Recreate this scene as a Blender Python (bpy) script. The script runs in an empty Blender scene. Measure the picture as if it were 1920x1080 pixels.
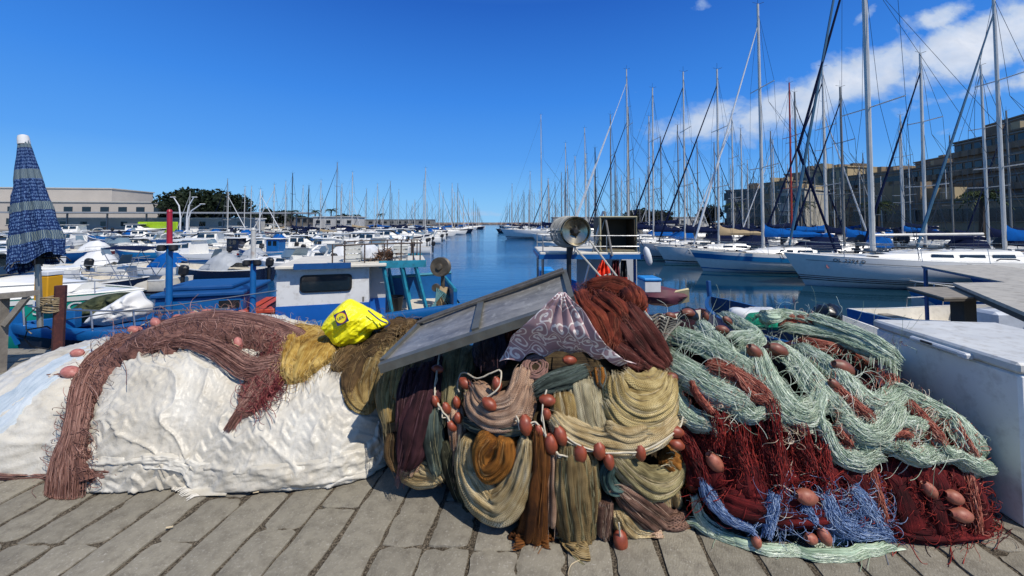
import bpy, math, random
import numpy as np
from mathutils import Vector
random.seed(7); RNG = np.random.default_rng(7)
S = bpy.context.scene
COL = S.collection
PI = math.pi
# ------------------------------------------------------------------ camera numbers (photo 1920 wide)
F = 720.0; PIT = math.radians(2.0); CY0 = 393.0; CAM = np.array([0, 0, 1.5])
cP, sP = math.cos(PIT), math.sin(PIT)
def raydir(px, py):
    up = CY0 - py
    return np.array([px - 960.0, F*cP - up*sP, F*sP + up*cP])
def at_z(px, py, z):
    d = raydir(px, py); return CAM + d*((z - 1.5)/d[2])
def at_y(px, py, y):
    d = raydir(px, py); return CAM + d*(y/d[1])
# ------------------------------------------------------------------ numpy noise
def _h(i, j, k):
    n = (i*374761393 + j*668265263 + k*2147483647 + 1442695041) & 0xffffffff
    n = ((n ^ (n >> 13))*1274126177) & 0xffffffff
    n = (n ^ (n >> 16)) & 0xffff
    return n/65535.0
def vn(p):
    p = np.asarray(p, float); i = np.floor(p).astype(np.int64); f = p - i; f = f*f*(3-2*f)
    r = 0
    for a in (0, 1):
        for b in (0, 1):
            for c in (0, 1):
                w = (f[..., 0] if a else 1-f[..., 0])*(f[..., 1] if b else 1-f[..., 1])*(f[..., 2] if c else 1-f[..., 2])
                r = r + w*_h(i[..., 0]+a, i[..., 1]+b, i[..., 2]+c)
    return r
def fbm(p, o=4, g=.5):
    p = np.asarray(p, float); a = 1; s = 0; t = 0
    for k in range(o):
        s = s + a*vn(p*(2.03**k) + 17.3*k); t += a; a *= g
    return s/t
def ridge(p, o=3):
    p = np.asarray(p, float); a = 1; s = 0; t = 0
    for k in range(o):
        s = s + a*(1-np.abs(2*vn(p*(2.1**k) + 9.1*k)-1)); t += a; a *= .5
    return s/t
# ------------------------------------------------------------------ object helpers
def tag(o, label, cat, group=None, kind=None):
    o['label'] = label; o['category'] = cat
    if group: o['group'] = group
    if kind: o['kind'] = kind
    return o
def empty(name, loc, rz=0, label=None, cat=None, group=None):
    o = bpy.data.objects.new(name, None); COL.objects.link(o)
    o.location = loc; o.rotation_euler = (0, 0, rz); o.empty_display_size = .2
    if label: tag(o, label, cat, group)
    return o
def link(name, me, mat, parent=None, world=False):
    o = bpy.data.objects.new(name, me); COL.objects.link(o)
    if mat is not None:
        for m in (mat if isinstance(mat, (list, tuple)) else [mat]): me.materials.append(m)
    if parent is not None:
        o.parent = parent
        if world:
            l = parent.location
            co = np.empty(len(me.vertices)*3); me.vertices.foreach_get('co', co)
            co = co.reshape(-1, 3) - np.array(l); me.vertices.foreach_set('co', co.ravel())
    else:
        n = len(me.vertices)
        if n and world:
            co = np.empty(n*3); me.vertices.foreach_get('co', co); co = co.reshape(-1, 3)
            c = (co.min(0)+co.max(0))/2; c[2] = co[:, 2].min()
            co -= c; me.vertices.foreach_set('co', co.ravel()); o.location = c
    me.update()
    return o
def mesh_np(V, Fc, UV=None, smooth=True, midx=None):
    me = bpy.data.meshes.new('m')
    V = np.asarray(V, float); Fc = np.asarray(Fc, np.int64)
    n = len(Fc); k = Fc.shape[1]
    me.vertices.add(len(V)); me.vertices.foreach_set('co', V.ravel())
    me.loops.add(n*k); me.loops.foreach_set('vertex_index', Fc.ravel().astype(np.int32))
    me.polygons.add(n)
    me.polygons.foreach_set('loop_start', np.arange(0, n*k, k, dtype=np.int32))
    me.polygons.foreach_set('use_smooth', np.full(n, smooth))
    if midx is not None: me.polygons.foreach_set('material_index', np.asarray(midx, np.int32))
    if UV is not None:
        uv = me.uv_layers.new(name='UVMap')
        uv.data.foreach_set('uv', np.asarray(UV, float)[Fc.ravel()].ravel())
    me.update(calc_edges=True); me.validate()
    return me
def grid_faces(nu, nv, cv=False):
    i = np.arange(nu-1)[:, None]; j = np.arange(nv if cv else nv-1)[None, :]
    j2 = (j+1) % nv if cv else j+1
    a = i*nv+j; b = i*nv+j2; c = (i+1)*nv+j2; d = (i+1)*nv+j
    return np.stack([a, b, c, d], -1).reshape(-1, 4)
class MB:
    def __init__(s): s.v = []; s.f = []; s.m = []; s.mi = 0
    def add(s, V, Fs):
        n = len(s.v); s.v += [tuple(map(float, p)) for p in V]
        for q in Fs: s.f.append(tuple(int(a)+n for a in q)); s.m.append(s.mi)
        return s
    def box(s, c, d, rz=0, ry=0, rx=0, taper=1.0, bev=0):
        hx, hy, hz = d[0]/2, d[1]/2, d[2]/2
        if bev > 0:
            b = min(bev, hx*.9, hy*.9, hz*.9)
            P = []
            for (z, i) in ((-hz, b), (-hz+b, 0), (hz-b, 0), (hz, b)):
                for (x, y) in ((-hx+i, -hy+b), (-hx+b, -hy+i), (hx-b, -hy+i), (hx-i, -hy+b), (hx-i, hy-b), (hx-b, hy-i), (-hx+b, hy-i), (-hx+i, hy-b)):
                    P.append([x, y, z])
            Fs = [tuple(range(7, -1, -1)), tuple(range(24, 32))]
            for k in range(3):
                for j in range(8): Fs.append((k*8+j, k*8+(j+1) % 8, (k+1)*8+(j+1) % 8, (k+1)*8+j))
        else:
            P = [[x, y, z] for z in (-hz, hz) for (x, y) in ((-hx, -hy), (hx, -hy), (hx, hy), (-hx, hy))]
            Fs = [(3, 2, 1, 0), (4, 5, 6, 7), (0, 1, 5, 4), (1, 2, 6, 5), (2, 3, 7, 6), (3, 0, 4, 7)]
        P = np.array(P, float)
        if taper != 1: m = P[:, 2] > 0; P[m, :2] *= taper
        if rx: a = rx; P = P @ np.array([[1, 0, 0], [0, math.cos(a), math.sin(a)], [0, -math.sin(a), math.cos(a)]])
        if ry: a = ry; P = P @ np.array([[math.cos(a), 0, -math.sin(a)], [0, 1, 0], [math.sin(a), 0, math.cos(a)]])
        if rz: a = rz; P = P @ np.array([[math.cos(a), math.sin(a), 0], [-math.sin(a), math.cos(a), 0], [0, 0, 1]])
        return s.add(P + np.array(c), Fs)
    def tube(s, pts, r, n=6, cap=True):
        P = np.array(pts, float); N = len(P)
        r = np.broadcast_to(np.array(r, float), (N,))
        T = np.gradient(P, axis=0); T /= np.linalg.norm(T, axis=1)[:, None]+1e-9
        ref = np.array([0, 0, 1.0]) if abs(T[:, 2]).mean() < .8 else np.array([1.0, 0, 0])
        A = np.cross(T, ref); A /= np.linalg.norm(A, axis=1)[:, None]+1e-9; B = np.cross(T, A)
        a = np.linspace(0, 2*PI, n, endpoint=False)
        V = P[:, None]+r[:, None, None]*(A[:, None]*np.cos(a)[None, :, None]+B[:, None]*np.sin(a)[None, :, None])
        Fs = [tuple(q) for q in grid_faces(N, n, True)]
        if cap: Fs += [tuple(range(n)), tuple(range(N*n-1, N*n-n-1, -1))]
        return s.add(V.reshape(-1, 3), Fs)
    def lathe(s, prof, c=(0, 0, 0), n=16, ax=(0, 0, 1), ref=None):
        ax = np.array(ax, float); ax /= np.linalg.norm(ax)
        t = np.array([1.0, 0, 0]) if abs(ax[0]) < .9 else np.array([0, 1.0, 0])
        A = np.cross(ax, t); A /= np.linalg.norm(A); B = np.cross(ax, A)
        a = np.linspace(0, 2*PI, n, endpoint=False); c = np.array(c, float)
        V = [c+ax*z+r*(A*math.cos(x)+B*math.sin(x)) for (r, z) in prof for x in a]
        Fs = [tuple(q) for q in grid_faces(len(prof), n, True)]
        if prof[0][0] > 1e-4: Fs.append(tuple(range(n)))
        if prof[-1][0] > 1e-4: Fs.append(tuple(range(len(prof)*n-1, len(prof)*n-n-1, -1)))
        return s.add(V, Fs)
    def ell(s, c, r, nu=10, nv=14, lump=0, seed=0):
        u = np.linspace(.001, PI-.001, nu)[:, None]; v = np.linspace(0, 2*PI, nv, endpoint=False)[None]
        D = np.stack([np.sin(u)*np.cos(v), np.sin(u)*np.sin(v), np.cos(u)*np.ones_like(v)], -1)
        k = 1.0
        if lump: k = 1+lump*(fbm(D*2.2+seed*7.7, 3)-.5)[..., None]*2
        return s.add((D*k*np.array(r)+np.array(c)).reshape(-1, 3), [tuple(q) for q in grid_faces(nu, nv, True)])
    def grid(s, P, cv=False):
        P = np.asarray(P); return s.add(P.reshape(-1, 3), [tuple(q) for q in grid_faces(P.shape[0], P.shape[1], cv)])
    def poly(s, pts, d):            # extrude polygon (3d pts) by vector d
        n = len(pts); P = [np.array(p, float) for p in pts]; Q = [p+np.array(d, float) for p in P]
        Fs = [tuple(range(n)), tuple(range(2*n-1, n-1, -1))]+[(i, (i+1) % n, n+(i+1) % n, n+i) for i in range(n)]
        return s.add(P+Q, Fs)
    def build(s, name, mat, parent=None, smooth=True, world=False, sharp=35):
        me = bpy.data.meshes.new(name); me.from_pydata(s.v, [], s.f)
        for p, m in zip(me.polygons, s.m): p.use_smooth = smooth; p.material_index = m
        me.update()
        import bmesh
        bm = bmesh.new(); bm.from_mesh(me); bmesh.ops.recalc_face_normals(bm, faces=bm.faces); bm.to_mesh(me); bm.free()
        if smooth:
            try: me.set_sharp_from_angle(angle=math.radians(sharp))
            except Exception: pass
        return link(name, me, mat, parent, world)
def dup(root, loc, rz, label=None, group=None, sc=None):
    r = root.copy(); COL.objects.link(r); r.location = loc; r.rotation_euler = (0, 0, rz)
    if sc: r.scale = (sc, sc, sc)
    if label: r['label'] = label
    if group: r['group'] = group
    for ch in KIDS.get(root.name, []):
        c = ch.copy(); COL.objects.link(c); c.parent = r
        for g in KIDS.get(ch.name, []):
            d = g.copy(); COL.objects.link(d); d.parent = c
    return r
KIDS = {}
def remember(root):
    KIDS[root.name] = list(root.children)
    for c in root.children: KIDS[c.name] = list(c.children)
    return root
# ------------------------------------------------------------------ materials
def lin(c):
    if isinstance(c, str):
        c = c.lstrip('#'); c = [int(c[i:i+2], 16)/255 for i in (0, 2, 4)]
    return tuple(((x/12.92) if x <= .04045 else ((x+.055)/1.055)**2.4) for x in c)
class NT:
    def __init__(s, name):
        s.m = bpy.data.materials.new(name); s.m.use_nodes = True; s.t = s.m.node_tree; s.b = s.t.nodes['Principled BSDF']
    def n(s, typ, **k):
        x = s.t.nodes.new(typ)
        for a, b in k.items():
            if a in ('_',): continue
            setattr(x, a, b)
        return x
    def l(s, a, b): s.t.links.new(a, b)
    def math(s, op, a, b=None, c=None, clamp=False):
        x = s.n('ShaderNodeMath', operation=op, use_clamp=clamp)
        for i, v in enumerate((a, b, c)):
            if v is None: continue
            if isinstance(v, (int, float)): x.inputs[i].default_value = v
            else: s.l(v, x.inputs[i])
        return x.outputs[0]
    def coord(s, out='Object', scale=(1, 1, 1), rot=(0, 0, 0)):
        tc = s.n('ShaderNodeTexCoord'); mp = s.n('ShaderNodeMapping'); s.l(tc.outputs[out], mp.inputs[0])
        mp.inputs['Scale'].default_value = scale; mp.inputs['Rotation'].default_value = rot
        return mp.outputs[0]
    def noise(s, vec, scale=5, det=4, rough=.55, dist=0):
        x = s.n('ShaderNodeTexNoise'); s.l(vec, x.inputs['Vector']); x.inputs['Scale'].default_value = scale
        x.inputs['Detail'].default_value = det; x.inputs['Roughness'].default_value = rough; x.inputs['Distortion'].default_value = dist
        return x.outputs['Fac']
    def ramp(s, fac, stops):
        x = s.n('ShaderNodeValToRGB'); s.l(fac, x.inputs[0]); e = x.color_ramp.elements
        while len(e) < len(stops): e.new(.5)
        for k, (p, c) in zip(e, stops): k.position = p; k.color = (*c[:3], 1)
        return x.outputs[0]
    def mix(s, fac, a, b, mode='MIX'):
        x = s.n('ShaderNodeMix', data_type='RGBA', blend_type=mode)
        for i, v in ((0, fac), (6, a), (7, b)):
            if isinstance(v, (int, float)): x.inputs[i].default_value = v
            elif isinstance(v, tuple): x.inputs[i].default_value = (*v[:3], 1)
            else: s.l(v, x.inputs[i])
        return x.outputs[2]
    def bump(s, h, st=.3, dist=.01, prev=None):
        x = s.n('ShaderNodeBump'); x.inputs['Strength'].default_value = st; x.inputs['Distance'].default_value = dist
        s.l(h, x.inputs['Height'])
        if prev is not None: s.l(prev, x.inputs['Normal'])
        return x.outputs[0]
    def fin(s, col=None, rough=.5, metal=0, nrm=None, spec=None):
        if col is not None:
            if isinstance(col, tuple): s.b.inputs['Base Color'].default_value = (*col[:3], 1)
            else: s.l(col, s.b.inputs['Base Color'])
        if isinstance(rough, (int, float)): s.b.inputs['Roughness'].default_value = rough
        else: s.l(rough, s.b.inputs['Roughness'])
        s.b.inputs['Metallic'].default_value = metal
        if spec is not None: s.b.inputs['Specular IOR Level'].default_value = spec
        if nrm is not None: s.l(nrm, s.b.inputs['Normal'])
        return s.m
def sc3(c, k): return tuple(min(1, x*k) for x in c)
_MC = {}
def P(name, c, rough=.5, metal=0, var=.25, scale=6, bump=0, bscale=60, dirt=0, dcol=(.12, .09, .06), spec=None):
    """painted / plain surface with soft colour variation, optional dirt and bump"""
    if name in _MC: return _MC[name]
    c = lin(c); t = NT(name); v = t.coord('Object')
    n1 = t.noise(v, scale, 5, .6)
    col = t.mix(t.math('MULTIPLY', t.math('SUBTRACT', n1, .35, clamp=True), 2.2, clamp=True), sc3(c, 1-var), sc3(c, 1+var*.4))
    if dirt:
        n2 = t.noise(v, scale*2.7, 8, .7)
        f = t.math('MULTIPLY', t.math('SUBTRACT', n2, .5, clamp=True), 6*dirt, clamp=True)
        col = t.mix(f, col, dcol)
    nrm = t.bump(t.noise(v, bscale, 4, .6), bump, .01) if bump else None
    r = t.math('ADD', t.math('MULTIPLY', n1, .25), rough-.12, clamp=True) if rough > .15 else rough
    _MC[name] = t.fin(col, r, metal, nrm, spec); return _MC[name]
def netmat(name, cols, along=6, across=170, mesh=.5, rough=.85, bump=.9, big=7):
    """fibrous netting: streaks along U (metres), fine mesh, blotchy dye"""
    if name in _MC: return _MC[name]
    cs = [lin(c) for c in cols]; t = NT(name)
    uv = t.coord('UV', (along, across, 1)); n = t.noise(uv, 1, 4, .65, .4)
    st = [(.22+.56*i/(len(cs)-1), c) for i, c in enumerate(cs)]
    ob = t.coord('Object'); nb = t.noise(ob, big, 4, .6)
    f = t.math('ADD', t.math('MULTIPLY', n, .6), t.math('MULTIPLY', t.math('SUBTRACT', nb, .5), 1.05))
    f = t.math('ADD', f, .2)
    col = t.ramp(f, st)
    uv2 = t.coord('UV', (1, 1, 1))
    sep = t.n('ShaderNodeSeparateXYZ'); t.l(uv2, sep.inputs[0])
    nd = t.math('MULTIPLY', t.math('SUBTRACT', t.noise(ob, 9, 3), .5), 18)
    a = t.math('SINE', t.math('ADD', t.math('MULTIPLY', t.math('ADD', sep.outputs[0], sep.outputs[1]), 830), nd))
    b = t.math('SINE', t.math('SUBTRACT', t.math('MULTIPLY', t.math('SUBTRACT', sep.outputs[0], sep.outputs[1]), 830), nd))
    m = t.math('MAXIMUM', a, b)                      # threads of the mesh
    k = t.math('MULTIPLY_ADD', m, .5, .5)
    dark = t.math('MULTIPLY', t.math('SUBTRACT', 1.0, k), mesh, clamp=True)
    col = t.mix(dark, col, sc3(cs[0], .25))
    fine = t.noise(t.coord('UV', (along*4, across*2.4, 1)), 1, 2, .6)
    h = t.math('ADD', t.math('ADD', t.math('MULTIPLY', n, 1.4), t.math('MULTIPLY', fine, .7)), t.math('MULTIPLY', k, .35*mesh))
    nr = t.bump(h, bump, .006)
    _MC[name] = t.fin(col, rough, 0, nr, .2); return _MC[name]
def strandmat(name, cols, rough=.6, spec=.3):
    if name in _MC: return _MC[name]
    cs = [lin(c) for c in cols]; t = NT(name); uv = t.coord('UV', (1, 1, 1))
    sep = t.n('ShaderNodeSeparateXYZ'); t.l(uv, sep.inputs[0])
    f = t.math('ADD', sep.outputs[0], t.math('MULTIPLY', t.math('SUBTRACT', t.noise(t.coord('Object'), 14, 3), .5), .6))
    col = t.ramp(f, [(i/(len(cs)-1), c) for i, c in enumerate(cs)])
    _MC[name] = t.fin(col, rough, 0, None, spec); return _MC[name]
# ================================================================== camera, world, sun
cam = bpy.data.objects.new('camera', bpy.data.cameras.new('camera')); COL.objects.link(cam); S.camera = cam
cam.location = (0, 0, 1.5); cam.rotation_euler = (PI/2+PIT, 0, 0)
cam.data.sensor_width = 36; cam.data.lens = F/1920*36; cam.data.shift_y = -(540-CY0)/1920
cam.data.clip_start = .05; cam.data.clip_end = 20000
S.view_settings.view_transform = 'Standard'; S.view_settings.look = 'None'; S.view_settings.exposure = 0
SUN = Vector((.42, -.47, .78)).normalized()
sl = bpy.data.lights.new('sun', 'SUN'); sl.energy = 4.8; sl.angle = math.radians(.5); sl.color = (1, .93, .84)
so = bpy.data.objects.new('sun', sl); COL.objects.link(so); so.rotation_euler = SUN.to_track_quat('Z', 'Y').to_euler(); so.location = (20, -10, 30)
W = bpy.data.worlds.new('World'); S.world = W; W.use_nodes = True
class WT(NT):
    def __init__(s): s.t = W.node_tree; s.b = None
w = WT(); wb = W.node_tree.nodes['Background']
sk = w.n('ShaderNodeTexSky', sky_type='NISHITA'); sk.sun_disc = False
sk.sun_elevation = math.asin(SUN.z); sk.sun_rotation = math.atan2(SUN.x, SUN.y); sk.air_density = 1.0; sk.dust_density = .4; sk.ozone_density = 2.5
tc = w.n('ShaderNodeTexCoord'); sp = w.n('ShaderNodeSeparateXYZ'); w.l(tc.outputs['Generated'], sp.inputs[0])
X, Y, Z = sp.outputs
grad = w.ramp(Z, [(0, lin('86c9fc')), (.06, lin('74bdfb')), (.16, lin('4d9ff6')), (.30, lin('3388ec')), (.5, lin('1a62c8')), (.66, lin('4a7fc4')), (1, lin('8fa6c2'))])  # top stops, above the frame, greyed to cut the blue ambient light
skc = w.mix(1.0, sk.outputs[0], (.10, .10, .10), 'MULTIPLY')
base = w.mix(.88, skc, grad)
yy = w.math('MAXIMUM', Y, .05)
U = w.math('DIVIDE', X, yy); V = w.math('DIVIDE', Z, yy)
cv = w.n('ShaderNodeCombineXYZ'); w.l(U, cv.inputs[0]); w.l(V, cv.inputs[1])
def cmap(sx, sy, rot=0):
    mp = w.n('ShaderNodeMapping'); w.l(cv.outputs[0], mp.inputs[0]); mp.inputs['Scale'].default_value = (sx, sy, 1); mp.inputs['Rotation'].default_value = (0, 0, rot); return mp.outputs[0]
cn = w.noise(cmap(1, 1.35, .3), 5.5, 9, .58, .35); cn2 = w.noise(cmap(1, 1.6, .2), 17, 6, .6, .2)
nz = w.math('ADD', w.math('MULTIPLY', w.math('SUBTRACT', cn, .5), 3.4), w.math('MULTIPLY', w.math('SUBTRACT', cn2, .5), .9))
dens = None
for (px, py, ru, rv, rot, k) in ((1335, 238, .15, .05, .1, .95), (1370, 200, .10, .04, .3, .8), (1480, 195, .22, .075, .28, 1.15), (1640, 135, .24, .075, .42, 1.2), (1800, 98, .24, .085, .30, 1.25), (1940, 52, .2, .095, .15, 1.2),
                             (1780, 25, .14, .028, .35, .7), (1855, 165, .18, .018, .25, .5), (1930, 145, .08, .03, .3, .8), (1790, 243, .07, .016, .2, .62),
                             (1322, 4, .03, .022, .3, .55), (1630, 25, .04, .012, .7, .5), (1900, 235, .1, .02, .25, .7), (1190, 172, .018, .011, 0, .3), (930, 402, .10, .006, 0, .25), (1400, 200, .1, .03, .5, .6)):
    uc = (px-960)/F; vc = (418-py)/F; c, s_ = math.cos(rot), math.sin(rot)
    du = w.math('SUBTRACT', U, uc); dv = w.math('SUBTRACT', V, vc)
    a = w.math('MULTIPLY_ADD', du, c/ru, w.math('MULTIPLY', dv, s_/ru)); b = w.math('MULTIPLY_ADD', du, -s_/rv, w.math('MULTIPLY', dv, c/rv))
    r = w.math('SQRT', w.math('MULTIPLY_ADD', a, a, w.math('MULTIPLY', b, b)))
    d = w.math('MULTIPLY', w.math('SUBTRACT', 1.08, r), k*1.45)
    d = w.math('MINIMUM', d, k*1.0)
    dens = d if dens is None else w.math('MAXIMUM', dens, d)
dens = w.math('ADD', dens, nz)
cf = w.math('MULTIPLY', w.math('SUBTRACT', dens, .05), 1.15, clamp=True); cf = w.math('SMOOTH_MIN', cf, .93, .1)
cf = w.math('MULTIPLY', cf, w.math('GREATER_THAN', Y, .06))
ccol = w.mix(w.math('MULTIPLY', w.math('SUBTRACT', dens, .5), .9, clamp=True), lin('a9c3e6'), lin('e9eef7'))
ccol = w.mix(w.math('MULTIPLY', w.math('SUBTRACT', cn2, .42), 2.2, clamp=True), ccol, lin('c3cfe2'))
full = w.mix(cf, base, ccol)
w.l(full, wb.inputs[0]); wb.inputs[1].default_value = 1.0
# ================================================================== water, quay, pavement
WZ = -1.2
def water_mat():
    t = NT('harbour_water')
    v = t.coord('Object', (1, 1, 1))
    n1 = t.noise(t.coord('Object', (.55, 1.5, 1)), 1.1, 6, .55, .4)
    n2 = t.noise(t.coord('Object', (1, 2.6, 1)), 5, 3, .6, .2)
    n3 = t.noise(t.coord('Object', (.02, .09, 1)), 1, 3, .5)       # wind lanes
    amp = t.math('MULTIPLY_ADD', t.math('SUBTRACT', n3, .38, clamp=True), 2.4, .22)
    sx = t.n('ShaderNodeSeparateXYZ'); t.l(v, sx.inputs[0])           # the lee side behind the moored yachts is calm
    cx_ = t.n('ShaderNodeMapRange', interpolation_type='SMOOTHSTEP'); t.l(sx.outputs[0], cx_.inputs[0]); cx_.inputs[1].default_value = 2.0; cx_.inputs[2].default_value = 6.0; cx_.inputs[3].default_value = 1.0; cx_.inputs[4].default_value = .10
    amp = t.math('MULTIPLY', amp, cx_.outputs[0])
    h = t.math('MULTIPLY', t.math('ADD', t.math('MULTIPLY', n1, 1.0), t.math('MULTIPLY', n2, .22)), amp)
    nr = t.bump(h, .62, .13)
    col = t.mix(cx_.outputs[0], lin('0a2a33'), t.mix(t.noise(v, .07, 3), lin('0c3d63'), lin('14507c')))
    t.fin(col, .06, 0, nr); t.b.inputs['IOR'].default_value = 1.33
    t.b.inputs['Specular IOR Level'].default_value = .55
    return t.m
me = bpy.data.meshes.new('water'); me.from_pydata([(-9000, 4.5, WZ), (9000, 4.5, WZ), (9000, 14000, WZ), (-9000, 14000, WZ)], [], [(0, 1, 2, 3)])
o = link('water', me, water_mat()); o['kind'] = 'structure'
def stone_mat():
    t = NT('lava_stone'); v = t.coord('Object')
    n = t.noise(v, 1.7, 5, .6); n2 = t.noise(v, 14, 8, .72); n3 = t.noise(v, 90, 4, .7)
    w_ = t.n('ShaderNodeTexVoronoi'); t.l(v, w_.inputs['Vector']); w_.inputs['Scale'].default_value = 2.1
    col = t.mix(t.math('MULTIPLY', n, 1.0), lin('716c62'), lin('96907f'))
    col = t.mix(t.math('MULTIPLY', t.math('SUBTRACT', n2, .45, clamp=True), 3.0, clamp=True), col, lin('5f594f'))
    col = t.mix(t.math('MULTIPLY', t.math('SUBTRACT', n3, .56, clamp=True), 5, clamp=True), col, lin('a5a197'))
    st = t.noise(v, 5.5, 2, .5)                       # dark oily spots
    col = t.mix(t.math('MULTIPLY', t.math('SUBTRACT', st, .68, clamp=True), 8, clamp=True), col, lin('48443e'))
    bg = t.noise(v, .9, 5, .65, .6); col = t.mix(t.math('MULTIPLY', t.math('SUBTRACT', bg, .52, clamp=True), 2.6, clamp=True), col, lin('5d584f'))
    at = t.n('ShaderNodeAttribute', attribute_name='tone'); col = t.mix(1.0, col, at.outputs['Color'], 'MULTIPLY')
    wv = t.n('ShaderNodeTexWave'); wv.inputs['Scale'].default_value = 26; wv.inputs['Distortion'].default_value = 9; wv.inputs['Detail'].default_value = 3; wv.inputs['Detail Scale'].default_value = 1.4
    t.l(t.coord('Object', (1, 1, 1), (0, 0, .5)), wv.inputs['Vector'])
    h = t.math('ADD', t.math('ADD', n2, t.math('MULTIPLY', n3, .5)), t.math('MULTIPLY', wv.outputs['Fac'], .10))
    return t.fin(col, .78, 0, t.bump(h, .75, .006), .25)
def gravel_mat():
    t = NT('joint_gravel'); v = t.coord('Object'); n = t.noise(v, 140, 3, .7); n2 = t.noise(v, 9, 4)
    col = t.ramp(n, [(.35, lin('2c2822')), (.5, lin('564e42')), (.64, lin('857a69')), (.78, lin('a39a8a'))])
    col = t.mix(t.math('MULTIPLY', t.math('SUBTRACT', n2, .4, clamp=True), 1.5, clamp=True), col, lin('35302a'))
    return t.fin(col, .95, 0, t.bump(n, 1, .01), .15)
QY = 4.65
b = MB(); b.box((0, (QY-30)/2, -2.010), (120, QY+30, 4.0)); o = b.build('quay', gravel_mat(), smooth=False); o['kind'] = 'structure'
# slabs: rows of long stones running away from the camera, a coping of wide stones along the edge
VV = []; FF = []; TT = []
def slab(q, tone):
    """q: four ground corners; irregular rounded top"""
    a, b_, c, d = [np.array(p, float) for p in q]
    nu, nv = 14, 6
    u = np.linspace(0, 1, nu)[:, None, None]; v = np.linspace(0, 1, nv)[None, :, None]
    G = (a*(1-u)+d*u)*(1-v)+(b_*(1-u)+c*u)*v
    G = np.concatenate([G, np.zeros((nu, nv, 1))], -1)
    ed = np.zeros((nu, nv)); ed[0] = ed[-1] = 1; ed[:, 0] = ed[:, -1] = 1
    cen = G.mean((0, 1)); k = fbm(G*22+3, 3)[..., None]-.5
    dirc = cen-G; dirc /= np.linalg.norm(dirc, axis=-1)[..., None]+1e-6
    G[..., :2] += (dirc*(k*.048)*ed[..., None])[..., :2]
    corner = np.zeros((nu, nv)); 
    for i in (0, -1):
        for j in (0, -1): corner[i, j] = 1
    G[..., :2] += (dirc*.014*corner[..., None])[..., :2]
    G[..., 2] = (fbm(G*5, 3)-.5)*.008 + random.uniform(-.003, .003) - ed*.006 + .002
    bot = G.copy(); n0 = len(VV)
    VV.extend(G.reshape(-1, 3)); base = n0
    FF.extend([tuple(x+base) for x in grid_faces(nu, nv)])
    per = [(0, j) for j in range(nv)]+[(i, nv-1) for i in range(1, nu)]+[(nu-1, j) for j in range(nv-2, -1, -1)]+[(i, 0) for i in range(nu-2, 0, -1)]
    m = len(VV)
    for (i, j) in per:
        p = G[i, j]-dirc[i, j]*.006; VV.append((p[0], p[1], -.04))
    for x in range(len(per)):
        y = (x+1) % len(per)
        FF.append((n0+per[x][0]*nv+per[x][1], m+x, m+y, n0+per[y][0]*nv+per[y][1]))
    TT.extend([tone]*(nu*nv+len(per)))
sw = .216; dx = .104; jw = .0125
for k in range(-34, 36):
    x0 = -.162+sw*k
    y = -.4+random.random()*1.0
    while y < 3.72:
        L = random.choice((.30, .45, .6, .8, 1.05)); y1 = min(y+L, 3.80)
        if y1-y > .12:
            f = lambda X_, Y_: (X_+dx*Y_, Y_)
            ja, jb = jw*random.uniform(.5, 1.4), jw*random.uniform(.5, 1.4)
            slab((f(x0+ja, y+.005), f(x0+sw-jb, y+.005), f(x0+sw-jb, y1-.006), f(x0+ja, y1-.006)), random.uniform(.84, 1.12))
        y = y1
for r, (ya, yb) in enumerate(((3.84, 4.2), (4.22, 4.66))):
    x = -7.5+r*.4
    while x < 7.5:
        L = random.uniform(.9, 1.5); slab(((x+.008, ya), (x+L-.008, ya), (x+L-.008, yb), (x+.008, yb)), random.uniform(.72, .95)); x += L
me = mesh_np(VV, FF, None, True); 
ca = me.color_attributes.new('tone', 'FLOAT_COLOR', 'POINT'); tt = np.ones((len(VV), 4)); tt[:, :3] = np.array(TT)[:, None]; ca.data.foreach_set('color', tt.ravel())
try: me.set_sharp_from_angle(angle=math.radians(50))
except Exception: pass
o = link('pavement', me, stone_mat()); o['kind'] = 'structure'
# ================================================================== net piles: implicit surfaces
def Fimp(p, blobs, k=.07):
    r = None
    for (cx, cy, cz, ax, ay, az, n) in blobs:
        d = (np.abs((p[..., 0]-cx)/ax)**n+np.abs((p[..., 1]-cy)/ay)**n+np.abs((p[..., 2]-cz)/az)**n)**(1/n)
        f = (d-1)*min(ax, ay, az)
        if r is None: r = f
        else:
            h = np.clip(.5+.5*(r-f)/k, 0, 1); r = r*(1-h)+f*h-k*h*(1-h)
    return r
def grad(p, blobs):
    e = .004; g = np.zeros(p.shape)
    for i in range(3):
        d = np.zeros(3); d[i] = e; g[..., i] = Fimp(p+d, blobs)-Fimp(p-d, blobs)
    return g/(np.linalg.norm(g, axis=-1)[..., None]+1e-9)
def cast(pix, blobs):
    """photo positions -> points on the heap's surface (nearest approach if the line misses)"""
    pix = np.asarray(pix, float); sh = pix.shape[:-1]; q = pix.reshape(-1, 2)
    up = CY0-q[:, 1]; D = np.stack([q[:, 0]-960, F*cP-up*sP, F*sP+up*cP], -1); D /= D[:, 1:2]
    ts = np.arange(1.35, 4.2, .03)
    Pt = CAM+D[:, None]*ts[None, :, None]; f = Fimp(Pt, blobs); f = np.where(Pt[..., 2] < .005, np.minimum(f, -1e-3), f)
    hit = f < 0; anyh = hit.any(1); i = np.where(anyh, hit.argmax(1), f.argmin(1))
    t = ts[i]; j = np.maximum(i-1, 0); f0 = f[np.arange(len(q)), j]; f1 = f[np.arange(len(q)), i]
    t = np.where(anyh & (f0 > 0), ts[j]+(ts[i]-ts[j])*f0/(f0-f1+1e-9), t)
    P_ = CAM+D*t[:, None]; P_[:, 2] = np.maximum(P_[:, 2], .006)
    return P_.reshape(*sh, 3)
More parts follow.
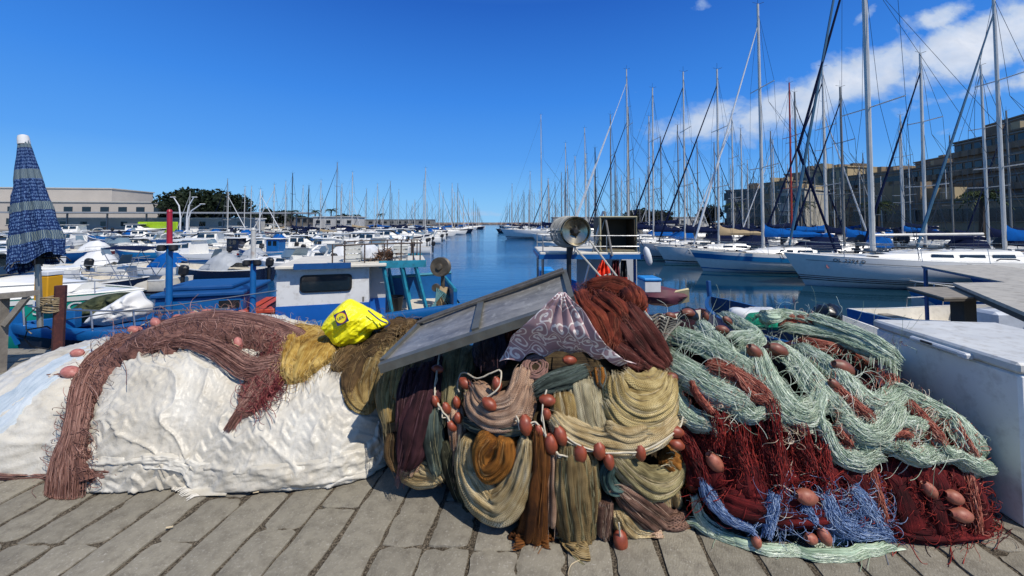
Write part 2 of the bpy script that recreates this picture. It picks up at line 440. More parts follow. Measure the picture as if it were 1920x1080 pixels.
def crom(pts, n):
    pts = np.asarray(pts, float); m = len(pts)
    if m == 2: return pts[0]+(pts[1]-pts[0])*np.linspace(0, 1, n)[:, None]
    E = np.vstack([2*pts[0]-pts[1], pts, 2*pts[-1]-pts[-2]])
    s = np.linspace(0, m-1-1e-6, n); i = s.astype(int); f = (s-i)[:, None]
    a, b, c, d = E[i], E[i+1], E[i+2], E[i+3]
    return .5*(2*b+(c-a)*f+(2*a-5*b+4*c-d)*f**2+(3*b-a-3*c+d)*f**3)
def smooth1(A, it=4):
    A = A.copy()
    for _ in range(it): A[1:-1] = .25*A[:-2]+.5*A[1:-1]+.25*A[2:]
    return A
def frames(spine, blobs, n):
    P_ = smooth1(cast(crom(spine, n), blobs), 6); N = smooth1(grad(P_, blobs), 10)
    N = N+np.array([0, -.35, .1]); N /= np.linalg.norm(N, axis=1)[:, None]
    T = np.gradient(P_, axis=0); T /= np.linalg.norm(T, axis=1)[:, None]+1e-9
    B = np.cross(T, N); B /= np.linalg.norm(B, axis=1)[:, None]+1e-9; N = np.cross(B, T)
    return P_, T, N, B
def hank_grid(spine, wpx, blobs, th=.05, folds=7, amp=.24, seed=0, n=64, m=56, lift=.0, taper=(.55, .6)):
    """a bundle of folded netting laid along a line on the heap"""
    P_, T, N, B = frames(spine, blobs, n)
    wp = np.interp(np.linspace(0, 1, n), np.linspace(0, 1, len(np.atleast_1d(wpx))), np.atleast_1d(wpx)) if np.ndim(wpx) else np.full(n, float(wpx))
    w_ = wp*P_[:, 1]/F
    u = np.linspace(0, 1, n); tp = np.ones(n)
    tp = np.minimum(tp, taper[0]+(1-taper[0])*np.clip(u/.12, 0, 1)**.5); tp = np.minimum(tp, taper[1]+(1-taper[1])*np.clip((1-u)/.12, 0, 1)**.5)
    L = np.concatenate([[0], np.cumsum(np.linalg.norm(np.diff(P_, axis=0), axis=1))])
    a = np.linspace(0, 2*PI, m, endpoint=False)
    q = np.stack(np.broadcast_arrays(a[None]*0+seed*5.1+np.cos(a)[None]*1.2, L[:, None]*3.5, np.sin(a)[None]*1.2), -1)
    ph = fbm(q, 2)*6.0
    fold = np.abs(np.sin(folds*.5*a[None]+ph+seed))**.7
    lumps = fbm(np.stack(np.broadcast_arrays(L[:, None]*9, np.cos(a)[None]*1.5+seed, np.sin(a)[None]*1.5), -1), 3)-.5
    wr = ridge(np.stack(np.broadcast_arrays(L[:, None]*13, np.cos(a)[None]*9+seed, np.sin(a)[None]*9), -1), 2)-.5
    k = 1+amp*(fold-.55)*1.6+.30*lumps+.07*wr
    G = P_[:, None]+N[:, None]*(lift+th*.35)+B[:, None]*(w_*tp)[:, None, None]*(np.cos(a)[None, :]*k)[..., None]+N[:, None]*(th*tp)[:, None, None]*(np.sin(a)[None, :]*k)[..., None]
    G[..., 2] = np.maximum(G[..., 2], .004+.004*np.sin(a)[None])
    UV = np.stack(np.broadcast_arrays(L[:, None]+seed*.37, a[None]*(w_.mean()*.75)+seed*.11), -1)
    return G, UV
def grid_obj(name, G, UV, mat, cap=True, closed=True, parent=None, world=True):
    n, m = G.shape[:2]; Fs = grid_faces(n, m, closed); V = G.reshape(-1, 3); uv = UV.reshape(-1, 2)
    if cap and closed:
        c0 = G[0].mean(0); c1 = G[-1].mean(0); V = np.vstack([V, c0, c1]); uv = np.vstack([uv, uv[0], uv[-1]])
        k = np.arange(m); k2 = (k+1) % m; b0 = n*m; last = (n-1)*m
        Fs = np.vstack([Fs, np.stack([k2, k, np.full(m, b0), np.full(m, b0)], -1), np.stack([last+k, last+k2, np.full(m, b0+1), np.full(m, b0+1)], -1)])
    me = bpy.data.meshes.new(name); 
    if cap and closed:
        FL = [tuple(f) if f[2] != f[3] else tuple(f[:3]) for f in Fs.tolist()]
        me.from_pydata(V.tolist(), [], FL)
        uvl = me.uv_layers.new(name='UVMap'); idx = np.empty(len(me.loops), np.int32); me.loops.foreach_get('vertex_index', idx); uvl.data.foreach_set('uv', uv[idx].ravel())
        me.polygons.foreach_set('use_smooth', np.ones(len(me.polygons), bool))
    else: me = mesh_np(V, Fs, uv)
    return link(name, me, mat, parent, world)
def strand_mesh(lines, rad, tint, sides=3):
    """lines [S,N,3] -> one mesh of thin twines; tint 0..1 per twine goes to UV.x"""
    Pn = np.asarray(lines); Sn, N, _ = Pn.shape; rad = np.broadcast_to(np.asarray(rad, float), (Sn,))
    T = np.gradient(Pn, axis=1); T /= np.linalg.norm(T, axis=-1)[..., None]+1e-9
    ref = np.array([.1, -.9, .4]); A = np.cross(T, ref); A /= np.linalg.norm(A, axis=-1)[..., None]+1e-9; B = np.cross(T, A)
    a = np.linspace(0, 2*PI, sides, endpoint=False)
    V = Pn[:, :, None]+rad[:, None, None, None]*(A[:, :, None]*np.cos(a)[:, None]+B[:, :, None]*np.sin(a)[:, None])
    f = grid_faces(N, sides, True); Fs = (f[None]+(np.arange(Sn)*N*sides)[:, None, None]).reshape(-1, 4)
    UV = np.stack([np.broadcast_to(np.asarray(tint)[:, None, None], (Sn, N, sides)), np.broadcast_to(np.linspace(0, 1, N)[None, :, None], (Sn, N, sides))], -1)
    return V.reshape(-1, 3), Fs, UV.reshape(-1, 2)
def hank_strands(spine, wpx, blobs, cnt, th=.05, r=(.0009, .0018), wander=.3, n=34, lift=.006, over=1.0, seed=0, loose=.012, back=False):
    P_, T, N, B = frames(spine, blobs, n)
    wp = np.interp(np.linspace(0, 1, n), np.linspace(0, 1, len(np.atleast_1d(wpx))), np.atleast_1d(wpx)) if np.ndim(wpx) else np.full(n, float(wpx))
    w_ = wp*P_[:, 1]/F
    s = np.arange(cnt)
    a0 = RNG.uniform(-1, 1, cnt)*over
    u = np.linspace(0, 1, n)
    q = np.stack(np.broadcast_arrays(u[None]*3.0, s[:, None]*3.17, seed*9.3), -1)
    a = a0[:, None]+(fbm(q, 2)-.5)*2*wander
    hgt = th*np.sqrt(np.clip(1-np.clip(a, -1, 1)**2, 0, 1))+lift+(vn(q*np.array([3.0, 1, 1])+50)-.3)*loose
    # each twine runs only over part of the bundle
    st = RNG.uniform(-.12, .15, cnt); en = RNG.uniform(.85, 1.12, cnt)
    uu = st[:, None]+(en-st)[:, None]*u[None]; uc = np.clip(uu, 0, 1)*(n-1); i = np.minimum(uc.astype(int), n-2); f = (uc-i)[..., None]
    L = lambda X_: X_[i]*(1-f)+X_[i+1]*f
    ext = (uu-np.clip(uu, 0, 1))[..., None]*np.linalg.norm(P_[-1]-P_[0])
    G = L(P_)+L(T)*ext+L(B)*(a*np.interp(uc, np.arange(n), w_))[..., None]+L(N)*(hgt+th*.35)[..., None]
    G[..., 2] -= (np.abs(ext[..., 0]))*.6
    G[..., 2] = np.maximum(G[..., 2], .004)
    return G, RNG.uniform(r[0], r[1], cnt), RNG.uniform(0, 1, cnt)
class Pool:
    """collects twines of one kind and makes one mesh of them"""
    def __init__(s): s.L = {}
    def add(s, G, r, t):
        s.L.setdefault(G.shape[1], []).append((G, r, t)); return s
    def build(s, name, mat, parent=None, sides=3):
        V = []; Fc = []; UV = []; k = 0
        for n, items in s.L.items():
            G = np.concatenate([i[0] for i in items]); r = np.concatenate([np.broadcast_to(i[1], (len(i[0]),)) for i in items]); t = np.concatenate([i[2] for i in items])
            v, f, u = strand_mesh(G, r, t, sides); V.append(v); Fc.append(f+k); UV.append(u); k += len(v)
        return link(name, mesh_np(np.vstack(V), np.vstack(Fc), np.vstack(UV)), mat, parent, True)
def squiggles(region, blobs, cnt, length=.22, n=26, r=(.001, .002), lift=(.002, .03), curl=5, hang=.0, seed=0):
    """loose twine curls scattered over a polygon of the heap (photo coordinates)"""
    reg = np.array(region, float); x0, y0 = reg.min(0); x1, y1 = reg.max(0)
    def inside(p):
        c = np.zeros(len(p), bool); j = len(reg)-1
        for i in range(len(reg)):
            a, b = reg[i], reg[j]
            m = ((a[1] > p[:, 1]) != (b[1] > p[:, 1])) & (p[:, 0] < (b[0]-a[0])*(p[:, 1]-a[1])/(b[1]-a[1]+1e-9)+a[0]); c ^= m; j = i
        return c
    q = np.zeros((0, 2))
    while len(q) < cnt:
        c = np.stack([RNG.uniform(x0, x1, cnt*2), RNG.uniform(y0, y1, cnt*2)], -1); q = np.vstack([q, c[inside(c)]])
    q = q[:cnt]; P0 = cast(q, blobs); scl = F/P0[:, 1]
    th = RNG.uniform(0, 2*PI, cnt); L = RNG.uniform(.4, 1.3, cnt)*length
    u = np.linspace(0, 1, n); k = (fbm(np.stack(np.broadcast_arrays(u[None]*3, np.arange(cnt)[:, None]*1.7, seed*3.3), -1), 2)-.5)*curl*4
    k = k+RNG.uniform(-1, 1, cnt)[:, None]*curl
    ang = th[:, None]+np.cumsum(k, 1)/n
    pix = q[:, None]+np.cumsum(np.stack([np.cos(ang), np.sin(ang)], -1), 1)/n*(L*scl)[:, None, None]
    G = cast(pix, blobs)
    for _ in range(4): G[:, 1:-1] = .25*G[:, :-2]+.5*G[:, 1:-1]+.25*G[:, 2:]
    N = grad(G, blobs); lf = RNG.uniform(lift[0], lift[1], cnt)
    G = G+N*(lf[:, None]*(1+.25*np.sin(u*PI*2+th[:, None])))[..., None]
    G[..., 2] = np.maximum(G[..., 2]-hang*np.sin(u*PI), .004)
    return G, RNG.uniform(r[0], r[1], cnt), RNG.uniform(0, 1, cnt)
def dome(name, c, blobs, mat, disp=.02, fr=6, nu=150, nv=260, zmin=0.0, extra=None):
    """star-shaped skin of a heap seen from its inside point c"""
    c = np.array(c, float)
    th = np.linspace(.0, PI*.5+.55, nu)[:, None]; ph = np.linspace(0, 2*PI, nv, endpoint=False)[None]
    D = np.stack([np.sin(th)*np.cos(ph), np.sin(th)*np.sin(ph), np.cos(th)*np.ones_like(ph)], -1)
    lo = np.zeros(D.shape[:2]); ts = np.arange(2.6, .02, -.02); t = np.full(D.shape[:2], .02); done = np.zeros(D.shape[:2], bool)
    for x in ts:
        f = Fimp(c+D*x, blobs); m = (f < 0) & ~done; t[m] = x; done |= m
    for _ in range(5):
        f = Fimp(c+D*t[..., None], blobs); t = t-f*.7
    t = np.maximum(t, .02)
    Pn = c+D*t[..., None]; N = grad(Pn, blobs)
    d = (fbm(Pn*fr, 4)-.5)*2*disp
    if extra is not None: d = d+extra(Pn, N)
    Pn = Pn+N*d[..., None]
    low = Pn[..., 2] < zmin
    # lines below the ground end on it
    tt = (c[2]-zmin)/np.maximum(-(Pn[..., 2]-c[2]), 1e-6); Q = c+(Pn-c)*tt[..., None]; Pn = np.where(low[..., None], Q, Pn)
    Pn[..., 2] = np.maximum(Pn[..., 2], zmin)
    UV = np.stack([Pn[..., 0]+Pn[..., 1]*.4, Pn[..., 2]*1.3+Pn[..., 1]*.6], -1)
    return link(name, mesh_np(Pn.reshape(-1, 3), grid_faces(nu, nv, True), UV.reshape(-1, 2)), mat, None, True)
def float_mesh(mat_name='float_orange', L=.07, R=.026):
    b = MB(); pr = [(.006, -L/2+.004), (.009, -L/2-.001)]
    for i in range(1, 12):
        x = -1+2*i/12; pr.append((R*(1-abs(x)**2.3)**.5*1.0 if abs(x) < 1 else 0, x*L/2))
    pr += [(.009, L/2+.001), (.006, L/2-.004)]
    b.lathe(pr, n=18); return b
FLM = {}
def floats(lst, blobs, mat, parent, name='float', L=.07, R=.026, lift=.02, key='a'):
    if key not in FLM:
        o = float_mesh(L=L, R=R).build('float', mat, None); me = o.data; bpy.data.objects.remove(o); FLM[key] = me
    out = []
    for (px, py, ang, s_) in lst:
        p = cast(np.array([[px, py]]), blobs)[0]; nn = grad(p[None], blobs)[0]
        nn = nn+np.array([0, -.5, 0]); nn /= np.linalg.norm(nn)
        p = p+nn*(lift+R*.5)
        o = bpy.data.objects.new(name, FLM[key]); COL.objects.link(o)
        d = Vector((math.cos(ang), RNG.uniform(-.3, .3), -math.sin(ang)))
        o.rotation_mode = 'QUATERNION'; o.rotation_quaternion = d.to_track_quat('Z', 'Y'); o.scale = (s_*RNG.uniform(.92, 1.06), s_*RNG.uniform(.92, 1.06), s_*RNG.uniform(.95, 1.1))
        o.parent = parent; o.location = Vector(p)-parent.location if parent else p
        out.append(p)
    return out
def rope(pix, blobs, r, lift=.02, n=60, wob=.004):
    P_ = cast(crom(pix, n), blobs); P_ = smooth1(P_, 3); N = grad(P_, blobs); P_ = P_+N*lift
    P_ += (vn(np.stack([np.linspace(0, n/6, n)]*3, -1)+np.array([[0, 9, 18]]))-.5)[:, None]*wob
    P_[:, 2] = np.maximum(P_[:, 2], r)
    return P_
# ================================================================== the heaps on the quay
SL = [(-2.17, 3.0, -.05, .92, .81, .80, 2.2), (-1.45, 2.85, -.05, .7, .66, .62, 2.2), (-3.1, 3.05, -.05, .85, .76, .62, 2.1), (-1.12, 2.80, -.05, .42, .58, .62, 2.2), (-1.15, 3.05, .0, .5, .42, .60, 2.4)]
SC = [(.33, 2.47, .30, .62, .58, .50, 3.0), (.66, 2.6, .66, .34, .42, .33, 2.2), (.28, 2.55, .62, .42, .42, .30, 2.2), (-.42, 2.58, .25, .45, .46, .43, 2.4), (-.75, 2.85, .3, .35, .4, .40, 2.2)]
SR = [(1.25, 2.55, .42, .47, .64, .42, 2.5), (1.72, 2.45, .38, .52, .56, .32, 2.5), (2.08, 2.3, .27, .38, .40, .27, 2.4)]
SRL = [(1.35, 2.45, .12, .62, .60, .40, 2.6), (2.0, 2.42, .10, .48, .54, .34, 2.6)]
def patch(A, B, blobs, n, m, lift, disp, seed=0, fib=0, fu=3, fv=40):
    a = crom(A, n); b = crom(B, n); v = np.linspace(0, 1, m)[None, :, None]
    jig = (fbm(np.stack(np.broadcast_arrays(np.linspace(0, n/5, n)[:, None], np.zeros((1, m)), seed+np.zeros((1, m))), -1), 3)-.5)[..., None]*9
    pix = a[:, None]*(1-v)+b[:, None]*v+jig*np.abs(v-.5)*2
    G = cast(pix, blobs)
    for _ in range(10): G[1:-1, 1:-1] = (G[:-2, 1:-1]+G[2:, 1:-1]+G[1:-1, :-2]+G[1:-1, 2:])/4
    N = grad(G, blobs)
    for _ in range(3): N[1:-1] = (N[:-2]+N[1:-1]*2+N[2:])/4
    L = np.linalg.norm(np.diff(G[:, m//2], axis=0), axis=1); L = np.concatenate([[0], np.cumsum(L)])
    Wd = np.linalg.norm(G[:, -1]-G[:, 0], axis=1).mean()
    UV = np.stack(np.broadcast_arrays(L[:, None], np.linspace(0, Wd, m)[None]), -1)
    q = np.concatenate([UV, np.full(UV.shape[:2]+(1,), seed*3.3)], -1)
    d = (fbm(q*np.array([fu, fu*3, 1]), 4)-.4)*disp
    if fib: d = d+(ridge(q*np.array([fu*2, fv, 1]), 2)-.5)*fib
    e = np.minimum(1, np.minimum(v[..., 0], 1-v[..., 0])*9)
    G = G+N*((lift+d)*(e*.9+.1))[..., None]
    G[..., 2] = np.maximum(G[..., 2], .006)
    return G, UV
# ---- white quilted sheet over the left heap
def sheet_mat():
    t = NT('white_quilted_sheet'); v = t.coord('Object'); n = t.noise(v, 3.2, 6, .62); n2 = t.noise(v, 16, 5, .65); n3 = t.noise(v, 60, 3)
    col = t.mix(t.math('MULTIPLY', t.math('SUBTRACT', n, .38, clamp=True), 3.2, clamp=True), lin('c6c2b6'), lin('aaa393'))
    col = t.mix(t.math('MULTIPLY', t.math('SUBTRACT', n2, .56, clamp=True), 2.2, clamp=True), col, lin('8f8674'))
    return t.fin(col, .42, 0, t.bump(t.math('ADD', n2, t.math('MULTIPLY', n3, 1.2)), .28, .01), .4)
def tri(x): return np.abs(((x) % 1.0)-.5)*2
def quilt(Pn, N):
    s = Pn[..., 0]+(fbm(Pn*1.8+5, 2)-.5)*.40; t = Pn[..., 1]*.8+Pn[..., 2]*1.15+(fbm(Pn*2.2+31, 2)-.5)*.42
    ch = t/.075+tri(s/.125)*.9
    q = tri(ch); saw = ch % 1.0; h = .013*np.where(saw < .82, saw/.82, (1-saw)/.18)**.8
    k = fbm(Pn*3+9, 2); h = h*np.clip((k-.3)*4, .12, 1.3)
    wr = np.clip(ridge(np.stack([s*8.5, t*5, s*0], -1), 3), 0, 1)**4*.019+np.clip(ridge(np.stack([s*3.1+t*4, t*2.2-s*3, s*0+4], -1), 1), 0, 1)**7*.018
    big = np.sin(s*9+fbm(Pn*1.5, 2)*6)*.014*np.clip(1-Pn[..., 2]*1.8, 0, 1)
    ws = 0
    return h+wr+big*.6+ws+(ridge(np.stack([s*26, t*14, s*0], -1), 2)-.5)*.006
SHEET = sheet_mat()
o = dome('white_sheet', (-1.7, 2.95, .1), SL, SHEET, .020, 2.2, 280, 900, .008, quilt)
tag(o, 'wrinkled white quilted sheet draped over the long heap at the left', 'sheet')
sheet = remember(o)
A = [(150, 880), (200, 885), (270, 880), (340, 884), (352, 906), (376, 929), (470, 923), (560, 915), (640, 900), (700, 882), (722, 858), (728, 800)]
B = [(150, 845), (200, 850), (270, 850), (340, 852), (380, 860), (420, 868), (480, 870), (560, 866), (630, 850), (680, 835), (700, 815), (705, 790)]
G, UV = patch(A, B, SL, 260, 26, .014, .045, 3, .02, 9, 18); G[:, 0, 2] = .007
hem = grid_obj('hem', G, UV, SHEET, cap=False, closed=False); 
def reparent(c, p):
    c.location = Vector(c.location)-Vector(p.location); c.parent = p
reparent(hem, sheet)
fr = Pool(); L = []
for i in range(60):
    q = crom([(262, 878), (310, 889), (345, 908), (374, 929)], 60)[i]; p = at_z(q[0], q[1], .01)
    L.append([p+np.array([-.0, -.0, 0]), p+np.array([-.018, -.012, .004]), p+np.array([-.035+random.uniform(-.01, .01), -.028+random.uniform(-.01, .01), -.002])])
fr.add(np.array(L), np.full(60, .003), RNG.uniform(0, 1, 60)); reparent(fr.build('fringe', strandmat('fringe_cotton', ['b9b3a4', 'dedacf'])), sheet)
# pale blue lace edge at the far left
lace = netmat('pale_blue_lace', ['9aa9b3', 'b4bfc6', 'cfd5d8'], 6, 30, .35, .7, .6)
A = [(-40, 775), (20, 730), (75, 690), (130, 662), (190, 640), (240, 628)]
B = [(-40, 860), (20, 800), (80, 740), (140, 700), (200, 672), (262, 645)]
G, UV = patch(A, B, SL, 120, 40, .016, .012, 8, .006, 6, 12)
o = grid_obj('lace_cover', G, UV, lace, cap=False, closed=False); tag(o, 'pale blue lacy cloth edge showing at the far left of the white sheet', 'cloth')
# ---- mauve net trailing over the sheet
MAUVE = netmat('mauve_twine', ['3c2722', '64463f', '815c52', '9c776a'], 5, 260, .2, .9, 1.0)
MAUS = strandmat('mauve_strands', ['4a302a', '6e4c44', '8c665b', 'ae897c'])
mau = empty('fishing_net', (-1.9, 2.9, 0), 0, 'mauve fishing net with pink floats trailing down over the white sheet', 'fishing net')
A = [(560, 640), (545, 622), (500, 606), (440, 598), (380, 598), (320, 606), (265, 626), (210, 640), (175, 672), (152, 712), (156, 760), (148, 800), (125, 850), (110, 890)]
B = [(556, 672), (545, 664), (505, 662), (440, 652), (385, 646), (345, 652), (305, 660), (268, 672), (226, 694), (196, 735), (180, 770), (170, 830), (186, 884), (190, 890)]
G, UV = patch(A, B, SL, 420, 60, .052, .03, 1, .016, 4, 55); reparent(grid_obj('netting', G, UV, MAUVE, cap=False, closed=False), mau)
A = [(300, 645), (350, 634), (400, 645), (440, 665), (475, 682), (510, 684), (540, 660)]
B = [(310, 668), (350, 656), (392, 664), (425, 684), (455, 706), (480, 718), (535, 700)]
G, UV = patch(A, B, SL, 160, 30, .052, .02, 2, .014, 4, 55); reparent(grid_obj('netting', G, UV, MAUVE, cap=False, closed=False), mau)
pl = Pool()
pl.add(*hank_strands([(548, 645), (500, 625), (440, 612), (380, 610), (320, 622), (265, 645), (210, 670), (178, 712), (166, 760), (158, 810), (146, 850), (142, 892)], [28, 26, 26, 26, 28, 30, 34, 30, 22, 24, 32, 40], SL, 760, .03, n=110, over=1.04, wander=.35, loose=.018, lift=.030, seed=1))
pl.add(*hank_strands([(300, 655), (360, 648), (420, 668), (470, 700), (520, 695)], [12, 12, 14, 18, 20], SL, 160, .012, over=1.2, wander=.4, loose=.02, lift=.052, seed=2))
pl.add(*hank_strands([(535, 640), (520, 680), (495, 725), (470, 762), (452, 780)], [30, 34, 30, 20, 8], SL, 420, .03, n=50, over=1.05, wander=.5, loose=.03, seed=3))
pl.add(*hank_strands([(505, 735), (475, 765), (432, 798)], [10, 6, 2], SL, 40, .006, over=1.2, wander=.5, seed=4))
pl.add(*hank_strands([(200, 702), (150, 706), (92, 706)], [10, 8, 3], SL, 60, .008, over=1.3, wander=.6, seed=5))
pl.add(*hank_strands([(150, 830), (150, 870), (175, 886), (215, 884)], [26, 34, 14, 5], SL, 120, .008, over=1.1, wander=.7, seed=6))
pl.add(*hank_strands([(-30, 892), (40, 893), (90, 893), (150, 884)], [4, 4, 4, 6], SL, 26, .006, over=1.3, wander=.7, seed=7))
pl.add(*squiggles([(210, 640), (320, 600), (450, 590), (545, 630), (530, 690), (440, 650), (330, 640), (230, 690), (180, 760), (150, 720)], SL, 420, .16, curl=6, lift=(.058, .074), seed=2))
pl.add(*squiggles([(110, 890), (200, 886), (180, 760), (150, 760)], SL, 160, .12, curl=5, lift=(.045, .065), seed=3))
reparent(pl.build('twine', MAUS), mau)
WINE = strandmat('wine_strands', ['3a1216', '5e2024', '7c3436', '9c5a55'])
pl = Pool(); pl.add(*squiggles([(500, 610), (550, 640), (535, 720), (510, 760), (455, 775), (470, 730), (505, 690)], SL, 330, .22, curl=8, lift=(.04, .06), r=(.0010, .0020), seed=4)); reparent(pl.build('tangle', WINE), mau)
G, UV = hank_grid([(540, 632), (525, 680), (500, 725), (472, 760), (458, 775)], [26, 34, 30, 18, 8], SL, .035, 6, .2, 2, 70, 50); reparent(grid_obj('hank', G, UV, netmat('wine_twine', ['2a0f10', '4a1f20', '6e3534', '8a4e4a'], 5, 200, .2)), mau)
PINK = P('pink_float_plastic', 'b9766c', .5, var=.3, scale=24, dirt=.9, dcol=lin('8a4a42'), spec=.45)
floats([(375, 648+2, .0, 0)] [:0]+[(253, 626, .25, 1.15), (299, 612, .7, 1.05), (340, 603, .2, .95), (368, 596, .1, .7), (392, 593, .05, .95), (152, 668, .1, 1.0), (140, 702, .2, 1.45), (450, 650, 1.2, 1.0), (508, 608, .1, .95), (455, 594, .1, .8), (262, 625, .3, .8)], SL, PINK, mau, L=.080, R=.028, lift=.026, key='pink')
b = MB()
for pts in ([(246, 634), (225, 662), (210, 688)], [(205, 668), (185, 690), (160, 700)], [(440, 632), (436, 650), (448, 660)], [(192, 680), (176, 692), (163, 702)], [(378, 598), (366, 594)], [(282, 612), (262, 622)]):
    b = MB(); b.tube(rope(pts, SL, .003, .05, 14), .0032, 5); reparent(b.build('float_cord', P('cream_twine', 'cdbb98', .8), None, world=True), mau)
# ---- yellow net, brown nets beside it
def bundle(name, label, cat, hanks, mat, smat, blobs, nst=90, group=None, sq=None, th=.05, folds=7, sl_=(.045, .068), wd_=.22, ls_=.006, sr_=(.0005, .0011)):
    """one net bundle: hanks of folded netting plus its loose twine"""
    first = hanks[0][0]; pc = cast(np.array([first[len(first)//2]], float), blobs)[0]
    e = empty(name, (pc[0], pc[1]+.1, 0), 0, label, cat, group)
    pl = Pool(); n = 0
    for i, h in enumerate(hanks):
        sp_, wd = h[0], h[1]; k = dict(h[2]) if len(h) > 2 else {}
        ns = int(k.pop('ns', nst)*.28); m_ = k.pop('mat', mat); sd = hash((sp_[0], len(sp_))) % 97 + i
        t_ = k.get('th', th); k['th'] = t_; k.setdefault('folds', folds)
        G, UV = hank_grid(sp_, wd, blobs, seed=sd*.61, **k)
        reparent(grid_obj('hank', G, UV, m_), e)
        if ns: pl.add(*hank_strands(sp_, np.array(np.atleast_1d(wd))*1.0 if np.ndim(wd) else wd, blobs, ns, t_*1.0, r=sr_, seed=sd, wander=wd_, lift=.002+k.get('lift', 0), loose=ls_)); n += ns
    if sq: 
        for s_ in (sq if isinstance(sq, list) else [sq]): pl.add(*squiggles(s_[0], blobs, s_[1], s_[2], curl=s_[3] if len(s_) > 3 else 5, lift=sl_, r=(.0007, .0013), seed=n)); n += 1
    if n: reparent(pl.build('twine', smat), e)
    return e
YEL = netmat('ochre_net', ['5a3f14', '93702e', 'b99a52', 'cdb272'], 8, 140, .25, .9, 1.1)
YELS = strandmat('ochre_strands', ['7a5a22', 'a98a45', 'c7ab68', 'd9c48c'])
bundle('fishing_net', 'matted ochre yellow net between the mauve net and the yellow bag', 'fishing net', [([(600, 628), (580, 655), (565, 690), (560, 722)], [45, 52, 40, 16]), ([(545, 640), (545, 675), (540, 705)], [16, 20, 10]), ([(615, 650), (600, 680), (585, 705)], [20, 26, 14])], YEL, YELS, SL, 160, sq=([(535, 625), (632, 625), (620, 690), (570, 725), (525, 700)], 900, .10, 7), th=.06)
OLV = netmat('olive_net', ['2c2414', '564a2e', '7d6e49', '9c8c62'], 5, 90, .85)
OLVS = strandmat('olive_strands', ['4c4128', '7a6c48', 'a0916a', 'b8aa86'])
BRN = netmat('brown_net', ['241a10', '4a3822', '6d5536', '8b7250'], 5, 90, .85)
BRNS = strandmat('brown_strands', ['3c2d1b', '66502f', '8c734d', 'a58d66'])
bundle('fishing_net', 'shaggy dark brown net lying behind and under the yellow bag', 'fishing net', [([(770, 620), (735, 618), (690, 628), (645, 655)], [24, 30, 26, 14]), ([(740, 640), (700, 650), (660, 668), (630, 700)], [26, 30, 26, 12]), ([(720, 660), (690, 680), (665, 715), (655, 745)], [22, 26, 24, 10])], BRN, BRNS, SL+SC, 170, sq=([(615, 690), (700, 612), (775, 612), (760, 650), (680, 700)], 360, .13, 5), th=.05)
bundle('fishing_net', 'tan folded net hanging over the right end of the white sheet', 'fishing net', [([(716, 655), (700, 700), (690, 745), (692, 762)], [18, 22, 24, 16]), ([(745, 650), (735, 700), (728, 745), (735, 792)], [20, 24, 20, 12]), ([(680, 690), (665, 730), (675, 758), (700, 765)], [14, 20, 16, 10]), ([(765, 670), (755, 710), (748, 750)], [16, 18, 12])], netmat('tan_net', ['48361a', '7c6439', 'a18a57', 'bda772'], 4, 80, .9), OLVS, SL+SC, 110, th=.045)
# ---- core of the centre heap, shade between the bundles painted in as dark colour
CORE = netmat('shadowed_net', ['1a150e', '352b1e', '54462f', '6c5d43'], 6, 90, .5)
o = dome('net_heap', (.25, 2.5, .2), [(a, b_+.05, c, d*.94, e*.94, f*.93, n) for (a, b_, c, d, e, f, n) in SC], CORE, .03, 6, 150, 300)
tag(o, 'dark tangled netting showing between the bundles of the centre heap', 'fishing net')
# ---- bundles of the centre heap
BEI = netmat('beige_net', ['65502f', 'a68f63', 'cbb78c', 'e0d3b0'], 4, 75, .9)
BEIS = strandmat('beige_strands', ['6f6144', 'a4946d', 'c5b68f', 'ddd2b2'])
PKB = netmat('rose_beige_net', ['664a35', 'a08068', 'c3a489', 'd8c0a8'], 4, 80, .85)
PKBS = strandmat('rose_beige_strands', ['6d5343', '9c7f6a', 'bda28b', 'd4bfaa'])
GRN = netmat('greenish_net', ['4a4128', '7d7350', 'a79b70', 'c1b68d'], 4, 80, .9)
GRNS = strandmat('greenish_strands', ['45442f', '74704f', '98926e', 'b5ae8c'])
TAN = netmat('tan_orange_net', ['43260b', '86531c', 'ae7533', 'c49252'], 4, 75, .9)
TANS = strandmat('tan_orange_strands', ['5a3612', '8c5c26', 'b07e42', 'c79e68'])
RUS = netmat('dark_rust_net', ['1e0f06', '4a2a10', '6f431c', '8a5a2c'], 5, 80, .8)
RUSS = strandmat('dark_rust_strands', ['33190a', '5c3515', '825226', '9a6a3a'])
SLT = netmat('slate_net', ['141815', '2f3833', '4c5851', '67736a'], 6, 150, .4)
SLTS = strandmat('slate_strands', ['232a26', '424d46', '63706a', '84918a'])
PLU = netmat('plum_net', ['120709', '2a1418', '43262b', '5b3b3d'], 4, 80, .7)
PLUS = strandmat('plum_strands', ['1e0c10', '3d1e24', '5c3a3f', '7a5a5c'])
cat = 'fishing net'; FN = 'fishing_net'
bundle(FN, 'olive net bundle falling from under the left side of the grey board', cat, [([(862, 655), (856, 690), (852, 730), (842, 775)], [24, 26, 22, 12]), ([(880, 665), (872, 700), (868, 740)], [14, 16, 10])], GRN, GRNS, SC, 120)
bundle(FN, 'rose beige net folded in a wide U left of the coil of rope', cat, [([(893, 735), (902, 765), (935, 785), (975, 772), (992, 728)], [18, 22, 24, 22, 16], {'folds': 11}), ([(900, 725), (925, 755), (960, 752), (975, 720)], [14, 16, 18, 14]), ([(985, 700), (975, 730), (960, 750)], [20, 18, 10])], PKB, PKBS, SC, 130)
bundle(FN, 'dark olive roll of net lying flat below the rose beige folds', cat, [([(880, 785), (905, 795), (950, 800), (992, 795)], [12, 14, 14, 10], {'th': .04})], SLT, GRNS, SC, 70)
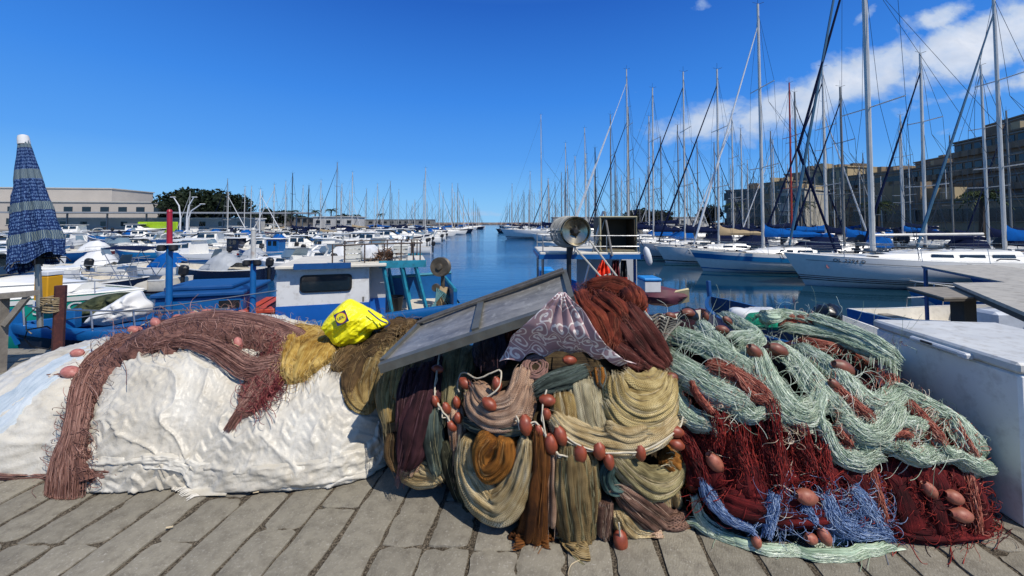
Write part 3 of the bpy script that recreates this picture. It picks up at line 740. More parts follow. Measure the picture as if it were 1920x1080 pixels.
bundle(FN, 'rosy narrow net column hanging by the left row of floats', cat, [([(852, 755), (860, 800), (862, 845), (856, 880)], [14, 16, 14, 8])], PKB, PKBS, SC, 60)
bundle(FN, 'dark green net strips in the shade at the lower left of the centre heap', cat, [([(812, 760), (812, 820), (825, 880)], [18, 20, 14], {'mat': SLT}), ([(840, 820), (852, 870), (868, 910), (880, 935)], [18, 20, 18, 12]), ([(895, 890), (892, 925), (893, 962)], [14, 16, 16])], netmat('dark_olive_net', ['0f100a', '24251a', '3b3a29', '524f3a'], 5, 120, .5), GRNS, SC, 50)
bundle(FN, 'big beige net looped in a deep U at the lower left front', cat, [([(890, 812), (888, 865), (908, 915), (945, 938), (975, 900), (988, 850), (992, 812)], [18, 24, 30, 30, 26, 22, 16], {'folds': 12, 'th': .07, 'n': 90}), ([(905, 880), (935, 925), (965, 930), (985, 895)], [14, 20, 20, 14], {'th': .05})], BEI, BEIS, SC, 200)
bundle(FN, 'orange tan lump of net tucked inside the beige U', cat, [([(935, 808), (918, 835), (925, 868), (948, 850), (955, 812)], [22, 20, 22, 20, 18], {'th': .06, 'lift': .02})], TAN, TANS, SC, 130)
bundle(FN, 'dark rust brown net hanging in a long narrow column to the paving', cat, [([(1012, 800), (1012, 860), (1006, 920), (1000, 975), (985, 1012)], [16, 18, 20, 24, 22], {'folds': 9, 'lift': .03}), ([(1000, 985), (975, 1005), (965, 1020)], [16, 16, 10], {'th': .035}), ([(1018, 985), (1025, 1005), (1028, 1022)], [12, 14, 8], {'th': .03})], RUS, RUSS, SC, 170)
bundle(FN, 'thin rosy strip of net between the rust column and the olive column', cat, [([(1036, 830), (1036, 900), (1034, 970)], [12, 14, 10])], PKB, PKBS, SC, 50)
bundle(FN, 'long olive brown net column ending in a tail on the paving', cat, [([(1068, 820), (1070, 880), (1074, 940), (1085, 1000), (1102, 1034)], [32, 36, 34, 26, 12], {'folds': 13, 'th': .06, 'n': 90, 'lift': .01}), ([(1100, 850), (1105, 910), (1105, 965)], [18, 18, 12]), ([(1042, 870), (1050, 940), (1066, 1000), (1092, 1032)], [12, 14, 12, 8])], netmat('olive_brown_net', ['3f301b', '705d3b', '988258', 'b29e76'], 4, 80, .9), GRNS, SC, 220)
bundle(FN, 'slate green net bunched below the patterned cloth', cat, [([(1000, 738), (1030, 722), (1065, 712), (1098, 700)], [14, 18, 18, 14]), ([(1120, 700), (1122, 715), (1120, 730)], [14, 14, 8], {'mat': TAN})], SLT, SLTS, SC, 130)
bundle(FN, 'pale gauze net panel falling straight in the middle of the front', cat, [([(1092, 715), (1098, 750), (1108, 790), (1120, 818)], [26, 26, 26, 24], {'folds': 9, 'th': .035}), ([(1052, 738), (1058, 775), (1050, 808)], [20, 22, 16], {'th': .04, 'mat': netmat('tan_net', [])})], netmat('gauze_net', ['655c45', '999072', 'bdb495', 'd0c9ad'], 4, 80, .8), BEIS, SC, 120)
bundle(FN, 'yellowish tan net folded in nested swags at the upper right front', cat, [([(1148, 712), (1158, 748), (1195, 765), (1232, 748), (1246, 708)], [18, 24, 28, 24, 16], {'folds': 12, 'th': .06}), ([(1165, 705), (1185, 722), (1215, 722), (1232, 700)], [16, 20, 20, 14]), ([(1135, 748), (1160, 780), (1205, 790), (1240, 772), (1250, 745)], [14, 18, 18, 16, 12])], netmat('yellow_beige_net', ['604c28', 'a08b58', 'c6b27c', 'dccb9c'], 4, 75, .9), BEIS, SC, 180)
bundle(FN, 'long pale swag of net above the roped row of floats', cat, [([(1035, 775), (1060, 800), (1110, 818), (1170, 824), (1222, 808), (1250, 782)], [16, 20, 20, 22, 22, 14], {'folds': 11, 'lift': .015, 'n': 90}), ([(1130, 795), (1165, 808), (1200, 800)], [16, 18, 14], {'lift': .02})], BEI, BEIS, SC, 170)
bundle(FN, 'greenish net slung to the right below the float rope', cat, [([(1145, 842), (1175, 875), (1215, 902), (1252, 890), (1268, 845)], [20, 22, 26, 22, 16], {'folds': 11}), ([(1240, 850), (1262, 870), (1272, 900)], [18, 20, 14], {'mat': TAN, 'th': .04})], GRN, BEIS, SC, 170)
bundle(FN, 'teal grey curl of net at the middle right of the front', cat, [([(1145, 855), (1134, 880), (1142, 902), (1162, 908)], [10, 13, 14, 8])], netmat('teal_grey_net', ['10201f', '2b403d', '4a605a', '6b8079'], 6, 150, .3), SLTS, SC, 60)
bundle(FN, 'rose brown net slanting across the lower right front', cat, [([(1150, 900), (1180, 925), (1215, 955), (1250, 978), (1288, 972)], [14, 24, 28, 26, 16], {'folds': 10}), ([(1128, 925), (1126, 955), (1130, 985)], [16, 18, 14])], netmat('rose_brown_net', ['2f1d14', '60463a', '87695a', 'a38876'], 4, 80, .9), PKBS, SC, 160)
bundle(FN, 'pleated pale net fanned out at the lower right corner', cat, [([(1232, 905), (1236, 935), (1240, 958)], [12, 14, 12], {'th': .035}), ([(1252, 905), (1258, 935), (1266, 962)], [12, 14, 13], {'th': .04}), ([(1272, 900), (1280, 930), (1290, 955)], [12, 14, 10], {'th': .035}), ([(1225, 968), (1255, 985), (1290, 975)], [14, 16, 12], {'mat': TAN, 'th': .035})], BEI, BEIS, SC, 90)
bundle(FN, 'tan net bag sagging onto the paving behind the lowest float', cat, [([(1150, 945), (1168, 975), (1195, 990), (1210, 985)], [14, 22, 20, 10]), ([(1215, 985), (1235, 992)], [10, 8], {'mat': PKB})], BEI, BEIS, SC, 100)
bundle(FN, 'dark purple net hanging between the tan net and the centre heap', cat, [([(808, 690), (800, 735), (785, 790), (775, 840), (765, 868)], [20, 26, 30, 26, 14], {'folds': 11, 'th': .06}), ([(775, 700), (765, 745), (760, 790)], [14, 18, 14]), ([(825, 680), (818, 700), (812, 720)], [10, 14, 10])], PLU, PLUS, SC, 200)
bundle(FN, 'grey brown rags of net on the paving at the foot of the purple net', cat, [([(742, 810), (740, 845), (752, 875)], [12, 16, 12], {'th': .04}), ([(755, 880), (785, 890), (825, 892)], [14, 20, 14], {'th': .03, 'mat': BEI}), ([(790, 868), (815, 880), (832, 895)], [12, 14, 10], {'th': .03, 'mat': BEI}), ([(775, 850), (778, 870), (775, 885)], [10, 12, 8], {'mat': PKB, 'th': .03})], BRN, BRNS, SC, 60)
RST = netmat('rust_red_net', ['1c0a05', '4d1e13', '703222', '8a4a33'], 7, 130, .25, .95, 1.0)
RSTS = strandmat('rust_red_strands', ['381409', '5f2616', '824029', '9d5f48'])
DPL = netmat('brown_plum_net', ['1a0a08', '3d1b17', '5c3029', '74453b'], 7, 130, .3, .95, 1.0)
DPLS = strandmat('brown_plum_strands', ['2a100d', '502720', '70423a', '8a5d53'])
bundle(FN, 'bright rust red net piled on top of the centre heap', cat, [([(1090, 560), (1100, 590), (1122, 615), (1135, 660)], [18, 22, 26, 20], {'th': .07}), ([(1108, 556), (1145, 548), (1178, 562), (1192, 588)], [14, 22, 24, 18], {'th': .08}), ([(1125, 570), (1150, 590), (1165, 610)], [20, 24, 16], {'th': .07}), ([(1085, 548), (1092, 560)], [12, 14], {'th': .05}), ([(1150, 600), (1150, 630), (1142, 665)], [18, 22, 16], {'th': .06})], RST, RSTS, SC, 170, sq=([(1085, 548), (1180, 545), (1195, 590), (1150, 660), (1110, 620)], 380, .10, 7))
bundle(FN, 'brown plum net sagging down the right shoulder of the centre heap', cat, [([(1175, 590), (1200, 620), (1222, 655), (1238, 692)], [16, 22, 22, 14], {'th': .07}), ([(1160, 610), (1185, 645), (1205, 680), (1230, 696)], [18, 22, 20, 12], {'th': .06}), ([(1150, 655), (1175, 680), (1200, 694)], [16, 18, 10])], DPL, DPLS, SC, 150, sq=([(1160, 600), (1200, 600), (1245, 690), (1190, 695), (1150, 650)], 260, .12, 6))
bundle(FN, 'grey purple net bunched under the right half of the board', cat, [([(935, 612), (928, 645), (928, 690)], [24, 32, 24], {'th': .07, 'folds': 10}), ([(912, 625), (905, 660), (908, 688)], [10, 14, 10])], netmat('grey_plum_net', ['120d0f', '2f262a', '4a3f43', '62575a'], 4, 80, .9), PLUS, SC, 150)
bundle(FN, 'rust orange net pressed beneath the board beside the patterned cloth', cat, [([(975, 598), (975, 620), (968, 642)], [24, 26, 18], {'th': .05}), ([(1010, 585), (1005, 610), (992, 635)], [16, 18, 12])], netmat('rust_orange_net', ['220c05', '4c200e', '6c341a', '84492a'], 7, 130, .3), RSTS, SC, 90)
b = MB()
for k in range(16):
    a0 = RNG.uniform(0, 6.28); rr = RNG.uniform(.25, 1.0); q = [(1005+24*rr*math.cos(a0+x*.42)*(1+.06*math.sin(x*3+k)), 697+21*rr*math.sin(a0+x*.42)*(1+.06*math.cos(x*2+k))) for x in range(15)]
    b.tube(rope(q, SC, .004, .035+.02*random.random(), 40, .012), .0035, 5)
o = b.build('rope_coil', P('rosy_twine', '8a675c', .85, var=.4, scale=40), None, world=True); tag(o, 'small round coil of rosy cord below the tip of the patterned cloth', 'rope')
# ---- float lines of the centre heap
TERRA = P('terracotta_float', '93462e', .45, var=.4, scale=30, dirt=.9, dcol=lin('6b3422'), spec=.5)
RP = P('white_float_rope', 'c9bfa8', .8, var=.3, scale=50)
fl = [([(830, 655), (824, 700), (820, 730), (821, 752), (835, 772), (852, 790)], [(824, 701, .1, 1), (821, 751, 1.3, .9), (840, 762, 1.2, .9), (852, 790, .9, .95), (865, 753, 1.3, .9), (876, 777, 1.3, .9)], 'float line with dark red floats down the left side of the centre heap'),
      ([(888, 740), (880, 725), (892, 712), (915, 722), (935, 715), (950, 712), (948, 735), (929, 750)], [(891, 722, .6, 1.05), (941, 724, 1.4, 1.1), (929, 754, .5, 1.15)], 'short float line with three floats over the rose beige net'),
      ([(1025, 738), (1018, 760), (1020, 790), (1030, 825), (1046, 800), (1075, 818), (1116, 830), (1150, 832), (1187, 829), (1220, 812), (1244, 795), (1250, 778)], [(1025, 748, .1, 1.15), (1048, 804, 1.2, 1.3), (1031, 818, 1.4, 1.25), (1082, 834, 1.5, 1.3), (1116, 828, 1.5, 1.25), (1187, 832, 1.4, 1.1), (1133, 846, 1.4, 1.05), (1244, 798, .1, 1.1), (1246, 819, .3, 1.1), (1024, 770, 1.3, .85)], 'long white float line looping across the middle of the centre heap'),
      ([(975, 775), (985, 790), (1005, 785), (1020, 800), (1040, 832), (1070, 838), (1085, 832)], [(988, 787, 1.4, 1.3), (1011, 796, 1.2, .85)], 'short white rope with one big float left of the long float line')]
for pts, fs, lab in fl:
    p0 = cast(np.array([pts[len(pts)//2]], float), SC)[0]
    e = empty('float_line', (p0[0], p0[1]+.02, max(0, p0[2]-.05)), 0, lab, 'float line', 'float lines on the centre heap')
    b = MB(); b.tube(rope(pts, SC, .004, .088, 90), .0042, 6)
    reparent(b.build('rope', RP, None, world=True), e); b = MB()
    if len(fs) > 4 or 'short white' in lab: b.tube(rope([(x, y+5) for x, y in pts], SC, .004, .082, 90, .02), .003, 6); reparent(b.build('rope', RP, None, world=True), e)
    floats(fs, SC, TERRA, e, L=.066, R=.0245, lift=.066, key='terra')
for (x, y, a, s_, lab) in ((1153, 980, 1.45, 1.35, 'single terracotta float hanging low at the foot of the centre heap'), (1065, 686, .1, 1.1, 'single terracotta float under the hem of the patterned cloth'), (1268, 893, 1.2, 1.0, 'faded float caught in the greenish net at the right')):
    p = cast(np.array([[x, y]]), SC)[0]; e = empty('net_float', (p[0], p[1]-.05, max(0, p[2]-.03)), 0, lab, 'net float')
    floats([(x, y, a, s_)], SC, TERRA, e, name='float_body', L=.07, R=.0265, lift=.07, key='terra')
    b = MB(); b.tube(rope([(x-4, y-32), (x-3, y-16), (x-1, y-8)], SC, .003, .09, 12), .004, 5); reparent(b.build('cord', RP, None, world=True), e)
# ---- board, cloth, bag
def beam(b, p0, p1, w_, h, up=(0, 0, 1)):
    p0 = np.array(p0, float); p1 = np.array(p1, float); d = p1-p0; d /= np.linalg.norm(d); up = np.array(up, float)
    s_ = np.cross(d, up); s_ /= np.linalg.norm(s_); u = np.cross(s_, d); V = []
    for p in (p0, p1):
        for (i, j) in ((-1, -1), (1, -1), (1, 1), (-1, 1)): V.append(p+s_*i*w_/2+u*j*h/2)
    b.add(V, [(0, 1, 2, 3), (7, 6, 5, 4), (0, 4, 5, 1), (1, 5, 6, 2), (2, 6, 7, 3), (3, 7, 4, 0)]); return b
bA = at_y(712, 685, 2.0); bC = at_y(1074, 566, 2.0); bD = at_y(793, 603, 2.48); bB = at_y(1058, 509, 2.32)
nrm = np.cross(bC-bA, bD-bA); nrm /= np.linalg.norm(nrm); nrm = nrm if nrm[2] > 0 else -nrm
t = NT('weathered_board'); v = t.coord('Object'); n = t.noise(t.coord('Object', (1, 5, 5), (0, .3, 0)), 3, 6, .65, .5); n2 = t.noise(v, 30, 4)
bc = t.mix(t.math('MULTIPLY', t.math('SUBTRACT', n, .35, clamp=True), 2.6, clamp=True), lin('615f5b'), lin('918e88')); bc = t.mix(t.math('MULTIPLY', t.math('SUBTRACT', n2, .56, clamp=True), 3, clamp=True), bc, lin('a5a39c'))
BOARD = t.fin(bc, .36, .1, t.bump(n, .2, .01), .5)
GREYW = P('grey_weathered_wood', '5b5750', .8, var=.45, scale=16, bump=.5, bscale=40, dirt=.4, dcol=lin('2f2b26'))
GREYT = P('grey_aluminium_trim', '62645f', .5, .3, var=.3, scale=14, dirt=.4)
tb = empty('board', tuple(bA), 0, 'weathered grey framed board lying tilted on top of the centre heap', 'board')
b = MB(); nn_ = 16
Gd = np.array([[bA*(1-i)*(1-j)+bC*i*(1-j)+bD*(1-i)*j+bB*i*j+nrm*.004*math.sin(9*i+5*j) for j in np.linspace(0.02, .98, 9)] for i in np.linspace(0.01, .99, nn_)])
b.grid(Gd); b.grid(Gd-nrm*.02); b.build('panel', BOARD, tb, world=True)
for p, q, w_, h, m in ((bA-nrm*.012, bC-nrm*.012, .045, .045, GREYT), (bD, bB, .035, .04, GREYW), (bA+(bD-bA)*.06, bA+(bD-bA)*.97, .03, .036, GREYT), (bC+(bB-bC)*.06, bC+(bB-bC)*.97, .03, .036, GREYT)):
    beam(MB(), p, q, w_, h, nrm).build('rail', m, tb, smooth=False, world=True)
i = .49; beam(MB(), bA*(1-i)+bC*i+nrm*.014+(bD-bA)*.05, bD*(1-.44)+bB*.44+nrm*.014-(bD-bA)*.03, .04, .014, nrm).build('crossbar', GREYT, tb, smooth=False, world=True)
beam(MB(), bD+(bA-bD)*.12+nrm*.022, bB+(bC-bB)*.12+nrm*.022, .03, .01, nrm).build('strip', GREYW, tb, smooth=False, world=True)
# patterned cloth
CL = [(1052, 546), (1052, 547)]
A = [(1048, 548), (1030, 566), (1008, 595), (985, 622), (966, 640), (958, 662), (942, 690)]
B = [(1060, 548), (1078, 570), (1098, 595), (1120, 640), (1140, 668), (1165, 688), (1188, 694)]
n, m = 230, 330
a = crom(A, n); b_ = crom(B, n); v = np.linspace(0, 1, m); u = np.linspace(0, 1, n)
pix = a[:, None]*(1-v)[None, :, None]+b_[:, None]*v[None, :, None]
pix[..., 1] += (u[:, None]**3)*(-16*np.sin(v*PI)[None]+6*np.sin(v*PI*3)[None]-9*np.exp(-((v-.2)/.1)**2)[None]-0*v[None])
CSB = SC
G = cast(pix, CSB); N = grad(G, CSB)
yb_ = 1.90+(G[..., 1]-.02-1.90)*np.clip(u[:, None], 0, 1)**2.4          # hangs free from the corner of the board
yb_ = np.minimum(yb_, G[..., 1]-.01)
for i_ in range(n):
    for j_ in range(m): G[i_, j_] = at_y(pix[i_, j_, 0], pix[i_, j_, 1], yb_[i_, j_])
N = N*np.clip(u[:, None, None]*1.5, 0, 1)+np.array([0, -1, .2])*(1-np.clip(u[:, None, None]*1.5, 0, 1)); N /= np.linalg.norm(N, axis=-1)[..., None]
for _ in range(12): G[1:-1, 1:-1] = (G[:-2, 1:-1]+G[2:, 1:-1]+G[1:-1, :-2]+G[1:-1, 2:])/4; N[1:-1, 1:-1] = (N[:-2, 1:-1]+N[2:, 1:-1]+N[1:-1, :-2]+N[1:-1, 2:])/4
vw = v[None]+.03*(fbm(np.stack(np.broadcast_arrays(u[:, None]*3, v[None]*3, v[None]*0), -1), 2)-.5)
fold = (np.abs(np.sin(vw*PI*5.5+.6))**1.3-.5)*(.020+.012*u[:, None])*np.minimum(1, u[:, None]*4)+(np.sin(vw*PI*14+u[:, None]*4))*.003
G = G+N*(.045*np.clip(u[:, None]*2, 0, 1)+fold+.012*(fbm(np.stack(np.broadcast_arrays(u[:, None]*5, v[None]*7, v[None]*0+4), -1), 3)-.5))[..., None]
wd = .62; uu = u[:, None]*.46+0*v[None]; vv = (v[None]-.5)*wd*(.22+.78*u[:, None])
rs = np.random.default_rng(4); msk = np.zeros((n, m))
cs = []
for _ in range(4000):
    c = np.array([rs.uniform(-.02, .48), rs.uniform(-.32, .32)])
    if all(np.linalg.norm(c-x[0]) > .070 for x in cs): cs.append((c, rs.uniform(0, 6.28), 1 if rs.random() < .5 else -1, rs.uniform(.8, 1.15)))
for (c, a0, sg, sc_) in cs:
    dx_, dy_ = uu-c[0], vv-c[1]; r = np.sqrt(dx_**2+dy_**2)/sc_; th = (np.arctan2(dy_, dx_)*sg-a0) % (2*PI)
    for k in range(3):
        tot = th+2*PI*k; rr = .0045+.0042*tot
        wln = .0046+.0018*np.sin(tot*.5)
        msk = np.maximum(msk, np.clip((wln-np.abs(r-rr))/.0012, 0, 1)*(tot < 11.5)*(tot > .4))
    msk = np.maximum(msk, np.clip((.0075-r)/.0015, 0, 1))
    la, lb = .040*math.cos(a0*sg+1.2), .040*math.sin(a0*sg+1.2)
    dd = np.sqrt(((dx_-la*.9)*1)**2+((dy_-lb*.9))**2); msk = np.maximum(msk, np.clip((.012-dd*(.8+.5*np.abs(np.sin(th*1.5))))/.002, 0, 1))
me = mesh_np(G.reshape(-1, 3), grid_faces(n, m), np.stack([uu, vv+0*uu], -1).reshape(-1, 2))
ca = me.color_attributes.new('scroll', 'FLOAT_COLOR', 'POINT'); cc = np.ones((n*m, 4)); cc[:, :3] = msk.reshape(-1, 1); ca.data.foreach_set('color', cc.ravel())
t = NT('scroll_print_cloth'); at = t.n('ShaderNodeAttribute', attribute_name='scroll'); nn = t.noise(t.coord('Object'), 9, 4)
c1 = t.mix(nn, lin('94767a'), lin('b4979a')); c2 = t.mix(nn, lin('ddd2ca'), lin('f3ece4'))
wv = t.noise(t.coord('UV', (500, 500, 1)), 1, 1)
CLM = t.fin(t.mix(at.outputs['Color'], c1, c2), .6, 0, t.bump(wv, .15, .002), .3)
o = link('patterned_cloth', me, CLM, None, True); tag(o, 'mauve cloth with pale scroll print draped from the corner of the board', 'cloth')
sm = o.modifiers.new('thick', 'SOLIDIFY'); sm.thickness = .002
# yellow bag
t = NT('yellow_bag_plastic'); v = t.coord('Object'); n1 = t.noise(v, 9, 5, .6); 
YB = t.fin(t.mix(n1, lin('e3d800'), lin('f6ee1c')), .34, 0, t.bump(t.noise(t.coord('Object', (1, 1, 1)), 22, 5, .6, 1.2), .5, .02), .5)
bag = empty('shopping_bag', tuple(at_y(660, 645, 2.75)), 0, 'crumpled yellow supermarket bag with a blue logo lying on the nets', 'bag')
Pc = at_y(664, 606, 2.72)
# outline in the photo, pushed to a pillow
out = crom([(604, 612), (612, 598), (630, 578), (652, 561), (668, 566), (690, 578), (712, 590), (727, 603), (722, 612), (700, 620), (690, 636), (668, 645), (640, 650), (622, 636), (604, 612)], 120)[:-1]
cen = np.array([662.0, 606.0]); R_ = np.linspace(0, 1, 46)[:, None, None]
rimw = np.array([at_y(x, y, 2.80) for x, y in out]); cw = at_y(cen[0], cen[1], 2.80)
def pillow(sign, dep):
    G = cw+(rimw-cw)[None]*(R_**.85)
    h = (1-R_[..., 0]**2.4)**.6*dep
    G = G+np.array([0, sign, 0])*h[..., None]
    q = G*np.array([1, 1, 1.0]); ax = (q[..., 0]*.75+q[..., 2]*.65); bx = (q[..., 0]*.65-q[..., 2]*.75)
    f = (ridge(np.stack([ax*5, bx*22, ax*0], -1), 2)-.5)*.045+(ridge(q*14, 2)-.5)*.02
    G = G+np.array([0, sign, .3*0])*(f*np.minimum(1, (1-R_[..., 0])*6))[..., None]
    return G
fg = pillow(-1, .11); bk = pillow(1, .12)
me = mesh_np(np.vstack([fg.reshape(-1, 3), bk.reshape(-1, 3)]), np.vstack([grid_faces(46, 119, True), grid_faces(46, 119, True)[:, ::-1]+46*119]))
link('bag_body', me, YB, bag, True)
# handles at the right, blue trim
b = MB(); b.tube([at_y(x, y, 2.70) for x, y in crom([(716, 594), (727, 600), (730, 608), (722, 614)], 16)], .005, 6); b.tube([at_y(x, y, 2.69) for x, y in crom([(690, 582), (712, 600), (726, 606)], 12)], .005, 6); b.build('handle', P('blue_bag_trim', '2b3f77', .5), bag, world=True)
# ---- lettering
def text_mesh(s_, size, mat, parent, M_, name='lettering', ext=.002, shear=0, sx=1.0):
    cu = bpy.data.curves.new('t', 'FONT'); cu.body = s_; cu.size = size; cu.extrude = ext; cu.align_x = 'CENTER'; cu.align_y = 'CENTER'; cu.shear = shear
    ob = bpy.data.objects.new('t', cu); COL.objects.link(ob)
    dg = bpy.context.evaluated_depsgraph_get(); me = bpy.data.meshes.new_from_object(ob.evaluated_get(dg)); bpy.data.objects.remove(ob)
    from mathutils import Matrix
    me.transform(M_ @ Matrix.Diagonal((sx, 1, 1, 1)))
    return link(name, me, mat, parent)
from mathutils import Matrix
def basis(o_, xd, yd):
    xd = Vector(xd).normalized(); yd = Vector(yd); zd = xd.cross(yd).normalized(); yd = zd.cross(xd)
    return Matrix(((xd.x, yd.x, zd.x, o_[0]), (xd.y, yd.y, zd.y, o_[1]), (xd.z, yd.z, zd.z, o_[2]), (0, 0, 0, 1)))
lc = at_y(642, 596, 2.665)-np.array(bag.location); xd = Vector((.90, .10, .42)).normalized(); yd = Vector((-.38, .18, .90)).normalized()
zz = xd.cross(yd).normalized(); yd = zz.cross(xd)
zz = -zz if zz.y > 0 else zz
def disc(rad, n_, off, c=lc): 
    return [Vector(c)+zz*off+xd*rad*math.cos(k*2*PI/n_+PI/n_)+yd*rad*math.sin(k*2*PI/n_+PI/n_) for k in range(n_)]
lb = MB().poly(disc(.058, 4, .018), zz*.002).build('logo_patch', P('logo_blue', '27306b', .4), bag, smooth=False)
MB().poly([p-lb.location for p in disc(.037, 28, .0205)], zz*.002).build('red_ring', P('logo_red', 'c2402c', .4), lb, smooth=False)
MB().poly([p-lb.location for p in disc(.033, 28, .023)], zz*.002).build('yellow_disc', P('logo_yellow', 'f0e020', .4), lb, smooth=False)
text_mesh('LIDL', .026, P('logo_ink', '27306b', .4), lb, basis(Vector(lc)+zz*.0265, xd, yd), sx=.95, ext=.001)
# ================================================================== right heap: mint gill net over red and blue nets
def zc(pts): return [(1220+x/2.077, 560+y/2.077) for x, y in pts]
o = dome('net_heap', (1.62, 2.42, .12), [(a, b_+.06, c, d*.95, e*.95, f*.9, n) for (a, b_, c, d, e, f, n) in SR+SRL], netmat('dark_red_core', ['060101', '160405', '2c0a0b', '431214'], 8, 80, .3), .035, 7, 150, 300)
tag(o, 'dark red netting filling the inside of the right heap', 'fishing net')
MINT = netmat('mint_monofilament', ['4b5d4a', '8fa68a', 'b6caaf', 'd2dfc8'], 3, 260, .0, .5, .9, 5)
MINS = strandmat('mint_strands', ['687c66', '95a98f', 'bac9b2', 'e6ebdc'], .4, .5)
mint = empty(FN, (1.55, 2.3, .3), 0, 'mint green gill net heaped in thick loops on top of the right heap', cat)
H = [([(100, 150), (200, 190), (300, 240), (375, 285)], 34), ([(60, 250), (150, 300), (255, 365), (350, 400)], 38), ([(85, 335), (110, 400), (165, 460), (240, 482)], [22, 26, 30, 22]), ([(320, 425), (380, 450), (442, 410)], 22),
     ([(400, 220), (430, 320), (490, 410), (570, 455), (622, 425)], [30, 44, 48, 42, 30]), ([(290, 95), (345, 130), (395, 170), (330, 180)], 28), ([(480, 200), (560, 260), (640, 350), (745, 450)], [36, 46, 46, 30]),
     ([(530, 130), (680, 160), (800, 200), (905, 240)], 34), ([(630, 100), (740, 140), (850, 190), (905, 228)], 24), ([(740, 320), (815, 395), (900, 425), (962, 375)], 36), ([(640, 490), (690, 575), (770, 612), (845, 585)], [26, 32, 36, 26]),
     ([(720, 470), (800, 520), (875, 505), (920, 440)], 34), ([(850, 535), (920, 560), (972, 520)], 24), ([(890, 245), (1000, 320), (1110, 390), (1225, 465)], [32, 42, 42, 30]), ([(940, 375), (1040, 430), (1130, 480), (1185, 560)], 32),
     ([(1165, 480), (1225, 550), (1290, 610), (1340, 632)], [34, 42, 38, 12]), ([(900, 465), (980, 490), (1015, 482)], 26), ([(920, 560), (1000, 602), (1052, 590)], 24), ([(1060, 520), (1110, 590), (1152, 602)], 22), ([(1150, 600), (1230, 640), (1320, 634)], [22, 28, 14]),
     ([(590, 225), (700, 300), (765, 385)], 32), ([(20, 180), (80, 160), (150, 160)], 28), ([(430, 95), (500, 80), (600, 95)], 20), ([(950, 270), (1050, 330), (1180, 400), (1260, 520)], 22), ([(200, 120), (260, 180), (300, 220)], 24), ([(640, 380), (620, 440), (640, 500)], 20)]
pl = Pool()
for i, (sp_, wd) in enumerate(H):
    wd = np.array(wd)/2.077 if np.ndim(wd) else wd/2.077; q = zc(sp_)
    G, UV = hank_grid(q, wd, SR, .036, 9, .16, i*1.7, 60, 60, lift=.01*(i % 3)); reparent(grid_obj('hank', G, UV, MINT), mint)
    pl.add(*hank_strands(q, np.array(wd)*1.1 if np.ndim(wd) else wd*1.1, SR, 300, .038, r=(.0006, .0015), lift=.004+.01*(i % 3), wander=.42, loose=.022, over=1.28, seed=i))
pl.add(*squiggles(zc([(0, 100), (400, 80), (700, 90), (1000, 230), (1280, 540), (1200, 560), (850, 540), (400, 410), (80, 360)]), SR, 380, .22, curl=2.5, lift=(.05, .075), r=(.0006, .0012), seed=11))
reparent(pl.build('loose_twine', MINS), mint)
RED = strandmat('red_strands', ['2a0407', '540c10', '7d1c19', 'a03a2e'])
SAL = strandmat('salmon_strands', ['5c2018', '843a2c', 'a65c48', 'c48a74'])
DRD = netmat('dark_red_net', ['120203', '380a0d', '5c1416', '7c2622'], 6, 160, .2)
SALN = netmat('salmon_net', ['32100c', '69281e', '8c4032', 'a65e4a'], 7, 150, .2)
red = empty(FN, (1.6, 2.2, .15), 0, 'deep red net in tangles under and between the mint loops', cat)
for i, (sp_, wd, m_) in enumerate([([(110, 480), (160, 560), (220, 640), (230, 720)], 55, DRD), ([(250, 500), (300, 580), (360, 660), (380, 760)], 60, DRD), ([(400, 470), (440, 560), (480, 650), (500, 720)], 60, DRD), ([(520, 480), (560, 560), (620, 640), (680, 720)], 60, DRD), ([(700, 620), (760, 690), (800, 760)], 55, DRD),
        ([(860, 620), (920, 700), (960, 800), (980, 880)], 75, DRD), ([(1000, 620), (1060, 700), (1090, 800), (1100, 890)], 75, DRD), ([(1130, 640), (1190, 720), (1220, 800), (1230, 880)], 60, DRD), ([(900, 860), (1010, 890), (1140, 890), (1280, 880)], [30, 36, 34, 12], DRD), ([(140, 560), (170, 640), (190, 720)], 40, DRD), ([(260, 760), (400, 800), (560, 810), (700, 800)], 60, DRD)]):
    G, UV = hank_grid(zc(sp_), wd/2.077 if not isinstance(wd, list) else np.array(wd)/2.077, SRL, .045, 8, .25, i*2.3, 50, 50); reparent(grid_obj('hank', G, UV, m_), red)
pl = Pool()
pl.add(*squiggles(zc([(70, 420), (640, 470), (1260, 640), (1290, 900), (860, 880), (640, 740), (180, 760)]), SRL, 2300, .17, curl=5, lift=(.015, .065), r=(.0008, .0018), seed=21))
for i, q in enumerate([[(250, 430), (255, 500), (250, 560)], [(440, 400), (450, 500), (460, 600), (470, 680)], [(540, 470), (560, 560), (580, 640)], [(600, 480), (620, 570), (640, 690)], [(110, 470), (160, 560), (200, 660)], [(320, 470), (330, 560), (350, 640)]]):
    pl.add(*hank_strands(zc(q), 14, SRL+[SR[0]], 70, .05, r=(.0008, .0016), lift=.015, wander=.8, loose=.03, over=1.6, seed=i+50))
reparent(pl.build('tangle', RED, None), red)
sal = empty(FN, (1.7, 2.3, .5), 0, 'salmon red net showing in patches between the mint loops', cat)
pl = Pool()
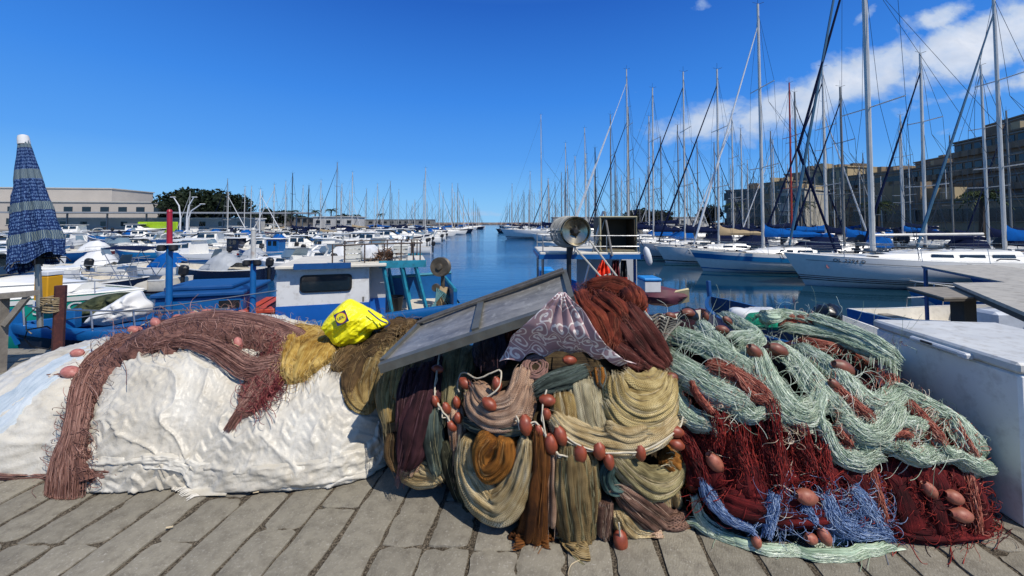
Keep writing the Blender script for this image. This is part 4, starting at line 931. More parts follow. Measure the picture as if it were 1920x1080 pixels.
for i, (sp_, wd) in enumerate([([(235, 280), (320, 310), (390, 350), (430, 385)], 30), ([(600, 195), (720, 225), (840, 275), (960, 340)], [14, 30, 34, 14]), ([(960, 420), (1020, 480), (1080, 545)], 26), ([(700, 370), (760, 420), (820, 465)], 26), ([(500, 110), (570, 105), (640, 112)], 16), ([(880, 250), (930, 290), (910, 330)], 22), ([(1130, 480), (1160, 540), (1195, 590)], 14), ([(880, 520), (920, 515), (950, 520)], 16), ([(300, 290), (360, 370), (420, 400)], 22), ([(690, 500), (720, 530), (735, 545)], 14), ([(170, 340), (190, 380), (240, 440)], 14), ([(800, 620), (820, 700), (850, 800)], 22), ([(1170, 650), (1190, 740), (1200, 840)], 24)]):
    wd2 = (np.array(wd)/2.077 if isinstance(wd, list) else wd/2.077)*.72; bl = SR if i < 11 else SRL
    G, UV = hank_grid(zc(sp_), wd2, bl, .035, 7, .3, i*1.1, 40, 40, lift=.012); reparent(grid_obj('hank', G, UV, SALN), sal)
    pl.add(*hank_strands(zc(sp_), wd2*1.3, bl, 120, .040, r=(.0007, .0014), lift=.022, wander=.8, loose=.015, over=1.3, seed=i+80))
    x0, y0 = sp_[0]; x1, y1 = sp_[-1]; pl.add(*squiggles(zc([(min(x0, x1)-25, min(y0, y1)-20), (max(x0, x1)+25, min(y0, y1)-5), (max(x0, x1)+30, max(y0, y1)+30), (min(x0, x1)-10, max(y0, y1)+20)]), bl, 60, .08, curl=8, lift=(.045, .062), r=(.0007, .0014), seed=i))
reparent(pl.build('tangle', SAL), sal)
CRS = strandmat('cream_strands', ['a58f76', 'c9b79f', 'e0d6c4']); pl = Pool()
for i, q in enumerate([[(230, 430), (260, 470), (300, 430)], [(480, 500), (500, 560), (560, 540), (600, 500)], [(600, 120), (560, 150), (600, 170)], [(1000, 430), (1040, 480), (1060, 500)], [(690, 390), (730, 430), (800, 460)]]):
    pl.add(*squiggles(zc([(q[0][0]-30, q[0][1]-30), (q[-1][0]+30, q[0][1]-10), (q[-1][0]+20, q[-1][1]+50), (q[0][0]-20, q[-1][1]+60)]), SR+SRL, 18, .14, curl=9, lift=(.055, .08), r=(.0009, .0015), seed=i+9))
pl.add(*squiggles(zc([(160, 560), (640, 560), (1200, 680), (1100, 780), (300, 740)]), SRL, 16, .2, curl=4, lift=(.05, .07), r=(.0012, .0022), seed=31))
o = pl.build('loose_cord', CRS); tag(o, 'thin cream cords curling loose over the red and mint nets', 'cord')
BLU = netmat('blue_net', ['22324d', '47618c', '6c86b0', '94a9c8'], 4, 260, .0, .6, .9); BLUS = strandmat('blue_strands', ['384e74', '5d79a6', '89a1c6', 'b8c7da'])
def zb(pts): return zc([(x, y-16) for x, y in pts])
bundle(FN, 'blue net in thick curved hanks low on the front of the right heap', cat, [(zb([(200, 705), (235, 780), (300, 845), (372, 882)]), np.array([18, 26, 24, 14])/2, {'th': .03, 'lift': .015}), (zb([(455, 755), (445, 820), (430, 885)]), [10, 13, 10], {'th': .04, 'lift': .01}), (zb([(640, 760), (680, 845), (760, 888), (862, 892)]), [14, 20, 18, 10], {'th': .035, 'lift': .015}), (zb([(740, 735), (800, 800), (852, 865)]), [14, 18, 12], {'th': .03, 'lift': .02}), (zb([(560, 790), (590, 830), (600, 850)]), [9, 11, 8], {'th': .03, 'lift': .015}), (zb([(660, 840), (760, 905), (850, 905)]), [10, 10, 8], {'th': .03})], BLU, BLUS, SRL, 620, wd_=.7, ls_=.03, sr_=(.0006, .0014), sq=[(zb([(640, 740), (860, 760), (880, 900), (700, 890)]), 260, .16, 5), (zb([(430, 750), (620, 780), (600, 880), (430, 880)]), 110, .14, 5)])
bundle(FN, 'pale mint net spread flat along the paving in front of the right heap', cat, [(zc([(175, 850), (290, 925), (420, 965), (520, 985)]), [8, 12, 13, 12], {'th': .02, 'lift': .02}), (zc([(480, 975), (640, 990), (780, 985), (900, 955)]), [10, 13, 13, 9], {'th': .02, 'lift': .02}), (zc([(640, 950), (760, 930), (880, 900)]), [8, 9, 8], {'th': .02}), (zc([(170, 760), (200, 850), (300, 915)]), [6, 9, 8], {'th': .03, 'mat': netmat('slate_net', [])})], MINT, MINS, SRL, 1300, sq=[(zc([(180, 840), (400, 930), (900, 920), (940, 980), (520, 990), (250, 920)]), 30, .10, 2)], sl_=(.002, .008), wd_=.42, ls_=.012, sr_=(.0006, .0012))
FADE = P('faded_pink_float', 'a5644f', .5, var=.4, scale=24, dirt=.9, dcol=lin('7d3f35'), spec=.4)
BRF = P('brown_float', '7f4836', .45, var=.35, scale=24, dirt=.8, spec=.45)
floats([(*zc([(x, y)])[0], a_, s_) for x, y, a_, s_ in ((140, 90, .1, 1.35), (80, 100, .3, 1.0), (265, 152, .2, 1.0), (205, 105, 1.4, .9), (380, 232, .8, 1.5), (462, 224, .4, 1.45), (720, 300, .5, 1.75), (285, 120, .7, .9), (100, 312, .3, 1.0), (680, 355, .8, 1.0))], SR, BRF, mint, L=.066, R=.0235, lift=.062, key='brownf')
floats([(*zc([(x, y)])[0], a_, s_) for x, y, a_, s_ in ((565, 742, .2, 1.6), (1030, 722, 1.0, 1.3), (1118, 745, .3, 1.4), (1142, 802, .1, 1.6), (385, 898, 1.5, 1.0), (632, 880, 1.2, 1.2), (582, 888, .4, 1.1), (240, 628, .9, 1.7))], SRL, FADE, red, L=.056, R=.021, lift=.055, key='fadef')
# grey rope coiled between the heaps
b = MB()
for k in range(13):
    q = zc([(20+k*3, 100+k*9), (50+k*2, 90+k*8), (85, 110+k*8), (60, 130+k*9), (15, 125+k*10)]) if k % 2 else zc([(30, 105+k*9), (80, 120+k*8), (130-k*3, 130+k*6), (90, 150+k*7)])
    b.tube(rope(q, SR+[SC[0]], .005, .07+.004*k, 30, .02), .0055, 6)
o = b.build('rope', P('grey_rope', '7d7a6e', .85, var=.4, scale=60), None, world=True); tag(o, 'grey rope in loose loops between the centre heap and the mint net', 'rope')
# thin cord on the paving, cigarette ends
b = MB(); b.tube([at_z(x, y, .006) for x, y in crom([(1106, 1036), (1090, 1048), (1072, 1058), (1066, 1072), (1068, 1090)], 24)], .0018, 5); o = b.build('string', P('cream_twine', ''), None, world=True); tag(o, 'thin pale string lying on the paving below the olive column', 'string')
for (x, y, r_, lab) in ((318, 990, .3, 'cigarette end on the paving at the lower left'), (200, 889, .2, 'small white scrap beside the mauve net on the paving'), (620, 903, -.5, 'white scrap on the paving below the right end of the sheet'), (480, 924, .2, 'tan cigarette end just below the hem of the white sheet')):
    p = at_z(x, y, .008); b = MB(); b.lathe([(.004, -.014), (.004, .014)], (0, 0, .004), 8, (math.cos(r_), math.sin(r_), 0)); o = b.build('cigarette_end', P('butt_paper', 'cbb996', .8), None); o.location = p; tag(o, lab, 'litter')
# ================================================================== chest freezer
FW = P('freezer_enamel', 'e2e2de', .38, var=.08, scale=3, dirt=.35, dcol=lin('8d867a'), spec=.5)
FT = P('freezer_lid_top', 'c4c5c1', .5, var=.14, scale=5, dirt=.7, dcol=lin('9a958a'))
fz = empty('chest_freezer', (2.93, 2.31, 0), math.radians(-6.5), 'white chest freezer with scuffed lid at the right edge of the quay', 'freezer')
MB().box((0, 0, .375), (.75, .86, .75), bev=.012).build('cabinet', FW, fz)
MB().box((0, 0, .782), (.78, .88, .055), bev=.012).build('lid', FT, fz)
b = MB(); b.box((-.400, -.05, .770), (.035, .34, .028), bev=.008); b.box((-.405, -.21, .768), (.05, .05, .034), bev=.008); b.build('handle', P('freezer_handle', 'c9cdd0', .4), fz)
MB().box((-.42, -.0, .776), (.006, .07, .012)).build('lock', P('dark_plastic', '2b2d30', .5), fz)
MB().box((0, 0, .752), (.73, .84, .006)).build('seal', P('lid_seal', '7b7d7c', .7), fz)
# ================================================================== boats
WHT = P('white_gelcoat', 'deddd6', .28, var=.06, scale=1.2, dirt=.1, dcol=lin('9d9a90'), spec=.5)
WHG = P('grey_gelcoat', 'b4b6b8', .35, var=.10, scale=1.2, dirt=.15, dcol=lin('8a8a86'))
CRM = P('cream_deck', 'cfc9ba', .6, var=.12, scale=3, dirt=.2)
NVY = P('navy_gelcoat', '121c33', .25, var=.15, scale=1.5)
BLU_ = P('blue_paint', '0b5c9c', .45, var=.18, scale=4, dirt=.25, dcol=lin('0a3566'))
BLD = P('deep_blue_paint', '0c477f', .45, var=.2, scale=4, dirt=.25, dcol=lin('082a55'))
SKB = P('mid_blue_stripe', '1b6fa3', .35, var=.1, scale=2)
TUR = P('turquoise_paint', '1f86a0', .55, var=.35, scale=7, dirt=.5, dcol=lin('27444a'))
TEA = P('teal_paint', '0f8f7d', .4, var=.15, scale=3)
REDP = P('red_paint', 'a3201f', .45, var=.2, scale=4)
ORR = P('orange_red_paint', 'b8432a', .6, var=.25, scale=6, dirt=.3)
MAR = P('maroon_paint', '5b1f24', .5, var=.2, scale=5)
BLK = P('black_rubber', '17181a', .55, var=.3, scale=8)
GLS = P('smoked_glass', '18242c', .08, var=.3, scale=2, spec=.8)
GLC = P('pale_glass', '6f828c', .08, var=.2, scale=2, spec=.8)
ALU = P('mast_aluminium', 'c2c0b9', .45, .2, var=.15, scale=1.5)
ALD = P('mast_aluminium_shade', '85827b', .5, .3, var=.2, scale=1.5)  # darker grey aluminium for some masts and fittings
STL = P('stainless_rail', '9fa2a4', .3, .8, var=.1)
WIRE = P('rigging_wire', '55585c', .5, .4, var=.1)
CVB = P('blue_sail_cover', '0a529a', .9, var=.25, scale=5, bump=.4, bscale=14, spec=.08)
CVN = P('navy_sail_cover', '0f1a38', .9, var=.3, scale=5, bump=.4, bscale=14, spec=.08)
CVT = P('beige_sail_cover', '9d8a6a', .85, var=.2, scale=5, bump=.4, bscale=14)
CVG = P('grey_tarpaulin', '9fa4a8', .55, var=.2, scale=4, bump=.5, bscale=12)
CVW = P('white_tarpaulin', 'd5d6d4', .55, var=.12, scale=4, bump=.5, bscale=10)
BROWNW = P('brown_wood', '6d4a2e', .6, var=.3, scale=10)
DKG = P('weathered_deck', '8f8b80', .7, var=.25, scale=2, dirt=.4, dcol=lin('5a564e'))
GRYW = P('old_plank_wood', '8b8478', .85, var=.35, scale=12, bump=.4, bscale=30)
def hullgrid(L, B, Fr, draft=.3, rake=.5, tw=.72, sheer=.35, n=20, m=9, full=.62, flare=0):
    t = np.linspace(0, 1, n)[:, None]; s = np.linspace(0, 1, m)[None]
    b = np.where(t < .5, tw+(1-tw)*np.sin(PI*np.clip(t, 0, .5)), 1-np.clip((t-.5)/.5, 0, 1)**2.3)*B/2
    zs = Fr*(1+sheer*np.clip((t-.35)/.65, 0, 1)**2+.08*np.clip((.3-t)/.3, 0, 1))
    y = b*(1-(1-s)**2.6)**full*(1-flare*(1-s)*t)
    z = -draft+(zs+draft)*s
    x = -L/2+L*t-rake*(1-s)*t**5
    return np.stack([x+0*s, y, z+0*t], -1)
def both(G): return G, G*np.array([1, -1, 1])
def hull_parts(root, L, B, Fr, hm, dm, stripe=None, boot=None, open_=False, floor=.12, inner=None, gun=None, **k):
    G = hullgrid(L, B, Fr, **k); a, c = both(G); b = MB(); b.grid(a); b.grid(c[:, ::-1])
    tr = [tuple(p) for p in a[0]]+[tuple(p) for p in c[0][::-1]]; b.add(tr, [tuple(range(len(tr)))])
    b.build('hull', hm, root, sharp=50)
    def band(s0, s1, off, name, mat):
        m_ = G.shape[1]; S_ = np.linspace(0, 1, m_); b = MB()
        q = np.stack([np.stack([np.interp(s_, S_, G[i, :, d]) for d in range(3)]) for i in range(G.shape[0]) for s_ in (s0, s1)]).reshape(G.shape[0], 2, 3)
        q = q+np.array([0, off*2.5, 0]); q[-1, :, 0] += off
        for w_ in both(q): b.grid(w_)
        b.build(name, mat, root)
    if stripe: band(stripe[0], stripe[1], .006, 'sheer_stripe', stripe[2])
    if boot: band(boot[0], boot[1], .006, 'waterline_stripe', boot[2])
    sh = G[:, -1]; N_ = len(sh)
    if open_:
        I = hullgrid(L-.16, B-.14, Fr, **k); zf = floor; b = MB()
        for w_ in both(np.stack([I[:, -1], np.stack([I[:, -1, 0], I[:, -1, 1]*.86, np.full(N_, zf)], -1)], 1)): b.grid(w_)
        fl_ = np.stack([I[:, -1, 0], I[:, -1, 1]*.86, np.full(N_, zf)], -1); b.grid(np.stack([fl_, fl_*np.array([1, -1, 1])], 1))
        b.build('inside', inner or dm, root)
        b = MB(); gw = np.stack([sh+np.array([0, .012, .004]), np.stack([I[:, -1, 0], I[:, -1, 1], sh[:, 2]+.004], -1)], 1)
        gw2 = np.stack([sh+np.array([0, .012, -.03]), sh+np.array([0, .012, .004])], 1)
        for w_ in both(gw): b.grid(w_)
        for w_ in both(gw2): b.grid(w_)
        b.box((-L/2+.05, 0, sh[0, 2]-.02), (.06, sh[0, 1]*2, .06)); b.build('gunwale', gun or hm, root, smooth=False)
    else:
        w_ = np.linspace(-1, 1, 7); D = np.stack([np.stack([sh[:, 0], sh[:, 1]*q*.985, sh[:, 2]-.02+.06*(1-q*q)*min(1, B/2.5)], -1) for q in w_], 1)
        MB().grid(D).build('deck', dm, root)
        b = MB()
        for g in both(sh+np.array([0, -.01, .015])): b.tube(g, .016, 4)
        b.build('toe_rail', gun or hm, root)
    return G
def loft_box(b, secs):
    """secs: list of (x, halfwidth_bottom, halfwidth_top, z0, z1); rounded cabin loft"""
    G = []
    for (x, wb_, wt, z0, z1) in secs:
        h = z1-z0; r = min(.12, h*.35)
        G.append([(x, -wb_, z0), (x, -wt, z1-r), (x, -wt+r*.7, z1-.02), (x, 0, z1+.02), (x, wt-r*.7, z1-.02), (x, wt, z1-r), (x, wb_, z0)])
    G = np.array(G, float); b.grid(G); n = G.shape[1]
    b.add(G[0], [tuple(range(n))]); b.add(G[-1], [tuple(range(n))]); return b
def pane(b, x0, x1, y0, y1, z0, z1, off=.012, sl=0, sgn=1):
    b.poly([(x0, sgn*(y0+off), z0), (x1, sgn*(y1+off), z0), (x1-sl, sgn*(y1+off-.03), z1), (x0+sl*.3, sgn*(y0+off-.03), z1)], (0, -sgn*.02, 0))
def spar(b, p0, p1, r0, r1=None, n=8): b.tube([p0, [(a+c)/2 for a, c in zip(p0, p1)], p1], [r0, (r0+(r1 or r0))/2, r1 or r0], n)
def make_sail(L=10, H=13, sheer=.24, Fr=None, name='sailboat', hull='w', stripe=None, boot=NVY, cover=CVN, jib=None, mast=ALU, detail=1, deckm=None, label='', cat='sailboat', mx=.08, r=.075, spr=2, hood=None, lean=0, group=None):
    root = empty(name, (0, 0, WZ), 0, label, cat, group)
    B = L*.31; Fr = Fr or (.072*L+.15); hm = {'w': WHT, 'g': WHG, 'n': NVY, 'b': BLD, 'r': MAR, 'c': CRM}[hull]
    G = hull_parts(root, L, B, Fr, hm, deckm or DKG, stripe=(.72, .90, stripe) if stripe else None, boot=(.335, .38, boot) if boot else None, rake=L*.085, tw=.62, sheer=sheer, draft=.35, n=24 if detail > 1 else 14, m=9 if detail > 1 else 7)
    b = MB(); loft_box(b, [(-L*.18, B*.28, B*.24, Fr-.02, Fr+.42), (0, B*.27, B*.23, Fr, Fr+.40), (L*.14, B*.20, B*.16, Fr+.04, Fr+.30), (L*.25, B*.10, B*.07, Fr+.12, Fr+.20)]); b.build('coachroof', WHT, root)
    if detail > 0:
        for sg in (1, -1):
            for (xa, xb) in ((-L*.15, -L*.08), (-L*.06, L*.015), (L*.03, L*.09)):
                b = MB(); wa, wb_ = np.interp([xa, xb], [-L*.18, 0, L*.14], [B*.26, B*.25, B*.18]); pane(b, xa, xb, wa, wb_, Fr+.14, Fr+.27, .014, .05, sg); b.build('window', GLS, root, smooth=False)
        b = MB(); b.box((-L*.33, 0, Fr-.02), (L*.26, B*.42, .10), bev=.03); b.build('cockpit', WHG, root)
    xm = L*mx; top = Fr+.35+H; lx = -lean*H
    b = MB(); b.tube([(xm+lx*q, 0, Fr+.2+(top-Fr-.2)*q) for q in (0, .5, 1)], [r, r, r*.75], 8); m_ = b.build('mast', mast, root)
    b = MB()
    for k in range(spr):
        q = (k+1)/(spr+1)*.98; z = Fr+.3+H*q; w_ = B*(.36-.06*k)
        for sg in (1, -1): b.tube([(xm+lx*q, 0, z), (xm+lx*q-.12, sg*w_, z+.06)], .028, 5)
    b.build('spreader', mast, root)
    b = MB(); b.tube([(xm+lx, 0, top), (xm+lx-.35, 0, top+.12)], .012, 4); b.tube([(xm+lx, 0, top), (xm+lx, 0, top+.45)], .010, 4); b.tube([(xm+lx, 0, top+.05), (xm+lx+.3, 0, top+.10)], .010, 4); b.build('masthead', BLK, root)
    bl = L*.36; zb = Fr+1.05
    b = MB(); b.tube([(xm-.05, 0, zb), (xm-bl, 0, zb+.05)], .06, 6); b.build('boom', mast, root)
    if cover:
        b = MB(); n = 16; A_ = []
        for i in range(n):
            q = i/(n-1); h = .40*(1-q)**1.5+.15+.03*math.sin(i*1.9); w_ = .11+.05*(1-q); x = xm-.02-bl*.97*q; z0 = zb-.05
            if q == 0: h = .75; w_ = .09
            A_.append([(x, -w_*.7, z0-.05), (x, -w_, z0+.10), (x, -w_*.5, z0+h*.75), (x, 0, z0+h), (x, w_*.5, z0+h*.75), (x, w_, z0+.10), (x, w_*.7, z0-.05)])
        b.grid(np.array(A_)); b.build('sail_cover', cover, root)
    if jib:
        b = MB(); q0 = np.array([L*.48, 0, Fr*1.32+.25]); q1 = np.array([xm+lx*.93, 0, Fr+H*.94]); pts = [q0+(q1-q0)*q for q in np.linspace(0, 1, 12)]
        b.tube(pts, [.04]+[.066-.034*q for q in np.linspace(0, 1, 10)]+[.03], 6); b.build('furled_jib', jib, root)
    b = MB(); rw = .009 if detail > 1 else .012
    for sg in (1, -1):
        pr = None
        for fr_, xo in ((.98, 0), (.66, -.25)):
            w_ = B*.36 if fr_ > .9 else B*.34
            pts = [(xm-.15+xo*.3, sg*B*.42, Fr+.05), (xm-.12+lx*.33, sg*B*(.36 if fr_ > .9 else .1), Fr+.3+H*.33)]
            if fr_ > .9: pts.append((xm-.12+lx*.66, sg*B*.30, Fr+.3+H*.66))
            pts.append((xm+lx*fr_, 0, Fr+.2+H*fr_)); b.tube(pts, rw, 3, cap=False)
        b.tube([(-L*.48, sg*B*.22, Fr+.1), (xm+lx*.9-.5, 0, Fr+H*.62), (xm+lx, 0, top)], rw, 3, cap=False)
    if not jib: b.tube([(L*.48, 0, Fr*1.3), (xm+lx*.97, 0, Fr+.2+H*.97)], rw, 3, cap=False)
    b.build('rigging', WIRE, root)
    if detail > 0:
        b = MB(); sh = G[:, -1]
        idx = range(0, len(sh), 4 if detail > 1 else 3)
        for g in both(sh):
            up = g+np.array([0, 0, .55]); up[:, 1] *= .97
            b.tube(up[1:], .010, 3, cap=False)
            if detail > 1: b.tube((g+np.array([0, 0, .3]))[1:], .007, 3, cap=False)
            for i in idx: b.tube([g[i], up[i]], .012, 4)
        e_ = sh[-1]; b.tube([(e_[0]-.9, .35, e_[2]+.55), (e_[0]-.05, .15, e_[2]+.62), (e_[0]+.1, 0, e_[2]+.62), (e_[0]-.05, -.15, e_[2]+.62), (e_[0]-.9, -.35, e_[2]+.55)], .016, 4)
        b.build('guard_rail', STL, root)
        b = MB(); b.tube([(L*.49, 0, Fr*1.32+.0), (L*.51, 0, Fr*1.25), (L*.50, 0, Fr*1.02)], [.03, .04, .03], 6); b.tube([(L*.505, -.14, Fr*1.05), (L*.50, 0, Fr*1.0), (L*.505, .14, Fr*1.05)], .025, 5); b.build('anchor', STL, root)
    gr_ = random.Random(int(L*100+H*10))
    if detail > 0:
        b = MB()
        for k in range(26):
            x = gr_.uniform(-L*.44, L*.36); w_ = np.interp(x, [-L*.5, 0, L*.5], [B*.3, B*.42, B*.05]); y = gr_.uniform(-1, 1)*w_; z = Fr+.06+(.4 if abs(y) < B*.22 and -L*.18 < x < L*.1 else .02); s_ = gr_.uniform(.06, .22)
            if k % 3 == 0: b.lathe([(.06, 0), (.075, .05), (.05, .12), (.06, .16)], (x, y, z), 8)
            elif k % 3 == 1: b.box((x, y, z+s_*.3), (s_*2.2, s_*1.2, s_*.6), rz=gr_.uniform(0, 3), bev=.02)
            else: b.tube([(x, y, z), (x+.3, y+.1, z+.05), (x+.5, y-.2, z+.03), (x+.9, y, z)], .025, 5)
        b.build('deck_gear', gr_.choice((BLK, CVN, BROWNW)), root)
        b = MB(); b.lathe([(.33, -.015), (.36, 0), (.33, .015)], (-L*.36, 0, Fr+.75), 18, (1, 0, .2)); b.box((-L*.345, 0, Fr+.4), (.12, .2, .7), bev=.03); b.build('steering_wheel', BLK, root)
        for q in (-.2, 0, .18):
            x = L*q; y = np.interp(x, [-L*.5, 0, L*.5], [B*.36, B*.5, 0])+.08
            b = MB(); b.lathe([(0, -.34), (.09, -.28), (.10, -.1), (.07, .02), (0, .05)], (x, y, Fr-.1), 8); b.build('fender', gr_.choice((WHG, CVN, WHG)), root)
        b = MB(); b.box((L*.2, 0, Fr+.34), (.6, .6, .05), bev=.01); b.box((L*.02, 0, Fr+.47), (.5, .5, .05), bev=.01); b.build('deck_hatch', GLS, root)
        if hood is None: hood = gr_.choice((CVN, CVN, CVB, BLK))
    if hood:
        b = MB(); loft_box(b, [(-L*.20, B*.27, B*.20, Fr+.3, Fr+.92), (-L*.13, B*.27, B*.21, Fr+.3, Fr+.98), (-L*.06, B*.24, B*.16, Fr+.33, Fr+.5)]); b.build('sprayhood', hood, root)
    return remember(root)
def make_motor(name, label, cat, L=5, hull='w', kind='console', stripe=None, cover=None, cabin=WHT, engine=True, deckm=None, bimini=None, group=None, Fr=None, arch=False, rail=True, sheer=.38):
    root = empty(name, (0, 0, WZ), 0, label, cat, group)
    hm = {'w': WHT, 'n': NVY, 'b': BLU_, 'd': BLD, 'c': CRM, 'g': WHG, 'r': MAR, 't': TEA, 's': SKB}[hull]; B = L*.36 if L < 6 else L*.32; Fr = Fr or (.10*L+.12)
    op = kind in ('open', 'console', 'wheel')
    G = hull_parts(root, L, B, Fr, hm, deckm or WHT, stripe=stripe, open_=op, rake=L*.12, sheer=sheer, draft=.25, n=14, m=7, floor=Fr*.45, inner=deckm or CRM, gun=WHT if hull != 'w' else (deckm or WHT), full=.5)
    if kind == 'cabin':
        b = MB(); loft_box(b, [(-L*.12, B*.36, B*.30, Fr, Fr+.85), (L*.05, B*.35, B*.27, Fr, Fr+.85), (L*.17, B*.30, B*.22, Fr, Fr+.35), (L*.36, B*.14, B*.08, Fr+.1, Fr+.24)]); b.build('cabin', cabin, root)
        for sg in (1, -1):
            b = MB(); pane(b, -L*.10, -L*.015, B*.33, B*.33, Fr+.42, Fr+.72, .014, .03, sg); b.build('window', GLS, root, smooth=False)
            b = MB(); pane(b, 0, L*.075, B*.33, B*.31, Fr+.42, Fr+.72, .014, .05, sg); b.build('window', GLS, root, smooth=False)
        b = MB(); b.poly([(L*.075, -B*.22, Fr+.78), (L*.075, B*.22, Fr+.78), (L*.165, B*.20, Fr+.42), (L*.165, -B*.20, Fr+.42)], (.03, 0, .03)); b.build('windscreen', GLS, root, smooth=False)
        b = MB(); b.box((-L*.02, 0, Fr+.9), (L*.26, B*.66, .05), bev=.02); b.build('roof', cabin, root)
    if kind == 'cruiser':
        b = MB(); loft_box(b, [(-L*.05, B*.38, B*.30, Fr, Fr+.35), (L*.1, B*.36, B*.26, Fr, Fr+.38), (L*.3, B*.2, B*.13, Fr+.05, Fr+.3), (L*.42, B*.08, B*.05, Fr+.15, Fr+.24)]); b.build('cabin', cabin, root)
        b = MB(); 
        for sg in (1, -1): pane(b, 0, L*.12, B*.345, B*.33, Fr+.13, Fr+.25, .02, .04, sg); 
        b.build('window', GLS, root, smooth=False)
        b = MB(); q = [(-L*.08, B*.36), (L*.02, B*.35), (L*.10, B*.2), (L*.12, 0), (L*.10, -B*.2), (L*.02, -B*.35), (-L*.08, -B*.36)]
        b.grid(np.array([[(x, y, Fr+.33) for x, y in q], [(x-.22, y*.85, Fr+.33+.42) for x, y in q]])); b.build('windscreen', GLC, root)
        b = MB(); b.tube([(-.22+x, y*.85, Fr+.75) for x, y in q], .02, 5); b.build('screen_frame', STL, root)
        b = MB(); b.box((-L*.3, 0, Fr+.08), (L*.3, B*.66, .16), bev=.05); b.build('cockpit_seat', WHT, root)
    if kind in ('console', 'open'):
        b = MB(); b.box((L*.02, 0, Fr*.45+.38), (.5, .55, .76), bev=.06, taper=.85)
        b.build('console', WHT, root) if kind == 'console' else None
        for x in (-L*.26, L*.24):
            bb = MB(); bb.box((x, 0, Fr*.75), (.3, B*.74, .08), bev=.02); bb.build('seat', WHT if hull != 'b' else GRYW, root)
        if kind == 'console':
            b = MB(); b.poly([(L*.05, -.24, Fr+.55), (L*.05, .24, Fr+.55), (L*.02, .2, Fr+.9), (L*.02, -.2, Fr+.9)], (.012, 0, 0)); b.build('windscreen', GLC, root, smooth=False)
    if kind == 'wheel':
        b = MB(); b.box((-L*.1, 0, Fr+.35), (L*.2, B*.5, 1.1), bev=.04); b.build('wheelhouse', cabin, root)
        b = MB(); b.box((-L*.1, 0, Fr+.93), (L*.26, B*.6, .06), bev=.02); b.build('roof', WHT, root)
        for sg in (1, -1):
            for q in (-.14, -.06):
                b = MB(); b.box((L*q, sg*B*.252, Fr+.6), (L*.055, .02, .34)); b.build('window', GLS, root, smooth=False)
    if cover is not None:
        b = MB(); x0, x1 = (-L*.2, L*.12) if kind in ('console', 'open') else (-L*.4, L*.0); A_ = []
        for i in range(12):
            q = i/11; x = x0+(x1-x0)*q; h = .75*math.sin(PI*(q*.9+.07))**.6+.04*math.sin(i*2.3)
            A_.append([(x+random.uniform(-.03, .03), y*B*.40*(1-.15*abs(q-.5)), Fr-.02+h*(1-abs(y)**2.2)+.03*math.sin(i*3+y*9)) for y in np.linspace(-1, 1, 9)])
        b.grid(np.array(A_)); b.build('cover', cover, root)
    if bimini is not None:
        b = MB(); A_ = [[(x, y*B*.42, Fr+1.25-.10*y*y-.12*((x/L)*4)**2*.3) for y in np.linspace(-1, 1, 7)] for x in np.linspace(-L*.32, L*.1, 8)]; b.grid(np.array(A_)); o = b.build('awning', bimini, root)
        b = MB()
        for sg in (1, -1):
            for x in (-L*.3, L*.08): spar(b, (-L*.1, sg*B*.42, Fr), (x, sg*B*.42, Fr+1.15), .014, n=5)
        b.build('awning_frame', STL, root)
    if arch:
        b = MB(); b.tube([(-L*.3, B*.40, Fr), (-L*.36, B*.38, Fr+.7), (-L*.38, B*.2, Fr+.92), (-L*.38, -B*.2, Fr+.92), (-L*.36, -B*.38, Fr+.7), (-L*.3, -B*.40, Fr)], .055, 6); b.build('arch', WHT, root)
    if engine:
        x = -L/2-.12; b = MB(); b.box((x-.05, 0, Fr+.32), (.34, .26, .40), bev=.08, ry=-.15); o = b.build('outboard_motor', BLK, root)
        b = MB(); b.box((x-.02, 0, Fr-.15), (.12, .12, .7), bev=.03); b.build('motor_leg', BLK, root)
    b = MB(); sh = G[:, -1]
    if not rail: return remember(root)
    for g in both(sh[6:]):
        up = g+np.array([-.05, 0, .26]); up[:, 1] *= .9; b.tube(up, .013, 4, cap=False)
        for i in (0, 3, 6): b.tube([g[i], up[i]], .012, 4)
    b.build('bow_rail', STL, root)
    return remember(root)
def put(root, px, py, rz, sc=1.0):
    p = at_z(px, py, WZ); root.location = p; root.rotation_euler = (0, 0, math.radians(rz)); root.scale = (sc,)*3; return root
# ================================================================== marina placement
def wy(py): return at_z(960, py, WZ)[1]
def sail_at(px_mast, ytop, Y, label, rz=180, L=None, mx=.08, **k):
    """sailboat whose mast stands where the photo shows it"""
    p = at_y(px_mast, 415, Y); ztop = at_y(px_mast, ytop, Y)[2]; Ht = ztop-WZ
    L = L or max(7.5, Ht*.78); Fr = .072*L+.15
    r = make_sail(L=L, H=Ht-Fr-.35, mx=mx, label=label, **k)
    c, s_ = math.cos(math.radians(rz)), math.sin(math.radians(rz))
    r.location = (p[0]-c*L*mx, Y-s_*L*mx, WZ); r.rotation_euler = (0, 0, math.radians(rz)); return r
CVW_ = P('white_furled_sail', 'd0d2d2', .7, var=.15, scale=5)
CVTL = P('teal_blue_furled_sail', '2c5f7c', .7, var=.3, scale=3)
